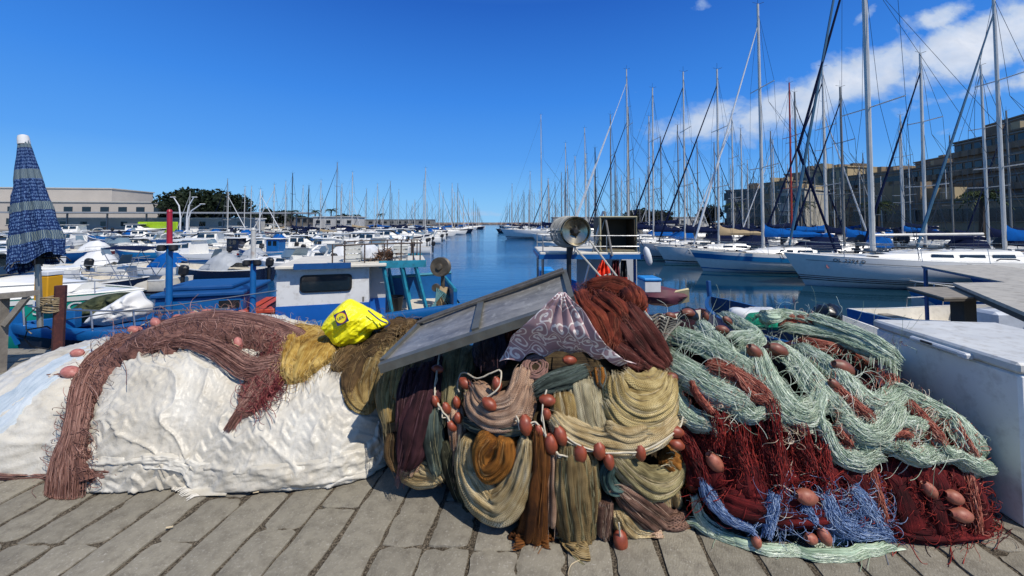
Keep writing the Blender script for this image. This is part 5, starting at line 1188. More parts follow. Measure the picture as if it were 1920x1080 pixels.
# two near yachts, bows towards the channel
olb = sail_at(1620, -330, 17.0, 'large white racing yacht with dark lettering OL 2294 D near its bow', L=13.5, mx=.21, r=.10, jib=CVTL, cover=None, boot=None, detail=2, hood=False, deckm=WHT)
olb.location = (olb.location[0]+.25, 16.9, WZ)
Lb = 13.5; Bb = Lb*.31; Fb = .072*Lb+.15
GG = hullgrid(Lb, Bb, Fb, rake=Lb*.085, tw=.62, sheer=.24, draft=.35, n=24, m=9)
def side_at(G, x, s_):
    S_ = np.linspace(0, 1, G.shape[1]); q = np.stack([[np.interp(s_, S_, G[i, :, d]) for d in range(3)] for i in range(G.shape[0])])
    return np.array([x, np.interp(x, q[:, 0], q[:, 1]), np.interp(x, q[:, 0], q[:, 2])])
for (s0, s1) in ((.36, .38), (.41, .43), (.46, .475)):
    b = MB(); q = np.array([[side_at(GG, x, s_)+np.array([0, .022, 0]) for s_ in (s0, s1)] for x in np.linspace(-Lb*.48, Lb*.455, 30)])
    for w_ in both(q): b.grid(w_)
    b.build('waterline_stripe', MAR if s0 > .4 else NVY, olb)
b = MB(); q = np.array([[side_at(GG, x, s_)+np.array([0, .02, 0]) for s_ in (.862, .872)] for x in np.linspace(-Lb*.48, Lb*.45, 30)])
for w_ in both(q): b.grid(w_)
b.build('cove_line', NVY, olb)
def hull_text(root, G, s_txt, x, s_, size, mat, sg=1, sx=1.0, chars=None):
    """each character laid flush on the hull side"""
    x0 = x
    adv = {' ': .32, '2': .56, '9': .56, '4': .56, 'O': .72, 'L': .56, 'D': .70, 'S': .6, 'P': .62, 'R': .66, 'T': .6}
    for ch in s_txt:
        w_ = adv.get(ch, .62)*size*sx
        if ch != ' ':
            p = side_at(G, x0-w_/2, s_); p2 = side_at(G, x0-w_/2-.05, s_); p3 = side_at(G, x0-w_/2, s_+.04)
            xd = Vector(p2-p).normalized(); yd = Vector(p3-p).normalized(); nrm_ = xd.cross(yd)
            text_mesh(ch, size, mat, root, basis(Vector(p)+nrm_*.012, xd, yd), sx=sx, ext=.003)
        x0 -= w_
hull_text(olb, GG, 'OL 2294 D', Lb*.5-1.45, .91, .185, P('dark_lettering', '23262b', .5), sx=1.05)
b = MB(); p = side_at(GG, Lb*.5-1.35, .74); b.lathe([(.09, 0), (.09, .006)], p, 18, (0, 1, .1)); b.build('round_emblem', P('emblem_grey', '8a5f66', .5), olb)
b = MB(); b.tube([(Lb*.5-2.3, 0, Fb*1.25), (Lb*.5-.75, 0, Fb*1.30+4.5), (Lb*.24, 0, 15.0)], [.05, .06, .04], 7); b.build('furled_staysail', CVN, olb)
bs = sail_at(1430, 8, 21.8, 'white yacht with a broad blue stripe under the rail and a bright blue boom cover', L=11.2, mx=.13, r=.085, stripe=SKB, boot=SKB, cover=CVB, jib=CVW_, detail=2)
# masts the photo shows one by one: x, top, distance, look
ML = [(1347, 130, 26.5, dict(cover=CVT, jib=CVN, detail=2, hull='w'), 'white yacht with a beige boom cover beside the blue striped yacht'),
      (1284, 135, 30, dict(cover=CVN, jib=CVN, detail=2, hull='g'), 'grey white yacht with navy furled foresail, two masts left of the beige boom cover'),
      (1225, 165, 33.5, dict(cover=CVN, jib=None, hull='w'), 'white yacht with bare forestay behind the plastic crate'),
      (1178, 130, 38, dict(cover=CVN, jib=CVW_, hull='w'), 'tall slender mast yacht just right of the crate with white furled sail'),
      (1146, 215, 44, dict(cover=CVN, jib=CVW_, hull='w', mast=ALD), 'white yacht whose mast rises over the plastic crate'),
      (1117, 277, 50, dict(cover=None, jib=None, hull='n', mast=BLK), 'dark yacht with a short black mast behind the steel drum'),
      (1098, 240, 58, dict(cover=CVN, jib=None, hull='w'), 'white yacht with thin mast above the steel drum'),
      (1060, 268, 66, dict(cover=CVN, jib=None, hull='w'), 'white yacht with slim mast left of the steel drum'),
      (1015, 215, 66, dict(cover=CVN, jib=None, hull='w'), 'yacht with the tallest thin mast at the right side of the channel'),
      (1028, 335, 70, dict(cover=CVN, jib=CVN, hull='w'), 'yacht with dark furled sail beside the tallest thin mast'),
      (960, 345, 105, dict(cover=CVN, hull='n'), 'dark hulled yacht at the far right bank of the channel'),
      (993, 322, 90, dict(cover=CVN, hull='w'), 'white yacht second from the far corner of the right bank'),
      (1375, 215, 36, dict(cover=CVN, jib=CVW_, hull='w'), 'white yacht moored in the second row behind the beige boom cover'),
      (1217, 218, 42, dict(cover=CVN, hull='w'), 'white yacht tucked behind the bare forestay yacht'),
      (1484, 155, 33, dict(cover=CVB, hull='w', mast=P('red_mast', 'a8321f', .45)), 'yacht with a bright red mast in the second row'),
      (1548, 125, 27, dict(cover=CVN, jib=CVN, hull='w'), 'white yacht with raked grey mast left of the tallest mast'),
      (1582, 163, 25.5, dict(cover=CVB, jib=CVN, hull='w', mast=ALD), 'white yacht with blue boom cover just behind the lettered yacht'),
      (1734, 100, 21, dict(cover=CVN, jib=CVN, hull='w', detail=2, mx=.1), 'white yacht with long dark furled sail behind the stern of the lettered yacht'),
      (1692, 245, 40, dict(cover=CVB, hull='w'), 'white yacht in the second row with wide spreaders near the roofline'),
      (1852, 122, 24, dict(cover=CVN, hull='w', jib=None), 'white yacht with grey mast left of the right edge mast'),
      (1882, -20, 17.5, dict(cover=CVB, hull='w', jib=CVTL, detail=2, mx=.14, L=11), 'white yacht at the right edge with a blue cover hanging at its mast'),
      (1640, 330, 60, dict(cover=CVN, hull='w'), 'white yacht far back under the dark houses'),
      (1520, 250, 45, dict(cover=CVN, hull='w', mast=ALD), 'white yacht behind the red masted yacht'),
      (1452, 262, 47, dict(cover=CVB, hull='w', jib=CVW_), 'white yacht with white furled sail left of the red mast'),
      (1404, 300, 60, dict(cover=CVN, hull='n'), 'navy yacht far behind the blue striped yacht'),
      (1745, 340, 62, dict(cover=CVN, hull='w', mast=ALD), 'white yacht with grey mast in front of the dark stone houses')]
for i, (px, yt, Yd, k, lab) in enumerate(ML):
    k = dict(k); rz = 180+random.uniform(-5, 5)
    sail_at(px, yt, Yd, lab, rz=rz, lean=random.uniform(-.006, .012), group=None, **k)
# prototypes for the crowd
SP = [make_sail(10, 12.0, hull='w', cover=CVN, jib=None, detail=0, label='x', spr=2, r=.08, hood=CVN), make_sail(9, 11.5, hull='w', cover=CVB, jib=CVW_, detail=0, label='x', r=.08, hood=CVB), make_sail(10.5, 12.5, hull='n', stripe=None, cover=CVN, jib=CVN, detail=0, label='x', r=.08, mast=ALD),
      make_sail(9.5, 11.5, hull='w', stripe=SKB, cover=CVT, jib=None, detail=0, label='x', r=.08), make_sail(11, 13, hull='w', cover=CVN, jib=CVN, detail=0, label='x', mast=ALD, r=.085, hood=CVN)]
SPN = ['white sailboat with navy boom cover', 'white sailboat with blue boom cover', 'navy sailboat with dark furled foresail', 'blue striped sailboat with beige cover', 'white sailboat with dark furled foresail']
used = set()
def area(x, y):
    px = 960+F*x/y
    for lim, nm in ((300, 'before the long pale building'), (470, 'before the big dark tree'), (620, 'behind the two blue poles'), (760, 'above the wheelhouse roof'), (900, 'at the left channel bank'), (1010, 'at the far right bank'), (1130, 'behind the steel drum'), (1300, 'right of the plastic crate'), (1480, 'before the pale modern block'), (1640, 'below the beige houses'), (1790, 'below the dark stone houses'), (5000, 'below the tallest house')):
        if px < lim: return nm
def far(y): return 'nearest rank' if y < 35 else 'middle ranks' if y < 60 else 'far ranks' if y < 110 else 'farthest ranks'
def crowd(protos, names, i, x, y, rz, sc, noun):
    lab = f'{names[i]} {area(x, y)}, {far(y)}'
    r = protos[i]
    if r.name in used: r = dup(r, (x, y, WZ), rz, lab, None, sc)
    else: used.add(r.name); r.location = (x, y, WZ); r.rotation_euler = (0, 0, rz); r.scale = (sc,)*3; r['label'] = lab
    r['group'] = f'{names[i]}s {area(x, y)}'.replace('foresails', 'foresail')[:90]
    return r
rr = random.Random(11)
# right basin: ranks of yachts, bows to the channel
for xo, ystart in ((0, 41), (14.5, 31), (33, 36), (50, 46), (66, 58)):
    y = ystart
    while y < (235 if xo == 0 else 190 if xo < 30 else 150 if xo < 45 else 110):
        x = 17.0-.085*y+xo+rr.uniform(-.8, .8)
        if not (xo == 0 and y < 60 and rr.random() < .5) and x > 960 and 0 or rr.random() < .93:
            crowd(SP, SPN, rr.choice((0, 0, 1, 2, 3, 4, 4)), x, y, PI+rr.uniform(-.07, .07) if xo in (0, 33) else rr.uniform(-.07, .07), rr.uniform(.78, 1.16)*(1 if rr.random() > .15 else 1.2), 'sailboat')
        y += rr.uniform(3.6, 5.2)*(1 if y < 80 else 1.35)
# left basin: yachts beyond the small boats
for (xa, ya, yb, stp) in ((-13, 62, 240, 7.0), (-28, 60, 230, 7.5), (-44, 66, 200, 8.5), (-62, 78, 180, 11)):
    y = ya
    while y < yb:
        x = xa-.035*y+rr.uniform(-1.5, 1.5)
        crowd(SP, SPN, rr.choice((0, 0, 1, 2, 3, 4)), x, y, rr.uniform(-.1, .1)+(0 if xa in (-13, -44) else PI), rr.uniform(.62, 1.02), 'sailboat')
        y += stp*rr.uniform(.7, 1.3)*(1 if y < 110 else 1.2)
for (px, yt, Yd, k, lab) in ((427, 360, 62, dict(cover=None, jib=CVW_, hull='w', L=8), 'small sloop with a white furled sail against the dark tree'), (547, 325, 62, dict(cover=CVN, hull='n', mast=BLK, L=9), 'sloop with a single black mast, tallest at the left side'), (578, 348, 64, dict(cover=CVN, hull='w', mast=BLK), 'sloop with a thinner black mast right of the tallest one'),
        (487, 355, 55, dict(cover=None, jib=CVW_, hull='w', mast=CVW_, L=8), 'sloop with a white painted mast over the second blue pole'), (513, 346, 60, dict(cover=None, jib=CVW_, hull='w', L=8), 'sloop with a slanting white sail right of the second blue pole'), (458, 350, 70, dict(cover=CVN, hull='w'), 'sloop at the right edge of the dark tree'), (640, 345, 80, dict(cover=CVN, hull='w'), 'sloop with a pale mast above the wheelhouse'), (707, 345, 90, dict(cover=CVB, hull='w'), 'sloop whose mast stands above the yellow bag')):
    sail_at(px, yt, Yd, lab, rz=rr.choice((0, 180))+rr.uniform(-6, 6), **k)
# small motor boats, left
MP = [make_motor('motorboat', 'x', 'motorboat', 5.6, 'w', 'cabin'), make_motor('motorboat', 'x', 'motorboat', 5.0, 'w', 'cruiser', arch=True), make_motor('motorboat', 'x', 'motorboat', 4.6, 'w', 'console', cover=CVG), make_motor('motorboat', 'x', 'motorboat', 5.0, 'w', 'console', cover=CVB, stripe=(.7, .95, SKB)),
      make_motor('motorboat', 'x', 'motorboat', 4.4, 'b', 'open', deckm=CRM), make_motor('motorboat', 'x', 'motorboat', 5.2, 'w', 'wheel', cabin=WHT, stripe=(.75, .95, REDP)), make_motor('motorboat', 'x', 'motorboat', 5.2, 'w', 'cruiser', bimini=CVN), make_motor('motorboat', 'x', 'motorboat', 4.8, 'w', 'console', cover=CVW),
      make_motor('motorboat', 'x', 'motorboat', 7.5, 'w', 'cabin', stripe=(.8, .93, NVY)), make_motor('motorboat', 'x', 'motorboat', 5.0, 's', 'wheel', cabin=BLD)]
MPN = ['white cabin boat with dark windows', 'white cruiser with a stern arch', 'white open boat with grey cover', 'white open boat with blue cover', 'blue open boat with outboard', 'white boat with red stripe and wheelhouse', 'white cruiser with navy awning', 'white open boat with white cover', 'large white cabin cruiser with navy line', 'blue boat with blue wheelhouse']
Yr = 31
while Yr < 64:
    x = -8.6-.07*Yr
    while x > -1.42*Yr:
        crowd(MP, MPN, rr.choice((0, 0, 1, 1, 2, 3, 5, 6, 7, 7, 8, 8)), x, Yr+rr.uniform(-.9, .9), rr.choice((0, PI))+rr.uniform(-.5, .5), rr.uniform(.85, 1.1), 'motorboat')
        x -= rr.uniform(4.6, 5.8)*(1 if rr.random() < .88 else 1.3)
    Yr *= 1.085
Yr = 66
while Yr < 105:
    x = -46
    while x > -1.3*Yr:
        crowd(MP, MPN, rr.choice((0, 1, 3, 5, 8, 8)), x, Yr+rr.uniform(-1, 1), rr.choice((0, PI))+rr.uniform(-.4, .4), rr.uniform(1, 1.4), 'motorboat'); x -= rr.uniform(8, 11)
    Yr *= 1.16
for y in np.arange(44, 120, 6.5): crowd(MP, MPN, rr.choice((0, 1, 8, 6)), -11.2-.07*y, y, rr.uniform(-.2, .2), 1.1, 'motorboat')
for r_ in SP+MP:
    if r_.name not in used:
        for c_ in list(r_.children_recursive): bpy.data.objects.remove(c_)
        bpy.data.objects.remove(r_)
# hand placed small boats: x, waterline, heading, label, options
HB = [(185, 484, 8, 'white open boat with a dark red stripe and its bow to the right', dict(L=5.0, hull='w', kind='open', stripe=(.60, .85, MAR), cover=CVW, engine=False)),
      (235, 474, 178, 'big blue wooden fishing boat with white band left of the red topped pole', dict(L=7.4, hull='d', kind='open', stripe=(.66, .86, WHT), engine=False, deckm=BLU_, Fr=1.15)),
      (282, 487, 185, 'low blue wooden boat moored behind the red topped pole', dict(L=5.0, hull='s', kind='open', engine=False, deckm=CRM)),
      (356, 494, 172, 'white cabin boat with big pale windows between the blue poles', dict(L=5.6, hull='w', kind='cabin', stripe=(.5, .62, BLU_))),
      (412, 527, 173, 'navy speedboat with a silver cover over its console', dict(L=4.7, hull='n', kind='console', cover=CVG, deckm=CRM)),
      (432, 483, 175, 'white boat with a dark blue wheelhouse left of the second blue pole', dict(L=4.8, hull='w', kind='wheel', cabin=NVY, stripe=(.6, .75, REDP))),
      (505, 486, 178, 'light blue boat with blue wheelhouse right of the second blue pole', dict(L=4.8, hull='s', kind='wheel', cabin=BLU_)),
      (548, 512, 170, 'white speedboat with a dark outboard just left of the wheelhouse', dict(L=4.6, hull='w', kind='cruiser', arch=True)),
      (618, 500, 176, 'white cruiser with an arch seen above the wheelhouse roof', dict(L=5.2, hull='w', kind='cruiser', arch=True, cover=CVW)),
      (565, 478, 4, 'white cabin boat behind the wheelhouse', dict(L=6.2, hull='w', kind='cabin')),
      (690, 470, 178, 'large white cruiser with navy windscreen at the channel side', dict(L=7.5, hull='w', kind='cabin', cabin=WHT)),
      (765, 475, 178, 'small white boat with tilted outboard at the channel edge', dict(L=4.2, hull='w', kind='console', Fr=.55)),
      (240, 548, 174, 'cream open boat with dark red side and black outboard near the first pole', dict(L=4.4, hull='c', kind='console', stripe=(.2, .5, MAR), bimini=CVN, deckm=CRM)),
      (310, 520, 186, 'white boat with a blue crumpled tarpaulin aboard', dict(L=4.2, hull='w', kind='open', cover=CVB)),
      (190, 520, 4, 'white open boat with pale grey canopy behind the parasol', dict(L=4.6, hull='w', kind='console', cover=CVW)),
      (150, 560, 12, 'dark hulled boat with white trim below the navy awning', dict(L=4.2, hull='n', kind='open', deckm=CRM, engine=False)),
      (60, 530, 184, 'white boat with rails left of the parasol pole', dict(L=4.4, hull='w', kind='cruiser')),
      (20, 505, 176, 'white boat at the left edge behind the parasol', dict(L=5.2, hull='w', kind='cabin', stripe=(.1, .5, BLD))),
      (100, 490, 184, 'dark blue boat in the shade behind the parasol', dict(L=5.2, hull='d', kind='open', engine=False)),
      (470, 503, 184, 'white open boat with a grey hood beside the second blue pole', dict(L=4.0, hull='w', kind='open', cover=CVG, stripe=(.6, .8, REDP)))]
for (px, py, rz, lab, k) in HB: put(make_motor('motorboat', lab, 'motorboat', **k), px, py, rz)
for (px, py, rz, lab, k) in ((1080, 474, 170, 'white motorboat with rails at the right bank behind the grey net', dict(L=6, hull='w', kind='cruiser')), (1040, 452, 175, 'white bowed motorboat farther along the right bank', dict(L=7, hull='w', kind='cabin'))): put(make_motor('motorboat', lab, 'motorboat', **k), px, py, rz)
# ================================================================== far shore, quays, buildings
CONC = P('quay_concrete', '8b867b', .9, var=.2, scale=.4)
def ground_block(name, c, d, mat, rz=0):
    b = MB(); b.box((0, 0, 0), d); o = b.build(name, mat, None, smooth=False); o.location = c; o.rotation_euler = (0, 0, rz); o['kind'] = 'structure'; return o
ground_block('left_quay', (-140, 160, -.75), (118, 170, 1.5), CONC, .03)
ground_block('right_quay', (118, 130, -.7), (90, 260, 1.6), CONC, .06)
t = NT('breakwater_stone'); BW = t.fin(t.ramp(t.noise(t.coord('Object', (.03, .03, .3)), 2, 5), [(.4, lin('6b4a40')), (.5, lin('8b7a68')), (.6, lin('5f6266'))]), .9)
b = MB(); b.box((-30, 640, .6), (900, 14, 3.6), bev=.8); o = b.build('breakwater', BW, None); o['kind'] = 'structure'
b = MB(); 
for k in range(120): b.ell((-60+k*1.6-100, 610+random.uniform(-4, 4), -.6), (2.2, 2, 1.6), 5, 7, .5, k)
o = b.build('breakwater_rocks', BW, None); tag(o, 'rough boulders heaped along the distant breakwater', 'rocks', kind='stuff')
WINM = P('dark_window_pane', '20262b', .15, var=.3, scale=.5, spec=.6)
def building(name, label, loc, rz, size, wall, rows, flat=True, cornice=None, balc=0, seed=0, extra=None, group=None):
    """rows: list of (z, count, w, h) of windows on the front (-Y) face and the left (-X) end"""
    w_, d, h = size; r = empty(name, loc, rz, label, 'building', group)
    MB().box((0, 0, h/2), (w_, d, h)).build('wall', wall, r, smooth=False)
    MB().box((0, 0, h+.12), (w_+.5, d+.5, .24)).build('roof', cornice or wall, r, smooth=False)
    wm = {}
    def win(x, y, z, ww, hh, side):
        key = (round(ww, 2), round(hh, 2), side)
        if key not in wm:
            b = MB(); dd = (ww, .08, hh) if side == 0 else (.08, ww, hh)
            b.box((0, 0, 0), dd); wm[key] = b.build('window', WINM, None, smooth=False).data; bpy.data.objects.remove([o for o in bpy.data.objects if o.data == wm[key]][0])
            b = MB(); s_ = (ww+.3, .25, .12) if side == 0 else (.25, ww+.3, .12); b.box((0, 0, -hh/2-.06), s_)
            if balc: b.box((0, 0, -hh/2-.3), (ww+1.0, .9, .12) if side == 0 else (.9, ww+1.0, .12)); b.box((0, -.45, -hh/2+.15) if side == 0 else (-.45, 0, -hh/2+.15), (ww+1.0, .05, .9) if side == 0 else (.05, ww+1.0, .9))
            q = b.build('sill', cornice or wall, None, smooth=False); wm[key, 's'] = q.data; bpy.data.objects.remove(q)
        o = bpy.data.objects.new('window', wm[key]); COL.objects.link(o); o.parent = r; o.location = (x, y, z)
        q = bpy.data.objects.new('sill', wm[key, 's']); COL.objects.link(q); q.parent = o
    for (z, n, ww, hh) in rows:
        for i in range(n): win(-w_/2+w_*(i+.5)/n, -d/2-.03, z, ww, hh, 0)
        m_ = max(1, int(n*d/w_*.8))
        for i in range(m_): win(-w_/2-.03, -d/2+d*(i+.5)/m_, z, ww, hh, 1)
    if extra: extra(r)
    return r
PALE = P('pale_plaster', 'b3aba0', .9, var=.12, scale=.3); PALW = P('white_plaster', 'b5b3ac', .9, var=.1, scale=.3); CANO = P('canopy_edge', '8f9396', .7, var=.2, scale=.5)
# left: long customs building with canopy
building('building', 'long pale building with a flat upper storey behind the parasol', (-120, 102, 0), .12, (72, 18, 6.6), PALE, [(4.9, 18, 1.9, 1.2), (1.9, 16, 1.7, 1.5)], cornice=PALW)
building('building', 'windowless upper storey set back on the long pale building', (-141, 108, 6.6), .12, (62, 14, 4.2), PALE, [], cornice=PALW)
building('building', 'low white quayside shed below the long pale building', (-80, 84, 0), .1, (46, 6, 2.4), PALW, [(1.3, 12, 1.2, 1.0)], cornice=P('shed_roof', 'd8d8d4', .8))
cp = empty('canopy', (-72, 80, 0), .1, 'long thin flat canopy roof running across the left quay', 'canopy'); MB().box((0, 0, 3.6), (58, 5, .3)).build('roof', CANO, cp, smooth=False)
for k in range(8): MB().box((-26+k*7.4, 0, 1.75), (.22, .22, 3.5)).build('post', CANO, cp, smooth=False)
o = MB().box((0, 0, 0), (8, .4, 2.6), bev=.1).build('hoarding', P('lime_hoarding', '9fc414', .6), None); o.location = at_y(296, 428, 78); tag(o, 'lime green hoarding on the far quay left of the dark tree', 'hoarding')
building('building', 'small pale harbour building right of the dark tree', (-52, 116, 0), 0, (12, 8, 3.2), PALW, [(1.8, 4, 1.2, 1.0)])
building('building', 'low grey harbour shed behind the sloops at the left', (-82, 150, 0), 0, (30, 10, 3.4), P('shed_grey', '6f6a62', .9), [(2.4, 12, 1.6, 1.2)])
building('building', 'flat white terminal building far down the left bank', (-72, 230, 0), 0, (50, 12, 3.4), P('terminal_grey', '85837d', .9), [(1.9, 12, 2.2, 1.2)])
for i, (px, tx, hgt) in enumerate(((338, -14, 9.0), (350, 12, 8.8), (352, 24, 7.0))):
    Yd = 66; p = at_y(px, 420, Yd); e = empty('street_lamp', (p[0], Yd, .2), 0, ('white curved lamp arm bending left before the dark tree', 'white curved lamp arm reaching upright before the dark tree', 'white curved lamp arm bending far right before the dark tree')[i], 'street lamp')
    hgt = (1.5+(418-(372, 372, 385)[i])*Yd/720); dxm = tx*Yd/720
    b = MB(); b.tube([(0, 0, 0), (0, 0, hgt*.4), (dxm*.25, 0, hgt*.75), (dxm, 0, hgt)], [.13, .12, .10, .08], 6); b.build('pole', CVW_, e); MB().box((dxm*1.1, 0, hgt+.03), (.9, .25, .14), bev=.05).build('lamp_head', CVW_, e)
# ---- trees
LEAF = P('dark_leaves', '1d2a16', .7, var=.6, scale=.6, spec=.2); LEAF2 = P('mid_leaves', '33431f', .7, var=.5, scale=.6, spec=.2); BARK = P('bark', '3b3128', .9, var=.3, scale=2)
def tree(label, loc, w_, h, n=5000, seed=0, mat=None, trunk=.25, leaf=.45, group=None):
    r = np.random.default_rng(seed); e = empty('broadleaf_tree', loc, 0, label, 'tree', group)
    b = MB(); b.tube([(0, 0, 0), (.1, 0, h*.25), (0, .1, h*.55)], [w_*.035, w_*.028, w_*.015], 8)
    for k in range(7):
        a = k*.9; b.tube([(0, 0, h*.22), (math.cos(a)*w_*.15, math.sin(a)*w_*.15, h*.42), (math.cos(a)*w_*.33, math.sin(a)*w_*.33, h*.6)], [w_*.016, w_*.012, w_*.005], 6)
    b.build('trunk', BARK, e)
    nc = 46; C = []
    while len(C) < nc:
        c = r.uniform(-1, 1, 3)
        if np.linalg.norm(c) < 1: C.append(c*np.array([w_/2*.86, w_/2*.86, h*.33])+np.array([0, 0, h*.62]))
    C = np.array(C); ci = r.integers(0, nc, n); D = r.normal(size=(n, 3)); D /= np.linalg.norm(D, axis=1)[:, None]
    rad = r.uniform(.10, .17, nc)[ci]*w_; P0 = C[ci]+D*(rad*r.uniform(.75, 1.08, n))[:, None]*np.array([1, 1, .75]); 
    P0[:, 2] = np.maximum(P0[:, 2], h*.16)
    A_ = r.normal(size=(n, 3)); A_ /= np.linalg.norm(A_, axis=1)[:, None]; B_ = np.cross(A_, D+r.normal(size=(n, 3))*.5); B_ /= np.linalg.norm(B_, axis=1)[:, None]
    s_ = (r.uniform(.6, 1.3, n)*leaf)[:, None]
    V = np.stack([P0-A_*s_, P0-B_*s_*.6, P0+A_*s_, P0+B_*s_*.6], 1).reshape(-1, 3)
    me = mesh_np(V, np.arange(4*n).reshape(-1, 4), None, False); link('crown', me, mat or LEAF, e); return e
def palm(label, loc, h, seed=0, group=None):
    r = random.Random(seed); e = empty('palm_tree', loc, 0, label, 'tree', group)
    b = MB(); b.tube([(0, 0, 0), (.1, 0, h*.5), (.2, 0, h)], [.28, .22, .2], 7); b.build('trunk', BARK, e)
    b = MB()
    for k in range(26):
        a = k*2.4; el = r.uniform(-.2, 1.1); L = r.uniform(1.8, 2.6); pts = []
        for q in np.linspace(0, 1, 6): pts.append((.2+math.cos(a)*L*q*math.cos(el*(1-q)), math.sin(a)*L*q*math.cos(el*(1-q)), h+L*(math.sin(el)*q-.75*q*q)))
        for i in range(5):
            p, q_ = np.array(pts[i]), np.array(pts[i+1]); s_ = np.array([-math.sin(a), math.cos(a), 0])
            for m_ in (0, .5):
                c = p+(q_-p)*m_; wd = .5*(1-i/6)
                b.add([c, c+s_*wd+np.array([0, 0, -.3]), c+(q_-p)*.35+s_*wd*.9+np.array([0, 0, -.25])], [(0, 1, 2)]); b.add([c, c-s_*wd+np.array([0, 0, -.3]), c+(q_-p)*.35-s_*wd*.9+np.array([0, 0, -.25])], [(0, 1, 2)])
    b.build('crown', LEAF2, e, smooth=False); return e
pt = at_y(383, 415, 96); tree('huge dark dense tree on the far quay right of the pale building', (pt[0], 96, 0), 20.5, 8.6, 15000, 3, leaf=.42)
pt = at_y(322, 415, 97); tree('smaller dark tree at the left foot of the huge tree', (pt[0], 97, 0), 6.5, 4.4, 3500, 5, leaf=.4)
for i, (px, Yd, w_, h) in enumerate(((500, 120, 6, 6), (530, 130, 7, 5.5), (470, 110, 5, 4.5), (645, 200, 10, 6), (560, 150, 7, 4.5))):
    tree('dark clump of trees on the left bank beyond the sloops', (at_y(px, 415, Yd)[0], Yd, 0), w_, h, 1800, 20+i, leaf=.4, group='dark clumps of trees on the left bank')
for i, (px, Yd) in enumerate(((545, 118), (590, 140), (620, 150), (668, 175), (712, 190))):
    palm('palm tree standing on the left bank among the masts', (at_y(px, 415, Yd)[0], Yd, 0), 5+i % 3*.8, i, 'palm trees on the left bank')
# ---- right: stone houses stepping up the hill
DST = [P('dark_tufa_wall', '8c7a62', .95, var=.35, scale=.25, bump=.3, bscale=2), P('brown_stone_wall', '7a6b58', .95, var=.35, scale=.3, bump=.3, bscale=2), P('ochre_plaster', '8b7a5e', .95, var=.2, scale=.25), P('beige_wall', 'a39474', .95, var=.15, scale=.25), P('grey_concrete_wall', '77766f', .95, var=.15, scale=.25)]
def rbuild(label, pl_, pr_, Yl, Yr_, ytop, mat, floors, nwin, balc=0, base=0, dep=10, ww=1.1, hh=1.6):
    """house whose front runs from photo x=pl_ at distance Yl to x=pr_ at distance Yr_"""
    a = at_y(pl_, 418, Yl); c = at_y(pr_, 418, Yr_); Lw = math.hypot(c[0]-a[0], c[1]-a[1]); rz = math.atan2(c[1]-a[1], c[0]-a[0])
    h = at_y(pl_, ytop, Yl)[2]-base; mid = (a+c)/2; nx, ny = -math.sin(rz), math.cos(rz)
    def huts(r):
        g_ = random.Random(int(pl_))
        for k in range(4):
            w2 = Lw*g_.uniform(.08, .22); MB().box((g_.uniform(-.42, .42)*Lw, g_.uniform(-.2, .3)*dep, h+.12+.02+w2*.2+g_.uniform(0, .6)), (w2, dep*.4, w2*.4+1.4)).build('roof_hut', g_.choice(DST[:4]), r, smooth=False)
        for k in range(floors):
            MB().box((0, -dep/2-.08, h*(k+1)/floors-.25), (Lw+.1, .2, .22)).build('string_course', DST[4], r, smooth=False)
    rows = [(h*(k+.55)/floors, nwin, ww, min(hh, h/floors*.55)) for k in range(floors)]
    return building('building', label, (mid[0]+nx*dep/2, mid[1]+ny*dep/2, base), rz, (Lw, dep, h), mat, rows, balc=balc, cornice=None, extra=huts)
rbuild('pale modern block with a white framed top floor beyond the marina', 1362, 1432, 104, 98, 358, DST[4], 3, 9, 0, ww=1.9, hh=2.0)
def colonnade(r):
    pass
rbuild('brown rounded old house right of the modern block', 1434, 1475, 96, 90, 345, DST[2], 3, 4)
rbuild('tall beige bastion wall behind the red mast', 1474, 1550, 96, 88, 328, DST[3], 3, 5)
rbuild('beige block with flat parapet left of the dark houses', 1540, 1592, 90, 84, 320, DST[3], 4, 3)
rbuild('white plastered low house under the beige bastion', 1462, 1510, 80, 76, 358, P('white_wash', 'a9a69b', .9), 2, 3)
rbuild('row of dark tufa houses right of the beige block', 1592, 1690, 84, 74, 332, DST[0], 3, 9, 1)
rbuild('dark brown houses with balconies in the middle of the right bank', 1688, 1800, 75, 64, 322, DST[1], 4, 8, 1)
rbuild('dark stone house rising behind the balconied row', 1720, 1800, 82, 72, 306, DST[0], 4, 6, 0)
rbuild('tall old palace with dark facade at the right edge', 1795, 1990, 64, 50, 270, DST[1], 5, 9, 1)
rbuild('highest house with a roof terrace behind the tall palace', 1855, 2010, 70, 56, 238, DST[0], 6, 7, 0)
rbuild('low dark arcaded house at the foot of the tall palace', 1600, 1950, 70, 46, 385, DST[0], 1, 16, 0, dep=5, ww=1.6, hh=1.8)
for i, (px, Yd, w_, h) in enumerate(((1200, 120, 9, 6.0), (1240, 118, 7, 5.4), (1330, 112, 8, 6.5), (1180, 140, 8, 5))):
    tree('dark round tree on the right bank left of the modern block', (at_y(px, 415, Yd)[0], Yd, 0), w_, h, 2200, 40+i, leaf=.4, group='dark trees on the right bank')
for i, (px, Yd) in enumerate(((1376, 84), (1502, 74), (1645, 62), (1840, 46))):
    palm(('palm before the modern block', 'palm behind the red masted yacht', 'palm before the dark tufa houses', 'palm at the foot of the tall palace')[i]+' on the right bank', (at_y(px, 415, Yd)[0], Yd, 0), (5.6, 5.2, 4.6, 5.0)[i], 50+i)
building('building', 'low white shed on the right bank behind the masts', (at_y(1180, 418, 150)[0], 150, 0), 0, (60, 8, 3.6), PALW, [(2.0, 14, 1.6, 1.0)])
MBt = None
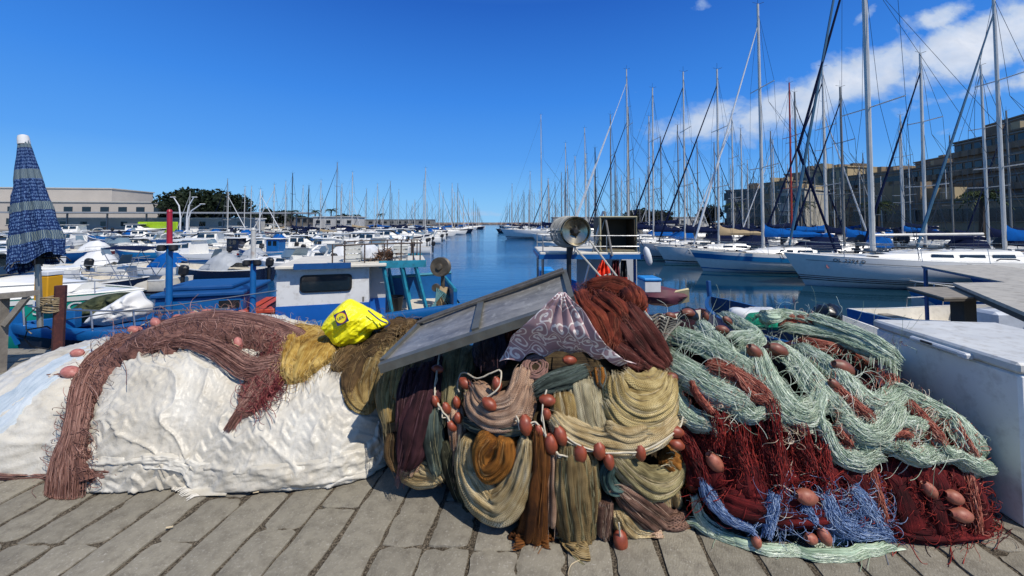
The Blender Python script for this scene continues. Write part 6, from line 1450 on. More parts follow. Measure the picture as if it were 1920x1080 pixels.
# moorings: floating pontoons under the ranks of yachts
PON = P('pontoon_planks', '7d776c', .9, var=.25, scale=1)
for (x, y0, y1, lab) in ((24.0, 38, 190, 'grey floating pontoon behind the first rank of yachts on the right'), (57, 42, 150, 'grey floating pontoon deep in the right basin'), (-22, 62, 220, 'grey floating pontoon between the yachts on the left')):
    b = MB(); b.box((0, 0, .25), (2.2, y1-y0, .5), bev=.05); o = b.build('pontoon', PON, None, smooth=False); o.location = (x-.07*(y0+y1)/2, (y0+y1)/2, WZ); o.rotation_euler = (0, 0, .08); tag(o, lab, 'pontoon')
# ================================================================== near boats and quay things
def plane_hit(root, px, py, yl):
    """where the photo line meets the root's local plane y = yl, in local coordinates"""
    d = raydir(px, py); a = root.rotation_euler.z; c, s_ = math.cos(a), math.sin(a); o = CAM-np.array(root.location)
    R_ = np.array([[c, s_, 0], [-s_, c, 0], [0, 0, 1]]); o = R_@o; d = R_@d; return o+d*((yl-o[1])/d[1])
# ---- the long blue fishing boat with its white wheelhouse
fb = empty('fishing_boat', (-3.75, 6.45, WZ), math.radians(196), 'blue wooden fishing boat with white wheelhouse moored behind the sheet', 'fishing boat')
ph = lambda x, y, yl: plane_hit(fb, x, y, yl)
b_bow = ph(35, 626, 0); b_st = ph(848, 556, 0)
Lf = b_bow[0]-b_st[0]+.15; Bf = 2.05; Ff = 1.21; xoff = (b_bow[0]+b_st[0])/2
G = hullgrid(Lf, Bf, Ff, rake=.4, sheer=.02, tw=.8, n=24, m=9); G[..., 0] += xoff
b = MB()
for q in both(G): b.grid(q)
tr = [tuple(p) for p in G[0]]+[tuple(p*np.array([1, -1, 1])) for p in G[0][::-1]]; b.add(tr, [tuple(range(len(tr)))])
b.build('hull', P('black_blue_hull', '1a2230', .5, var=.3, scale=3, dirt=.4, dcol=lin('3a4048')), fb)
sh = G[:, -1]
b = MB()
for g in both(sh):
    sg = np.sign(g[5, 1])
    b.grid(np.stack([g+np.array([0, sg*.02, -.08]), g+np.array([0, sg*.045, 0]), g+np.array([0, sg*.03, .05]), g+np.array([0, -sg*.09, .05]), g+np.array([0, -sg*.09, -.12])], 1))
b.build('gunwale', BLU_, fb)
b = MB(); b.grid(np.stack([np.stack([sh[:, 0], sh[:, 1]*q*.95, sh[:, 2]-.14], -1) for q in np.linspace(-1, 1, 5)], 1)); b.build('deck', P('blue_deck', '12599c', .6, var=.3, scale=5, dirt=.5, dcol=lin('25455f')), fb)
b = MB(); b.box((b_bow[0]+.02, 0, Ff*1.02), (.12, .12, .5), ry=.35); b.build('stem_post', BLU_, fb)
# stern deck pale
b = MB(); xs = b_st[0]+.1; b.box((xs+.9, 0, Ff-.06), (1.8, 1.6, .04)); b.build('stern_deck', CRM, fb)
b = MB()
for g in both(sh[:9])[1:]:
    g = g.copy(); sg = np.sign(g[3, 1]); b.grid(np.stack([g+np.array([0, -sg*.04, 0]), g+np.array([0, -sg*.02, .34])], 1)); b.grid(np.stack([g+np.array([0, -sg*.09, 0]), g+np.array([0, -sg*.07, .34])], 1))
b.box((xs-.05, 0, Ff+.17), (.06, 1.6, .36)); b.build('bulwark', BLU_, fb)
b = MB()
for g in both(sh[:9])[1:]: b.tube(g+np.array([0, -np.sign(g[3, 1])*.05, .37]), .035, 6)
b.tube([(xs-.05, -.8, Ff+.37), (xs-.05, .8, Ff+.37)], .035, 6); b.build('bulwark_cap', TUR, fb)
# long hatch box
p0 = ph(287, 604, .62); p1 = ph(454, 548, .62); xa, xb = p0[0], ph(454, 590, .62)[0]; zt = ph(290, 560, .62)[2]
b = MB(); b.box(((xa+xb)/2, .05, (Ff-.1+zt)/2), (abs(xa-xb), 1.15, zt-Ff+.1), bev=.02); hb = b.build('hatch_box', BLU_, fb)
b = MB(); b.box(((xa+xb)/2, .05, zt+.03), (abs(xa-xb)+.06, 1.25, .06), bev=.015); b.box(((xa+xb)/2+.1, .0, zt+.09), (abs(xa-xb)*.8, .85, .07), bev=.02); b.build('hatch_lid', BLD, fb)
b = MB(); q = ph(430, 570, .63); b.box((q[0], .63, q[2]), (.26, .02, .11)); b.build('vent', BLK, fb)
for k in range(3):
    b = MB(); q = ph(300, 575+k*11, .63); b.box((q[0], .635, q[2]), (.12, .02, .03)); b.build('slot', BLD, fb)
q = ph(455, 580, .5); q2 = ph(522, 580, .5)
for k in range(3): b = MB(); b.box((q[0]+(q2[0]-q[0])*(.2+.32*k), .1, q[2]-.02+.0*k), (.2, 1.1, .06), bev=.01); b.build('red_hatch_board', ORR, fb, smooth=False)
b = MB(); b.box(((q[0]+q2[0])/2, .1, q[2]-.18), (abs(q[0]-q2[0]), 1.0, .28)); b.build('red_hatch_base', ORR, fb, smooth=False)
# poles on the boat
for (px, yt, ym, yb, yl, lab, m1, m2) in ((318, 398, 458, 600, .72, 'blue mooring mast with a red upper half', P('crimson_paint', '9c1830', .45, var=.15), BLU_), (475, 432, 486, 592, .72, 'blue mooring mast with a chipped white upper half', P('chipped_white_paint', 'b9bab6', .5, var=.2, dirt=.6, dcol=lin('8a6a55')), BLU_)):
    top = ph(px, yt, yl); md = ph(px, ym, yl); lo = ph(px-1, yb, yl)
    b = MB(); b.tube([lo+np.array([0, 0, -.25]), md], [.042, .038], 12); b.build('mast', m2, fb)
    b = MB(); b.tube([md, top], [.034, .032], 12); b.lathe([(.034, 0), (.036, .01), (.02, .04)], top, 12); b.build('mast_top', m1, fb)
    b = MB(); b.box(md+np.array([0, 0, .0]), (.34 if px < 400 else .2, .16, .018), bev=.005); b.build('lamp_plate', CVW_, fb)
    b = MB(); b.lathe([(.04, 0), (.055, .02), (.05, .07), (.03, .08)], md+np.array([.07, .05, -.09]), 12); b.lathe([(.04, 0), (.055, .02), (.05, .07), (.03, .08)], md+np.array([-.07, .05, -.09]), 12); b.build('deck_lamp', BLK, fb)
# rails at the bow
b = MB(); g = sh[12:]; up = g+np.array([0, -.05, .30]); b.tube(up[:-1], .012, 5)
for i in range(0, len(g)-1, 2): b.tube([g[i], up[i]+np.array([.06, 0, 0])], .012, 5)
b.tube([ph(118, 600, .9), ph(240, 582, .9), ph(330, 566+6, .8), ph(520, 545, .8)], .008, 5); b.build('bow_rail', STL, fb)
# white tarpaulin heaps and nets on the fore deck
def heap(name, label, cat, pix, yl, root, mat, thick=.25, lump=.4, seed=0, parent=None):
    """crumpled soft thing whose outline follows the photo, resting on a boat"""
    o_ = crom(pix+[pix[0]], 50)[:-1]; R0 = np.array([ph_any(root, x, y, yl) for x, y in o_]); c = R0.mean(0)
    rr_ = np.linspace(0, 1, 16)[:, None, None]; G1 = c+(R0-c)[None]*rr_**.8
    h = (1-rr_[..., 0]**2.2)**.6
    f = fbm(np.stack([G1[..., 0]*6, G1[..., 2]*6, G1[..., 1]*0+seed], -1), 4)-.5+.7*(ridge(np.stack([G1[..., 0]*7, G1[..., 2]*7, G1[..., 1]*0+seed+5], -1), 3)-.5)
    front = G1+np.array([0, 1, 0])*(h*thick*(1+f*lump*2)+.0)[..., None]; back = G1-np.array([0, 1, 0])*(h*thick)[..., None]
    n = len(o_); me = mesh_np(np.vstack([front.reshape(-1, 3), back.reshape(-1, 3)]), np.vstack([grid_faces(16, n, True), grid_faces(16, n, True)[:, ::-1]+16*n]))
    o = link(name, me, mat, parent or None)
    if parent is None:
        a = root.rotation_euler.z; co = np.empty(len(me.vertices)*3); me.vertices.foreach_get('co', co); co = co.reshape(-1, 3); m = co.mean(0); m[2] = co[:, 2].min(); co -= m; me.vertices.foreach_set('co', co.ravel())
        R_ = np.array([[math.cos(a), -math.sin(a), 0], [math.sin(a), math.cos(a), 0], [0, 0, 1]]); o.location = R_@m+np.array(root.location); o.rotation_euler = (0, 0, a); tag(o, label, cat)
    return o
ph_any = plane_hit
heap('tarpaulin', 'white tarpaulin heaped on the foredeck of the blue fishing boat', 'tarpaulin', [(160, 606), (178, 588), (200, 575), (222, 562), (246, 548), (262, 545), (272, 560), (286, 572), (280, 590), (240, 602), (200, 610)], .25, fb, CVW, .22, .5, 1)
heap('fishing_net', 'dark green net piled behind the tarpaulin on the blue boat', 'fishing net', [(128, 598), (140, 578), (170, 560), (200, 552), (240, 548), (255, 560), (230, 580), (190, 596), (160, 604)], -.35, fb, netmat('dark_green_net', ['11160f', '2a3324', '4a4f38', '6a6a50'], 6, 60, .4), .22, .6, 2)
b = MB(); q = ph(135, 598, .3); b.box((q[0], .3, q[2]), (.14, .14, .26), bev=.01); b.build('bollard', BLU_, fb)
# wheelhouse
yl = .74; c0 = ph(519, 506, yl); c1 = ph(692, 500, yl); zt = (c0[2]+c1[2])/2-.0; x0, x1 = c0[0], c1[0]; zm = ph(600, 571, yl)[2]; x2 = ph(722, 500, yl)[0]
WHS = P('white_cabin_paint', 'd6d7d4', .5, var=.1, scale=3, dirt=.5, dcol=lin('9b958a')); BLC = P('blue_cabin_paint', '0a58a8', .5, var=.12, scale=3, dirt=.2, dcol=lin('0a3c70'))
b = MB(); b.box(((x0+x1)/2, 0, (zm+zt)/2), (abs(x1-x0), yl*2, zt-zm)); b.build('wheelhouse', WHS, fb, smooth=False)
b = MB(); b.box(((x0+x1)/2, 0, (zm+Ff-.2)/2-.0), (abs(x1-x0)+.012, yl*2+.012, zm-Ff+.2)); b.build('wheelhouse_base', BLC, fb, smooth=False)
b = MB(); b.box(((x1+x2)/2-.0, -.12, (zm+zt)/2), (abs(x2-x1), 1.1, zt-zm)); b.build('door_recess', WHG, fb, smooth=False)
b = MB(); b.box(((x1+x2)/2, -.12, (zm+Ff-.2)/2), (abs(x2-x1), 1.112, zm-Ff+.2)); b.build('door_recess_base', BLC, fb, smooth=False)
w0 = ph(566, 546, yl); w1 = ph(657, 516, yl)
def rrect(cx, cz, w_, h, y, r, n=5):
    P_ = []
    for (sx, sz, a0) in ((1, 1, 0), (-1, 1, 90), (-1, -1, 180), (1, -1, 270)):
        for k in range(n+1): a = math.radians(a0+90*k/n); P_.append((cx+sx*(w_/2-r)+r*math.cos(a), y, cz+sz*(h/2-r)+r*math.sin(a)))
    return P_
cx, cz, ww_, hh_ = (w0[0]+w1[0])/2, (w0[2]+w1[2])/2, abs(w1[0]-w0[0]), abs(w1[2]-w0[2])
wf = MB().poly(rrect(cx, cz, ww_+.05, hh_+.05, yl-.01, .06), (0, .035, 0)).build('window', BLK, fb, smooth=False)
MB().poly(rrect(cx, cz, ww_, hh_, yl+.015, .045), (0, .018, 0)).build('pane', GLS, wf, smooth=False)
b = MB(); b.box((x1+.03, yl-.05, (zm+zt)/2-.05), (.05, .06, zt-zm-.1)); b.build('handrail', CVW_, fb, smooth=False)
b = MB(); q = ph(681, 561, yl); b.box((q[0], yl-.03, q[2]), (.04, .07, .09), bev=.01); b.build('latch', ALD, fb)
# roof
r0 = ph(518, 505, yl+.14); r1 = ph(800, 480, yl+.10)
b = MB(); b.box(((r0[0]+ph(722, 497, yl)[0])/2, 0, zt+.035), (abs(r0[0]-ph(722, 497, yl)[0])+.05, yl*2+.30, .05), bev=.012); b.build('roof', CRM, fb)
b = MB(); q0, q1 = ph(551, 500, yl+.16), ph(658, 494, yl+.16); b.box(((q0[0]+q1[0])/2, yl+.165, zt+.05), (abs(q0[0]-q1[0]), .03, .085)); b.build('blue_fascia', BLD, fb, smooth=False)
xt0, xt1 = ph(718, 505, yl)[0], ph(792, 488, yl)[0]
b = MB(); b.box(((xt0+xt1)/2-.02, 0, zt+.03), (abs(xt1-xt0)+.1, 1.3, .04)); b.build('awning_roof', CRM, fb, smooth=False)
for sg in (1, -1):
    b = MB(); b.box(((xt0+xt1)/2, sg*yl, zt+.03), (abs(xt1-xt0)+.12, .06, .11)); b.build('awning_beam', TUR, fb, smooth=False)
    for (xu, yu, xd_, yd) in ((719, 505, 738, 604), (752, 500, 774, 604), (779, 493, 803, 593)):
        u_, d_ = ph(xu, yu, yl), ph(xd_, yd, yl); u_[1] = d_[1] = sg*yl; u_[2] = zt-.0; b = MB(); b.tube([u_, d_], .032, 4); b.build('awning_post', TUR, fb, smooth=False)
# roof rail and gear on the roof
b = MB(); zr = zt+.34
for sg in (1, -1):
    b.tube([(ph(626, 495, yl)[0], sg*.7, zr), (ph(700, 490, yl)[0], sg*.7, zr+.02), (xt1, sg*.62, zr+.02)], .012, 5)
    for x in (622, 645, 683, 720, 752, 775, 788): xx = ph(x, 490, yl)[0]; b.tube([(xx, sg*.68, zt+.05), (xx, sg*.68, zr+.02)], .011, 5)
b.tube([(xt1, -.62, zr+.02), (xt1, .62, zr+.02)], .012, 5); b.build('roof_rail', P('rusty_rail', '5d4f47', .7, .4, var=.4, scale=30), fb)
def on_boat(o, loc, rz=0):
    a = fb.rotation_euler.z; R_ = np.array([[math.cos(a), -math.sin(a), 0], [math.sin(a), math.cos(a), 0], [0, 0, 1]]); o.location = R_@np.array(loc)+np.array(fb.location); o.rotation_euler = (0, 0, a+rz)
def crate(name, label, w_, d, h, mat, open_side=None, cat='crate'):
    e = empty(name, (0, 0, 0), 0, label, cat); t_ = .015
    b = MB(); b.box((0, 0, t_), (w_, d, t_*2))
    for sg in (1, -1):
        for z in (h*.3, h*.62, h*.9): b.box((0, sg*(d/2-t_/2), z), (w_, t_, h*.18)); b.box((sg*(w_/2-t_/2), 0, z), (t_, d-2*t_-.002, h*.18))
        for x in (-w_/2+.02, w_/2-.02): b.box((x, sg*(d/2-t_*1.6), h/2), (.03, t_, h*.96))
    b.build('crate_body', mat, e, smooth=False); b = MB(); b.tube([(-w_/2, -d/2, h), (w_/2, -d/2, h), (w_/2, d/2, h), (-w_/2, d/2, h), (-w_/2, -d/2, h)], .012, 4); b.build('rim', mat, e, smooth=False); return e
WCR = P('white_crate_plastic', 'bfc0ba', .5, var=.1, scale=5, dirt=.3); 
for (px, lab, w_, h) in ((662, 'white plastic crate on the wheelhouse roof nearest the pole side', .26, .26), (751, 'white plastic crate at the far end of the wheelhouse roof', .24, .24)):
    e = crate('crate', lab, w_, .35, h, WCR); on_boat(e, (ph(px, 490, .3)[0], .3, zt+.065))
o = MB().ell((0, 0, .14), (.14, .13, .14), 10, 14, .35, 3).build('plastic_sack', P('clear_sack', 'c9cccf', .3, var=.15, scale=12), None); on_boat(o, (ph(692, 490, .35)[0], .35, zt+.06)); tag(o, 'bulging clear plastic sack between the crates on the wheelhouse roof', 'sack')
pl = Pool(); Ls = []
for k in range(130):
    a = RNG.uniform(0, 6.28); c = np.array([RNG.uniform(-.2, .2), RNG.uniform(-.15, .15), RNG.uniform(.02, .12)]); d = np.array([math.cos(a)*.16, math.sin(a)*.12, RNG.uniform(-.06, .16)]); Ls.append([c-d*.8, c+np.array([0, 0, .04]), c+d])
Ls = np.array(Ls); Ls[..., 2] = np.maximum(Ls[..., 2], .01)
V_, F_, U_ = strand_mesh(Ls, np.full(130, .005), RNG.uniform(0, 1, 130), 4); o = link('brushwood', mesh_np(V_, F_, U_), strandmat('twig', ['2d2018', '5a4333', '8a6a52']), None); on_boat(o, (ph(722, 490, .3)[0], .3, zt+.05)); tag(o, 'tangle of brown sticks and line on the wheelhouse roof', 'brushwood')
# bucket and net hauler at the stern
bk_ = empty('bucket', (0, 0, 0), 0, 'black bucket on the stern deck of the blue fishing boat', 'bucket'); b = MB(); b.lathe([(.0, .01), (.10, .01), (.135, .26), (.145, .27), (.145, .285), (.128, .285), (.095, .03), (0, .03)], (0, 0, 0), 20); b.build('bucket_body', BLK, bk_)
b = MB(); b.tube([(.14*math.cos(a), .03*0+.14*0, .27+.0) if 0 else (.14*math.cos(a), -.02, .27-.10*math.sin(a)) for a in np.linspace(0, PI, 12)], .004, 4); b.build('handle', STL, bk_); q = ph(741, 588, .35); on_boat(bk_, (q[0], .35, Ff-.04))
q = ph(830, 560, .1); nh = empty('net_hauler', (0, 0, 0), 0, 'old wheel net hauler standing on the stern of the blue boat', 'net hauler'); on_boat(nh, (q[0], .1, Ff+.0)); zt_ = ph(830, 500, .1)[2]-Ff
DRM = P('dull_metal', '6e6659', .45, .5, var=.35, scale=12, dirt=.4, dcol=lin('4a3526'))
b = MB(); b.tube([(0, 0, -.1), (0, 0, zt_)], [.05, .03], 8); b.box((0, 0, .12), (.2, .2, .3), bev=.03); b.build('post', DRM, nh)
b = MB(); b.lathe([(.0, -.09), (.17, -.085), (.175, -.07), (.10, -.03), (.09, 0), (.10, .03), (.175, .07), (.17, .085), (.06, .07), (.05, .11), (0, .115)], (0.04, .02, zt_), 28, (.45, 1, .1)); b.build('wheel', DRM, nh)
b = MB(); b.lathe([(0, -.04), (.07, -.04), (.07, .04), (0, .04)], (.13, .08, zt_-.36), 16, (.3, 1, 0)); b.build('pulley', DRM, nh)
b = MB(); b.ell((0, .04, zt_-.55), (.13, .12, .2), 9, 12, .5, 8); b.build('rag', CVT, nh)
b = MB()
for k in range(5): b.tube([(-.25+.05*k, .25, .05), (0+.03*k, .15, .25+.02*k), (.3-.03*k, .5, .0), (.5, .55, -.2)], .014, 5)
b.build('rope', P('turquoise_rope', '4f7c82', .8, var=.3, scale=30), nh)
# ---- teal boat at the left edge
tb_ = make_motor('motorboat', 'white topped boat with a teal side lettered in white at the left edge', 'motorboat', 8.0, 't', 'cabin', sheer=.06, Fr=1.18, stripe=(.93, .99, WHT))
p = at_y(40, 600, 7.9); tb_.location = (-12.0, 8.2, WZ); tb_.rotation_euler = (0, 0, math.radians(3))
GT = hullgrid(8.0, 8.0*.32, 1.18, rake=8.0*.12, sheer=.06, draft=.25, n=14, m=7, full=.5); GT2 = GT*np.array([1, 1, 1])
def hull_text_r(root, G, s_txt, x, s_, size, mat, sx=1.0):
    """lettering on the right-hand side (local -Y), read from stern to bow"""
    x0 = x
    for ch in s_txt:
        w_ = {' ': .35, 'S': .66, 'P': .66, 'O': .78, 'R': .70, 'T': .62}.get(ch, .66)*size*sx
        if ch != ' ':
            m_ = np.array([1, -1, 1]); p = side_at(G, x0+w_/2, s_)*m_; p2 = side_at(G, x0+w_/2+.05, s_)*m_; p3 = side_at(G, x0+w_/2, s_+.04)*m_
            xd = Vector(p2-p).normalized(); yd = Vector(p3-p).normalized(); nr_ = xd.cross(yd); text_mesh(ch, size, mat, root, basis(Vector(p)+nr_*.015, xd, yd), sx=sx, ext=.004)
        x0 += w_
hull_text_r(tb_, GT, 'SPORT S', 2.55, .84, .27, CVW_, 1.25)
o = empty('bait_box', tuple(at_y(90, 567, 7.4)), 0, 'tall yellow box with a blue foot beside the teal boat', 'box'); b = MB(); b.box((0, 0, .28), (.26, .26, .46), bev=.015); b.build('yellow_panel', P('mustard_plastic', 'c8920c', .5, var=.1), o); b = MB(); b.box((0, 0, .0), (.27, .27, .13), bev=.01); b.box((0, 0, .56), (.27, .27, .08), bev=.01); b.build('trim', CVW_, o); MB().box((0, -.14, 0), (.14, .01, .08)).build('blue_square', BLD, o, smooth=False)
for (pts, lab, yl_) in (([(108, 556), (118, 543), (138, 537), (156, 544), (164, 556), (140, 562)], 'white dust sheet bundled on the boat behind the maroon post', 0), ([(105, 568), (112, 558), (140, 556), (165, 566), (152, 580), (120, 580)], 'second white dust sheet just below the first behind the maroon post', 0)):
    r_ = empty('anchor_root', (-8.2, 8.2, WZ), 0); heap('tarpaulin', lab, 'tarpaulin', pts, 0, r_, CVW, .3, .4, len(lab)); bpy.data.objects.remove(r_)
# ---- dark awning on poles
# ---- parasol, its post and lashing
u0, u1 = at_y(44, 262, 4.15), at_y(72, 492, 4.15); ft = at_y(76, 602, 4.15)
um = empty('parasol', tuple(ft), 0, 'closed blue patterned parasol with white cap at the left edge', 'parasol')
ax = (u0-u1); Lu = np.linalg.norm(ax); ax /= Lu
b = MB(); b.tube([ft-np.array([0, 0, .06]), u1+ax*.1], .024, 10); b.build('pole', P('galvanised_tube', '9a9b95', .4, .6, var=.2, scale=10), um, world=True)
n, m = 110, 160; t_ = np.linspace(0, 1, n)[:, None]; a = np.linspace(0, 2*PI, m, endpoint=False)[None]
R0 = .035+.165*(t_**.9)*(1-.12*np.clip((t_-.85)/.15, 0, 1)); pleat = (np.abs(np.sin(a*4.5+.5+.8*t_))**.8-.5)*(.20+.12*t_)+.07*np.sin(a*13+t_*5)*t_
R_ = R0*(1+pleat); sq = 1.12
side = np.cross(ax, [0, 1, 0]); side /= np.linalg.norm(side); fw = np.cross(side, ax)
hem_ = .02*np.sin(a*4.5*1+1.0)*(t_**8)+.05*np.cos(a)*(t_**6)
cen_ = u0+(u1-u0)*(t_+hem_)[..., None]; Gp = cen_+side*(R_*np.cos(a)*sq)[..., None]+fw*(R_*np.sin(a)*.85)[..., None]
Gp += (fbm(Gp*9, 3)-.5)[..., None]*np.array([.03, .03, 0])*t_[..., None]
UVp = np.stack(np.broadcast_arrays(a*.5, t_*1.4), -1)
t = NT('parasol_print'); uvs = t.n('ShaderNodeSeparateXYZ'); t.l(t.coord('UV'), uvs.inputs[0]); vv_ = t.math('DIVIDE', uvs.outputs[1], 1.4)
vo = t.n('ShaderNodeTexVoronoi'); t.l(t.coord('UV', (26, 26, 1)), vo.inputs['Vector']); vo.inputs['Randomness'].default_value = .35; vo.inputs['Scale'].default_value = 1
dots = t.math('LESS_THAN', t.math('ABSOLUTE', t.math('SUBTRACT', vo.outputs['Distance'], .26)), .10)
navy = t.mix(dots, t.mix(t.noise(t.coord('UV', (3, 3, 1)), 2, 3), lin('071a3e'), lin('112f60')), lin('56729a'))
wv = t.n('ShaderNodeTexWave'); t.l(t.coord('UV', (5, 14, 1)), wv.inputs['Vector']); wv.inputs['Scale'].default_value = 1.6; wv.inputs['Distortion'].default_value = 6; wv.inputs['Detail'].default_value = 3
crm = t.mix(wv.outputs['Fac'], lin('26405c'), lin('727f7e'))
mk = None
for (a0, a1) in ((.0, .07), (.25, .33), (.52, .59), (.77, .85)):
    x = t.math('MULTIPLY', t.math('GREATER_THAN', vv_, a0), t.math('LESS_THAN', vv_, a1)); mk = x if mk is None else t.math('MAXIMUM', mk, x)
UMM = t.fin(t.mix(mk, navy, crm), .8, 0, t.bump(t.noise(t.coord('Object'), 30, 4), .3, .01), .2)
me = mesh_np(Gp.reshape(-1, 3), grid_faces(n, m, True), UVp.reshape(-1, 2)); link('canopy', me, UMM, um, True)
b = MB(); b.lathe([(.048, -.02), (.045, .05), (.038, .075), (.02, .085), (0, .09)], u0-ax*.03, 16, ax); b.build('cap', CVW_, um, world=True)
b = MB(); b.lathe([(.04, 0), (.05, .05), (.045, .1)], u1-ax*.02, 12, ax)
for k in range(8):
    a_ = k*PI/4; d_ = side*math.cos(a_)+fw*math.sin(a_); b.tube([u1+ax*.05, u1+d_*.2+ax*.02, u1+d_*.23-ax*.03], .006, 4)
b.build('ribs', BLK, um, world=True)
pt = at_y(82, 536, 4.2); pb = at_z(80, 686, 0.0)
b = MB(); b.tube([(pb[0], 4.22, 0), (pb[0]+.005, 4.22, pt[2])], .048, 8); o = b.build('post', P('maroon_rusty_post', '4a2422', .7, var=.35, scale=10, dirt=.6, dcol=lin('6d3a2a')), None, world=True); tag(o, 'maroon steel post the parasol is lashed to', 'post')
b = MB()
for k in range(9):
    z = ft[2]+.10+k*.018; cx_, cy_ = (ft[0]+pb[0])/2+.005, 4.19; b.tube([(cx_+.085*math.cos(x+k), cy_+.068*math.sin(x+k), z+.01*math.sin(x*2+k)) for x in np.linspace(0, 2*PI, 15)], .0085, 5)
b.tube([(cx_-.08, 4.12, ft[2]+.15), (cx_-.16, 4.1, ft[2]+.05), (cx_-.15, 4.1, ft[2]-.08), (cx_-.09, 4.1, ft[2]-.12)], .005, 5); b.tube([(cx_+.08, 4.12, ft[2]+.2), (cx_+.1, 4.1, ft[2]+.23), (cx_+.02, 4.1, ft[2]+.2)], .008, 5)
o = b.build('lashing_rope', P('jute_rope', '8f8064', .9, var=.35, scale=50), None, world=True); tag(o, 'jute rope wound round the parasol foot and the maroon post', 'rope')
b = MB(); b.tube([at_y(x, y, 4.25) for x, y in [(108, 612), (98, 625), (104, 640), (92, 655), (60, 650), (46, 635), (52, 618), (88, 612), (100, 620), (102, 605)]], .008, 5); o = b.build('wire_loop', BLK, None, world=True); tag(o, 'black wire loops hanging on the maroon post', 'wire')
# grey wooden stand at the left edge
ws = empty('wooden_stand', (-5.25, 3.95, 0), 0, 'weathered grey timber stand with a diagonal brace at the left edge', 'stand')
zr = at_y(30, 556, 3.9)[2]
beam(MB(), at_y(-60, 560, 3.9), at_y(62, 550, 3.95), .12, .05).build('top_rail', GRYW, ws, smooth=False, world=True)
p = at_y(3, 560, 3.92); beam(MB(), (p[0], 3.92, 0), (p[0], 3.92, zr-.02), .075, .075, (0, 1, 0)).build('leg', GRYW, ws, smooth=False, world=True)
beam(MB(), at_y(8, 610, 3.9), at_y(52, 556, 3.92), .03, .05).build('brace', GRYW, ws, smooth=False, world=True)
p = at_y(-58, 560, 3.92); beam(MB(), (p[0], 3.92, 0), (p[0], 3.92, zr-.02), .075, .075, (0, 1, 0)).build('leg', GRYW, ws, smooth=False, world=True)
# ---- canopy boat in the middle
cb = empty('fishing_boat', (1.25, 7.2, WZ), math.radians(90), 'fishing boat with a blue edged flat canopy behind the board', 'fishing boat')
hull_parts(cb, 5.6, 2.1, 1.0, BLD, BLU_, open_=True, floor=.35, inner=BLU_, gun=BLU_, rake=.3, n=16, m=7)
pc_ = lambda x, y, Yw: at_y(x, y, Yw)-np.array(cb.location)
def wb(name, mat, fn, sharp=35, smooth=True):
    b = MB(); fn(b); return b.build(name, mat, cb_w, smooth=smooth, world=True)
cb_w = empty('canopy_frame_tmp', (1.25, 7.2, WZ)); bpy.data.objects.remove(cb_w)
# canopy as one part group in world-aligned coordinates
cn_ = empty('boat_canopy', (1.2, 6.3, WZ+.6), 0, 'flat white canopy with blue edge, posts and rail on the middle fishing boat', 'canopy')
zc_ = at_y(1105, 480, 5.75)[2]; xl, xr = at_y(1012, 480, 5.75)[0], at_y(1203, 480, 5.75)[0]
wbd = lambda name, mat, f, sm=True: (lambda b: (f(b), b.build(name, mat, cn_, smooth=sm, world=True))[1])(MB())
wbd('roof', CRM, lambda b: b.box(((xl+xr)/2, 6.45, zc_+.03), (xr-xl, 1.4, .05), bev=.012)); wbd('edge', BLU_, lambda b: (b.box(((xl+xr)/2, 5.735, zc_-.01), (xr-xl+.02, .03, .07)), b.box(((xl-.005), 6.45, zc_-.01), (.03, 1.38, .07)), b.box(((xr+.005), 6.45, zc_-.01), (.03, 1.38, .07))), False)
for px in (1018, 1192): 
    for Yw in (5.85, 7.0): x = at_y(px, 500, 5.8)[0]; wbd('post', STL if px < 1100 else BLD, lambda b: b.tube([(x, Yw, WZ+.75), (x, Yw, zc_)], .022, 6))
x = at_y(1066, 500, 5.7)[0]; wbd('steel_post', P('dark_steel_post', '2d3034', .5, .4, var=.3, scale=10), lambda b: b.tube([(x, 5.66, WZ+.7), (x, 5.66, at_y(1066, 462, 5.66)[2])], .035, 8))
wbd('back_panel', WHG, lambda b: b.box(((at_y(1083, 500, 6.6)[0]+at_y(1197, 500, 6.6)[0])/2, 6.7, zc_-.5), (at_y(1197, 500, 6.6)[0]-at_y(1083, 500, 6.6)[0], .04, .95)), False)
wbd('blue_panel', BLD, lambda b: b.box(((at_y(1083, 500, 6.6)[0]+at_y(1197, 500, 6.6)[0])/2, 6.66, zc_-1.05), (at_y(1197, 500, 6.6)[0]-at_y(1083, 500, 6.6)[0]+.02, .05, .5)), False)
def rails(b):
    for z in (.14, .30):
        b.tube([(xl+.05, 5.78, zc_+z), (xr-.02, 5.78, zc_+z)], .008, 5); b.tube([(xl+.05, 7.1, zc_+z), (xr-.02, 7.1, zc_+z)], .008, 5); b.tube([(xr-.02, 5.78, zc_+z), (xr-.02, 7.1, zc_+z)], .008, 5)
    for q in (0, .33, .66, 1): b.tube([(xl+.05+(xr-xl-.07)*q, 5.78, zc_+.05), (xl+.05+(xr-xl-.07)*q, 5.78, zc_+.31)], .009, 5); b.tube([(xl+.05+(xr-xl-.07)*q, 7.1, zc_+.05), (xl+.05+(xr-xl-.07)*q, 7.1, zc_+.31)], .009, 5)
wbd('rail', STL, rails)
for k, (xa_, ya_, xb_, yb_) in enumerate(((1131, 396, 1092, 545), (1136, 398, 1113, 482), (1133, 396, 1148, 480), (1130, 398, 1104, 500))): wbd('prop', STL if k != 2 else ALD, lambda b: b.tube([at_y(xa_, ya_, 5.9+.1*(k % 2)), at_y(xb_, yb_, 5.7+.2*(k % 2))], .016, 6))
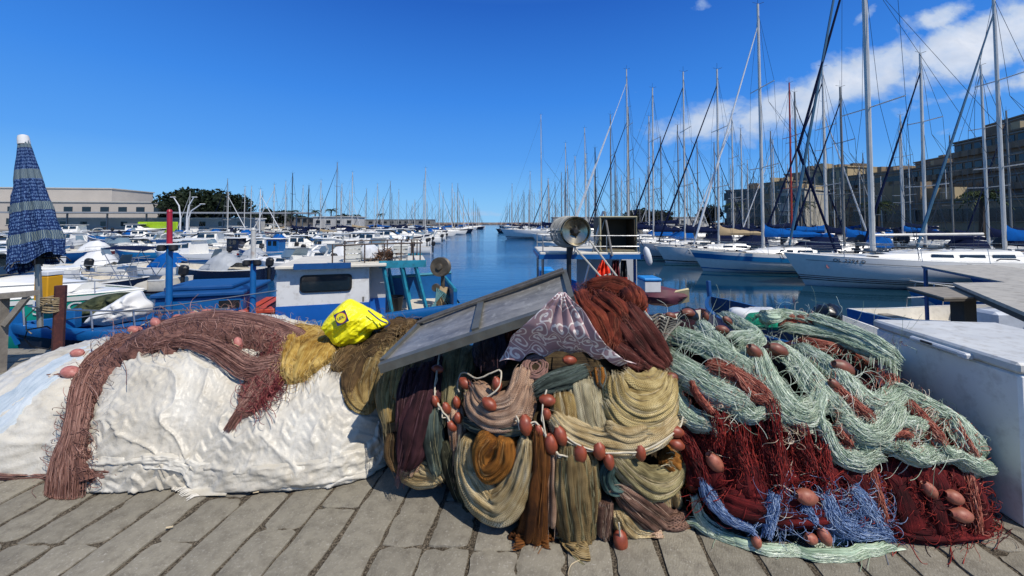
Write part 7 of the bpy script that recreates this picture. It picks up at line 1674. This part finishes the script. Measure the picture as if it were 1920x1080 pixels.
# things hanging and standing at the canopy
DRUM = P('polished_drum', 'b7ad92', .22, .9, var=.3, scale=5, dirt=.25, dcol=lin('5b4a35')); dc = at_y(1078, 434, 5.55); dd_ = Vector((.10, -1, .06)).normalized()
dr = empty('steel_drum', tuple(dc), 0, 'polished steel net drum facing the quay beside the plastic crate', 'net drum'); sc_ = (at_y(1110, 434, 5.55)[0]-dc[0])*.84
MB().lathe([(.0, .02), (.045, .025), (.05, .0), (.20, .045), (sc_*.93, .10), (sc_, .105), (sc_, .09), (sc_*.8, .02), (sc_*.72, -.03), (sc_*.72, -.12), (sc_*.85, -.18), (sc_*1.02, -.19), (sc_*1.02, -.205), (0, -.21)], (0, 0, 0), 48, dd_).build('drum_body', DRUM, dr)
MB().lathe([(0, .06), (.03, .06), (.04, .05), (.055, .03), (.06, .01)], (0, 0, 0), 14, dd_).build('hub', BLK, dr)
b = MB()
for k in range(5): a_ = k*1.256; b.box((0, 0, 0), (.02, .02, .02)); b.tube([Vector((0, 0, 0))+dd_*.05, Vector((.07*math.cos(a_), -.03, .07*math.sin(a_)))], .012, 5)
b.build('bolts', BLK, dr)
b = MB()
for k in range(11):
    r_ = sc_*(1.03+.03*RNG.uniform(0, 1)+.007*k); off = -.02-.016*k; ph_ = RNG.uniform(0, 6)
    e1 = Vector((1, .1, 0)).normalized(); e2 = Vector((0, .06, 1)).normalized()
    b.tube([tuple(dd_*off+e1*(r_*math.cos(x)-.01*k)+e2*r_*math.sin(x)*(1+.02*math.sin(3*x+ph_))) for x in np.linspace(0, 2*PI, 36)], .0065, 4, cap=False)
b.build('cable', P('grey_cable', 'a8a69c', .5, var=.3, scale=20), dr)
b = MB(); b.tube([(0, .14, 0), (-.04, .12, -.2), (-.07, .11, at_y(1066, 470, 5.66)[2]-dc[2]-.1)], [.05, .045, .035], 8); b.build('bracket', P('dark_steel_post', ''), dr)
c_ = at_y(1154, 475, 6.0); cw_ = at_y(1187, 475, 6.0)[0]-at_y(1120, 475, 6.0)[0]; ch_ = at_y(1154, 412, 6.0)[2]-c_[2]; CRP = P('brown_crate', '4c4332', .7, var=.25, scale=6, dirt=.4, dcol=lin('2b241a')); CRL = P('crate_rim', 'a09a7d', .6, var=.2, scale=10)
cr = empty('crate', (c_[0], 6.05, zc_+.06), 0, 'large brown crate standing on its side on the canopy roof', 'crate'); t_ = .03
b = MB(); b.box((0, .22, ch_/2), (cw_, .02, ch_-.004)); b.build('bottom_panel', CRP, cr, smooth=False)
for (p_, d_) in (((0, 0, t_/2), (cw_-2*t_, .42, t_)), ((0, 0, ch_-t_/2), (cw_-2*t_, .42, t_)), ((-cw_/2+t_/2, 0, ch_/2), (t_, .42, ch_)), ((cw_/2-t_/2, 0, ch_/2), (t_, .42, ch_))): MB().box(p_, d_).build('side_panel', CRP, cr, smooth=False)
b = MB(); y_ = -.215; b.tube([(-cw_/2, y_, 0.01), (cw_/2, y_, .01), (cw_/2, y_, ch_), (-cw_/2, y_, ch_), (-cw_/2, y_, .01)], .018, 4); b.tube([(-cw_/2, y_, ch_*.0+.01), (-cw_/2, y_, ch_)], .018, 4); b.build('rim', CRL, cr, smooth=False)
fe = empty('fender', tuple(at_y(1207, 466, 5.7)), 0, 'white fender hanging from the right end of the canopy', 'fender'); MB().lathe([(.0, -.26), (.02, -.25), (.045, -.21), (.053, -.11), (.045, -.02), (.02, .02), (0, .03)], (.03, 0, 0), 16, (-.25, 0, 1)).build('fender_body', CVW_, fe); b = MB(); b.tube([(0, 0, .03), (-.05, 0, .12)], .006, 4); b.build('cord', WIRE, fe)
def cloth_hang(name, label, pix_l, pix_r, Yw, mat, cat, folds=3, amp=.03, parent=None):
    l_ = crom(pix_l, 26); r_ = crom(pix_r, 26); v_ = np.linspace(0, 1, 22); G_ = []
    for i in range(26):
        row = []
        for v2 in v_:
            q = l_[i]*(1-v2)+r_[i]*v2; p = at_y(q[0], q[1], Yw+amp*math.sin(v2*PI*2*folds+i*.12)+.015*math.sin(i*.7+v2*5)); row.append(p)
        G_.append(row)
    me = mesh_np(np.array(G_).reshape(-1, 3), grid_faces(26, 22)); o = link(name, me, mat, parent, True)
    o.modifiers.new('t', 'SOLIDIFY').thickness = .004
    if parent is None: tag(o, label, cat)
    return o
HV = P('hi_vis_orange', 'e8360c', .7, var=.15, scale=8, bump=.4, bscale=20); jk = empty('hi_vis_jacket', tuple(at_y(1130, 545, 5.62)), 0, 'orange hi-vis jacket hanging under the middle canopy', 'jacket')
cloth_hang('jacket_body', '', [(1128, 488), (1120, 505), (1118, 525), (1116, 545)], [(1136, 488), (1143, 505), (1145, 525), (1147, 540)], 5.62, HV, '', 3, .03, jk)
cloth_hang('reflective_band', '', [(1119, 520), (1118, 527)], [(1145, 512), (1146, 519)], 5.60, P('reflective_grey', 'c9c9c2', .4), '', 3, .03, jk)
cloth_hang('sleeve', '', [(1122, 500), (1117, 515), (1117, 535)], [(1127, 500), (1124, 515), (1123, 533)], 5.58, HV, '', 1, .02, jk)
cloth_hang('oilskin_coat', 'dark red oilskin coat hanging beside the hi-vis jacket', [(1148, 488), (1145, 515), (1147, 545)], [(1160, 488), (1162, 515), (1160, 545)], 5.8, P('dark_red_oilskin', '5e141a', .5, var=.3, scale=9), 'coat', 3)
cloth_hang('oilskin_coat', 'black oilskin coat hanging at the right inside the canopy', [(1164, 488), (1163, 515), (1166, 548)], [(1174, 488), (1176, 515), (1175, 548)], 5.85, BLK, 'coat', 2)
cloth_hang('oilskin_trousers', 'orange red trousers hanging low inside the canopy', [(1160, 520), (1162, 535), (1160, 555)], [(1176, 520), (1178, 535), (1180, 555)], 5.78, P('orange_red_oilskin', 'b8301a', .5, var=.3, scale=9), 'trousers', 2)
for i, (xa_, ya_, xb_, yb_) in enumerate(((1106, 452, 1242, 626), (1076, 462, 1215, 615))):
    b = MB(); b.tube([at_y(xa_, ya_, 5.5), at_y((xa_+xb_)/2, (ya_+yb_)/2+2, 4.9), at_y(xb_, yb_, 4.35)], .013, 6); o = b.build('mooring_rope', P('pale_rope', 'b0aca0', .8, var=.25, scale=40), None, world=True); tag(o, ('upper pale rope slanting from the steel drum down to the quay', 'lower pale rope slanting from under the steel drum to the nets')[i], 'rope')
b = MB(); b.box((0, 0, 0), (.30, .5, .22), bev=.03); o = b.build('blue_box', P('sky_blue_plastic', '1c84cc', .4), None); o.location = at_y(1024, 512, 8.2); tag(o, 'small sky blue box seen under the left end of the canopy', 'box')
fbx = empty('foam_box', tuple(at_y(1217, 545, 7.4)), 0, 'foam box with sky blue lid behind the right canopy post', 'box'); MB().box((0, 0, .10), (.30, .4, .2), bev=.01).build('box_body', CVW_, fbx); MB().box((0, 0, .235), (.34, .44, .06), bev=.02).build('lid', P('sky_blue_plastic', ''), fbx)
# dinghy with maroon cover
dg_ = empty('dinghy', (0, 0, WZ), 0, 'small white and maroon dinghy right of the middle canopy', 'dinghy'); hull_parts(dg_, 2.3, 1.0, .42, WHT, MAR, open_=True, floor=.2, inner=CRM, gun=MAR, rake=.15, n=12, m=6)
p = at_z(1262, 612, WZ); zg = at_y(1250, 578, 8.4)[2]; dg_.location = (at_y(1246, 590, 8.4)[0], 8.4, zg-.42); dg_.rotation_euler = (0, 0, math.radians(205))
dg_.location.z = WZ; dg_.scale = (1.15, 1.15, 1.6); dg_.location = (3.35, 8.0, WZ)
o = MB().ell((0, 0, .12), (.55, .38, .2), 10, 16, .4, 5).build('cover', P('plum_tarpaulin', '5c2c3a', .7, var=.3, scale=8, bump=.4, bscale=12), None); o.location = at_y(1240, 566, 7.9); tag(o, 'plum coloured cover bundled in the maroon dinghy', 'cover')
b = MB(); b.box((0, 0, 0), (.42, .05, .30), rx=.4, ry=-.2); o = b.build('board', P('cream_board', 'cdbf94', .7), None); o.location = at_y(1272, 557, 7.7); tag(o, 'cream board leaning in the bow of the maroon dinghy', 'board')
cloth_hang('orange_cloth', 'orange and white cloth over the stern of the maroon dinghy', [(1192, 566), (1190, 580), (1188, 592)], [(1206, 552), (1212, 572), (1216, 598)], 6.3, P('orange_white_cloth', 'cf5a28', .8, var=.5, scale=14), 'cloth', 3)
o = MB().ell((0, 0, .1), (.13, .12, .15), 12, 16, .2, 9).build('black_sack', P('black_bag_plastic', '101113', .3, var=.3, scale=9, bump=.5, bscale=16), None); o.location = at_y(1290, 612, 5.0); tag(o, 'black sack behind the first brown float at the top of the mint net', 'bag')
# ---- blue rowboat at the right, white boat, black bag
rb = empty('rowboat', (4.45, 6.7, WZ), math.radians(94), 'blue wooden rowboat with a tall stem lying behind the mint net', 'rowboat')
hull_parts(rb, 3.6, 1.45, .98, BLD, TEA, open_=True, floor=.55, inner=P('rowboat_inside', '20496f', .6, var=.3, scale=8, dirt=.5), gun=BLD, rake=.15, sheer=.12, n=16, m=7)
MB().box((1.78, 0, 1.12), (.09, .07, .62), ry=.10, bev=.01).build('stem_post', BLD, rb)
b = MB(); b.box((.5, 0, .9), (.22, 1.2, .04)); b.build('thwart', BLD, rb, smooth=False)
o = heap('fishing_net', 'emerald green net piled in the blue rowboat', 'fishing net', [(1392, 610), (1410, 592), (1440, 588), (1475, 592), (1510, 592), (1530, 604), (1500, 614), (1440, 616)], 0, (lambda e: (e))(empty('t', (4.6, 6.1, WZ))), netmat('emerald_net', ['06402f', '0f7a59', '2aa37e', '6fc3a8'], 6, 60, .2), .3, .6, 3)
o = heap('plastic_sheet', 'crumpled white plastic in the bow of the blue rowboat', 'plastic', [(1366, 600), (1372, 582), (1392, 578), (1420, 584), (1446, 576), (1456, 592), (1430, 604), (1390, 608)], 0, (lambda e: (e))(empty('t', (4.4, 6.6, WZ))), CVW, .25, .7, 4)
for o_ in [x for x in bpy.data.objects if x.name.startswith('t') and x.type == 'EMPTY' and len(x.name) <= 5]: bpy.data.objects.remove(o_)
wbt = make_motor('rowboat', 'small white boat with maroon cleats beside the blue rowboat', 'rowboat', 3.4, 'w', 'open', engine=False, Fr=.85, deckm=WHT, rail=False); wbt.location = (5.75, 5.95, WZ); wbt.scale = (.68, .85, 1); wbt.rotation_euler = (0, 0, math.radians(100))
o = MB().ell((0, 0, .2), (.22, .2, .2), 16, 22, .35, 12).build('rubbish_bag', P('black_bag_plastic', ''), None); o.location = at_y(1550, 612, 6.0)+np.array([0, 0, -.05]); tag(o, 'black rubbish bag resting on the small white boat', 'bag')
# ---- timber bench, pale tables and blue boats at the right
TBT = P('worn_white_board', 'aba69a', .7, var=.18, scale=3, dirt=.7, dcol=lin('6b665c'))
def table(name, label, cat, poly, z, th, mat, under, legs, edge=None):
    pts = [at_z(x, y, z) for x, y in poly]; c = np.mean(pts, 0); e = empty(name, (c[0], c[1], 0), 0, label, cat)
    b = MB(); b.poly(pts, (0, 0, -th*.4)); b.build('table_top', mat, e, smooth=False, world=True)
    b = MB(); q = [p+(c-p)*.012+np.array([0, 0, -th*.4-.002]) for p in pts]; b.poly(q, (0, 0, -th*.6)); b.build('frame', under, e, smooth=False, world=True)
    for (x, y, w_) in legs:
        b = MB(); b.box((x, y, (z-th-.0+(-.0 if y < 4.66 else WZ))/2), (w_, w_, z-th-(0 if y < 4.66 else WZ))); b.build('leg', under, e, smooth=False, world=True)
    return e
table('workbench', 'weathered plank bench on the quay edge behind the freezer', 'bench', [(1700, 538), (1785, 538), (1872, 556), (1770, 558)], .74, .04, GRYW, P('bench_timber', '4b463f', .85, var=.3, scale=10), [(4.8, 4.12, .13)], None)
p = at_z(1830, 560, .7); 
t1 = table('boat_canopy', 'flat white boat canopy with dark edge at the right of the photo', 'canopy', [(1727, 498), (1860, 496), (2100, 528), (2100, 560), (1885, 529)], .55, .05, TBT, BLD, [(at_z(1735, 501, .5)[0], at_z(1735, 501, .5)[1], .05)])
t2 = table('cream_table', 'cream table top on dark beams between the plank bench and the white table', 'table', [(1787, 530), (2000, 528), (2200, 560), (2200, 640), (1920, 585)], .80, .08, TBT, P('bench_timber', ''), [(5.2, 3.6, .06)])
for (cx_, cy_, rz_, L_, hl, lab) in ((10.4, 9.3, 4, 4.0, 'b', 'blue boat lying under the end of the plank bench'), (13.4, 10.4, 174, 5, 's', 'light blue boat with a dark cushion behind the pale table'), (19.0, 13.4, 176, 6, 'd', 'deep blue boat hull behind the pale table at the right')):
    r_ = make_motor('motorboat', lab, 'motorboat', L_, hl, 'open' if cy_ < 12 else 'cruiser', engine=False, deckm=CRM); r_.location = (cx_, cy_, WZ); r_.rotation_euler = (0, 0, math.radians(rz_))
wp_ = at_y(1866, 600, 5.6); b = MB(); b.box((wp_[0]+.95, 5.78, -.45), (1.8, .3, 1.3), bev=.04); o = b.build('white_locker', P('shaded_white_locker', 'b9bfc6', .5), None); tag(o, 'white locker below the cream table at the right edge', 'locker')  # locker in an even bluish white
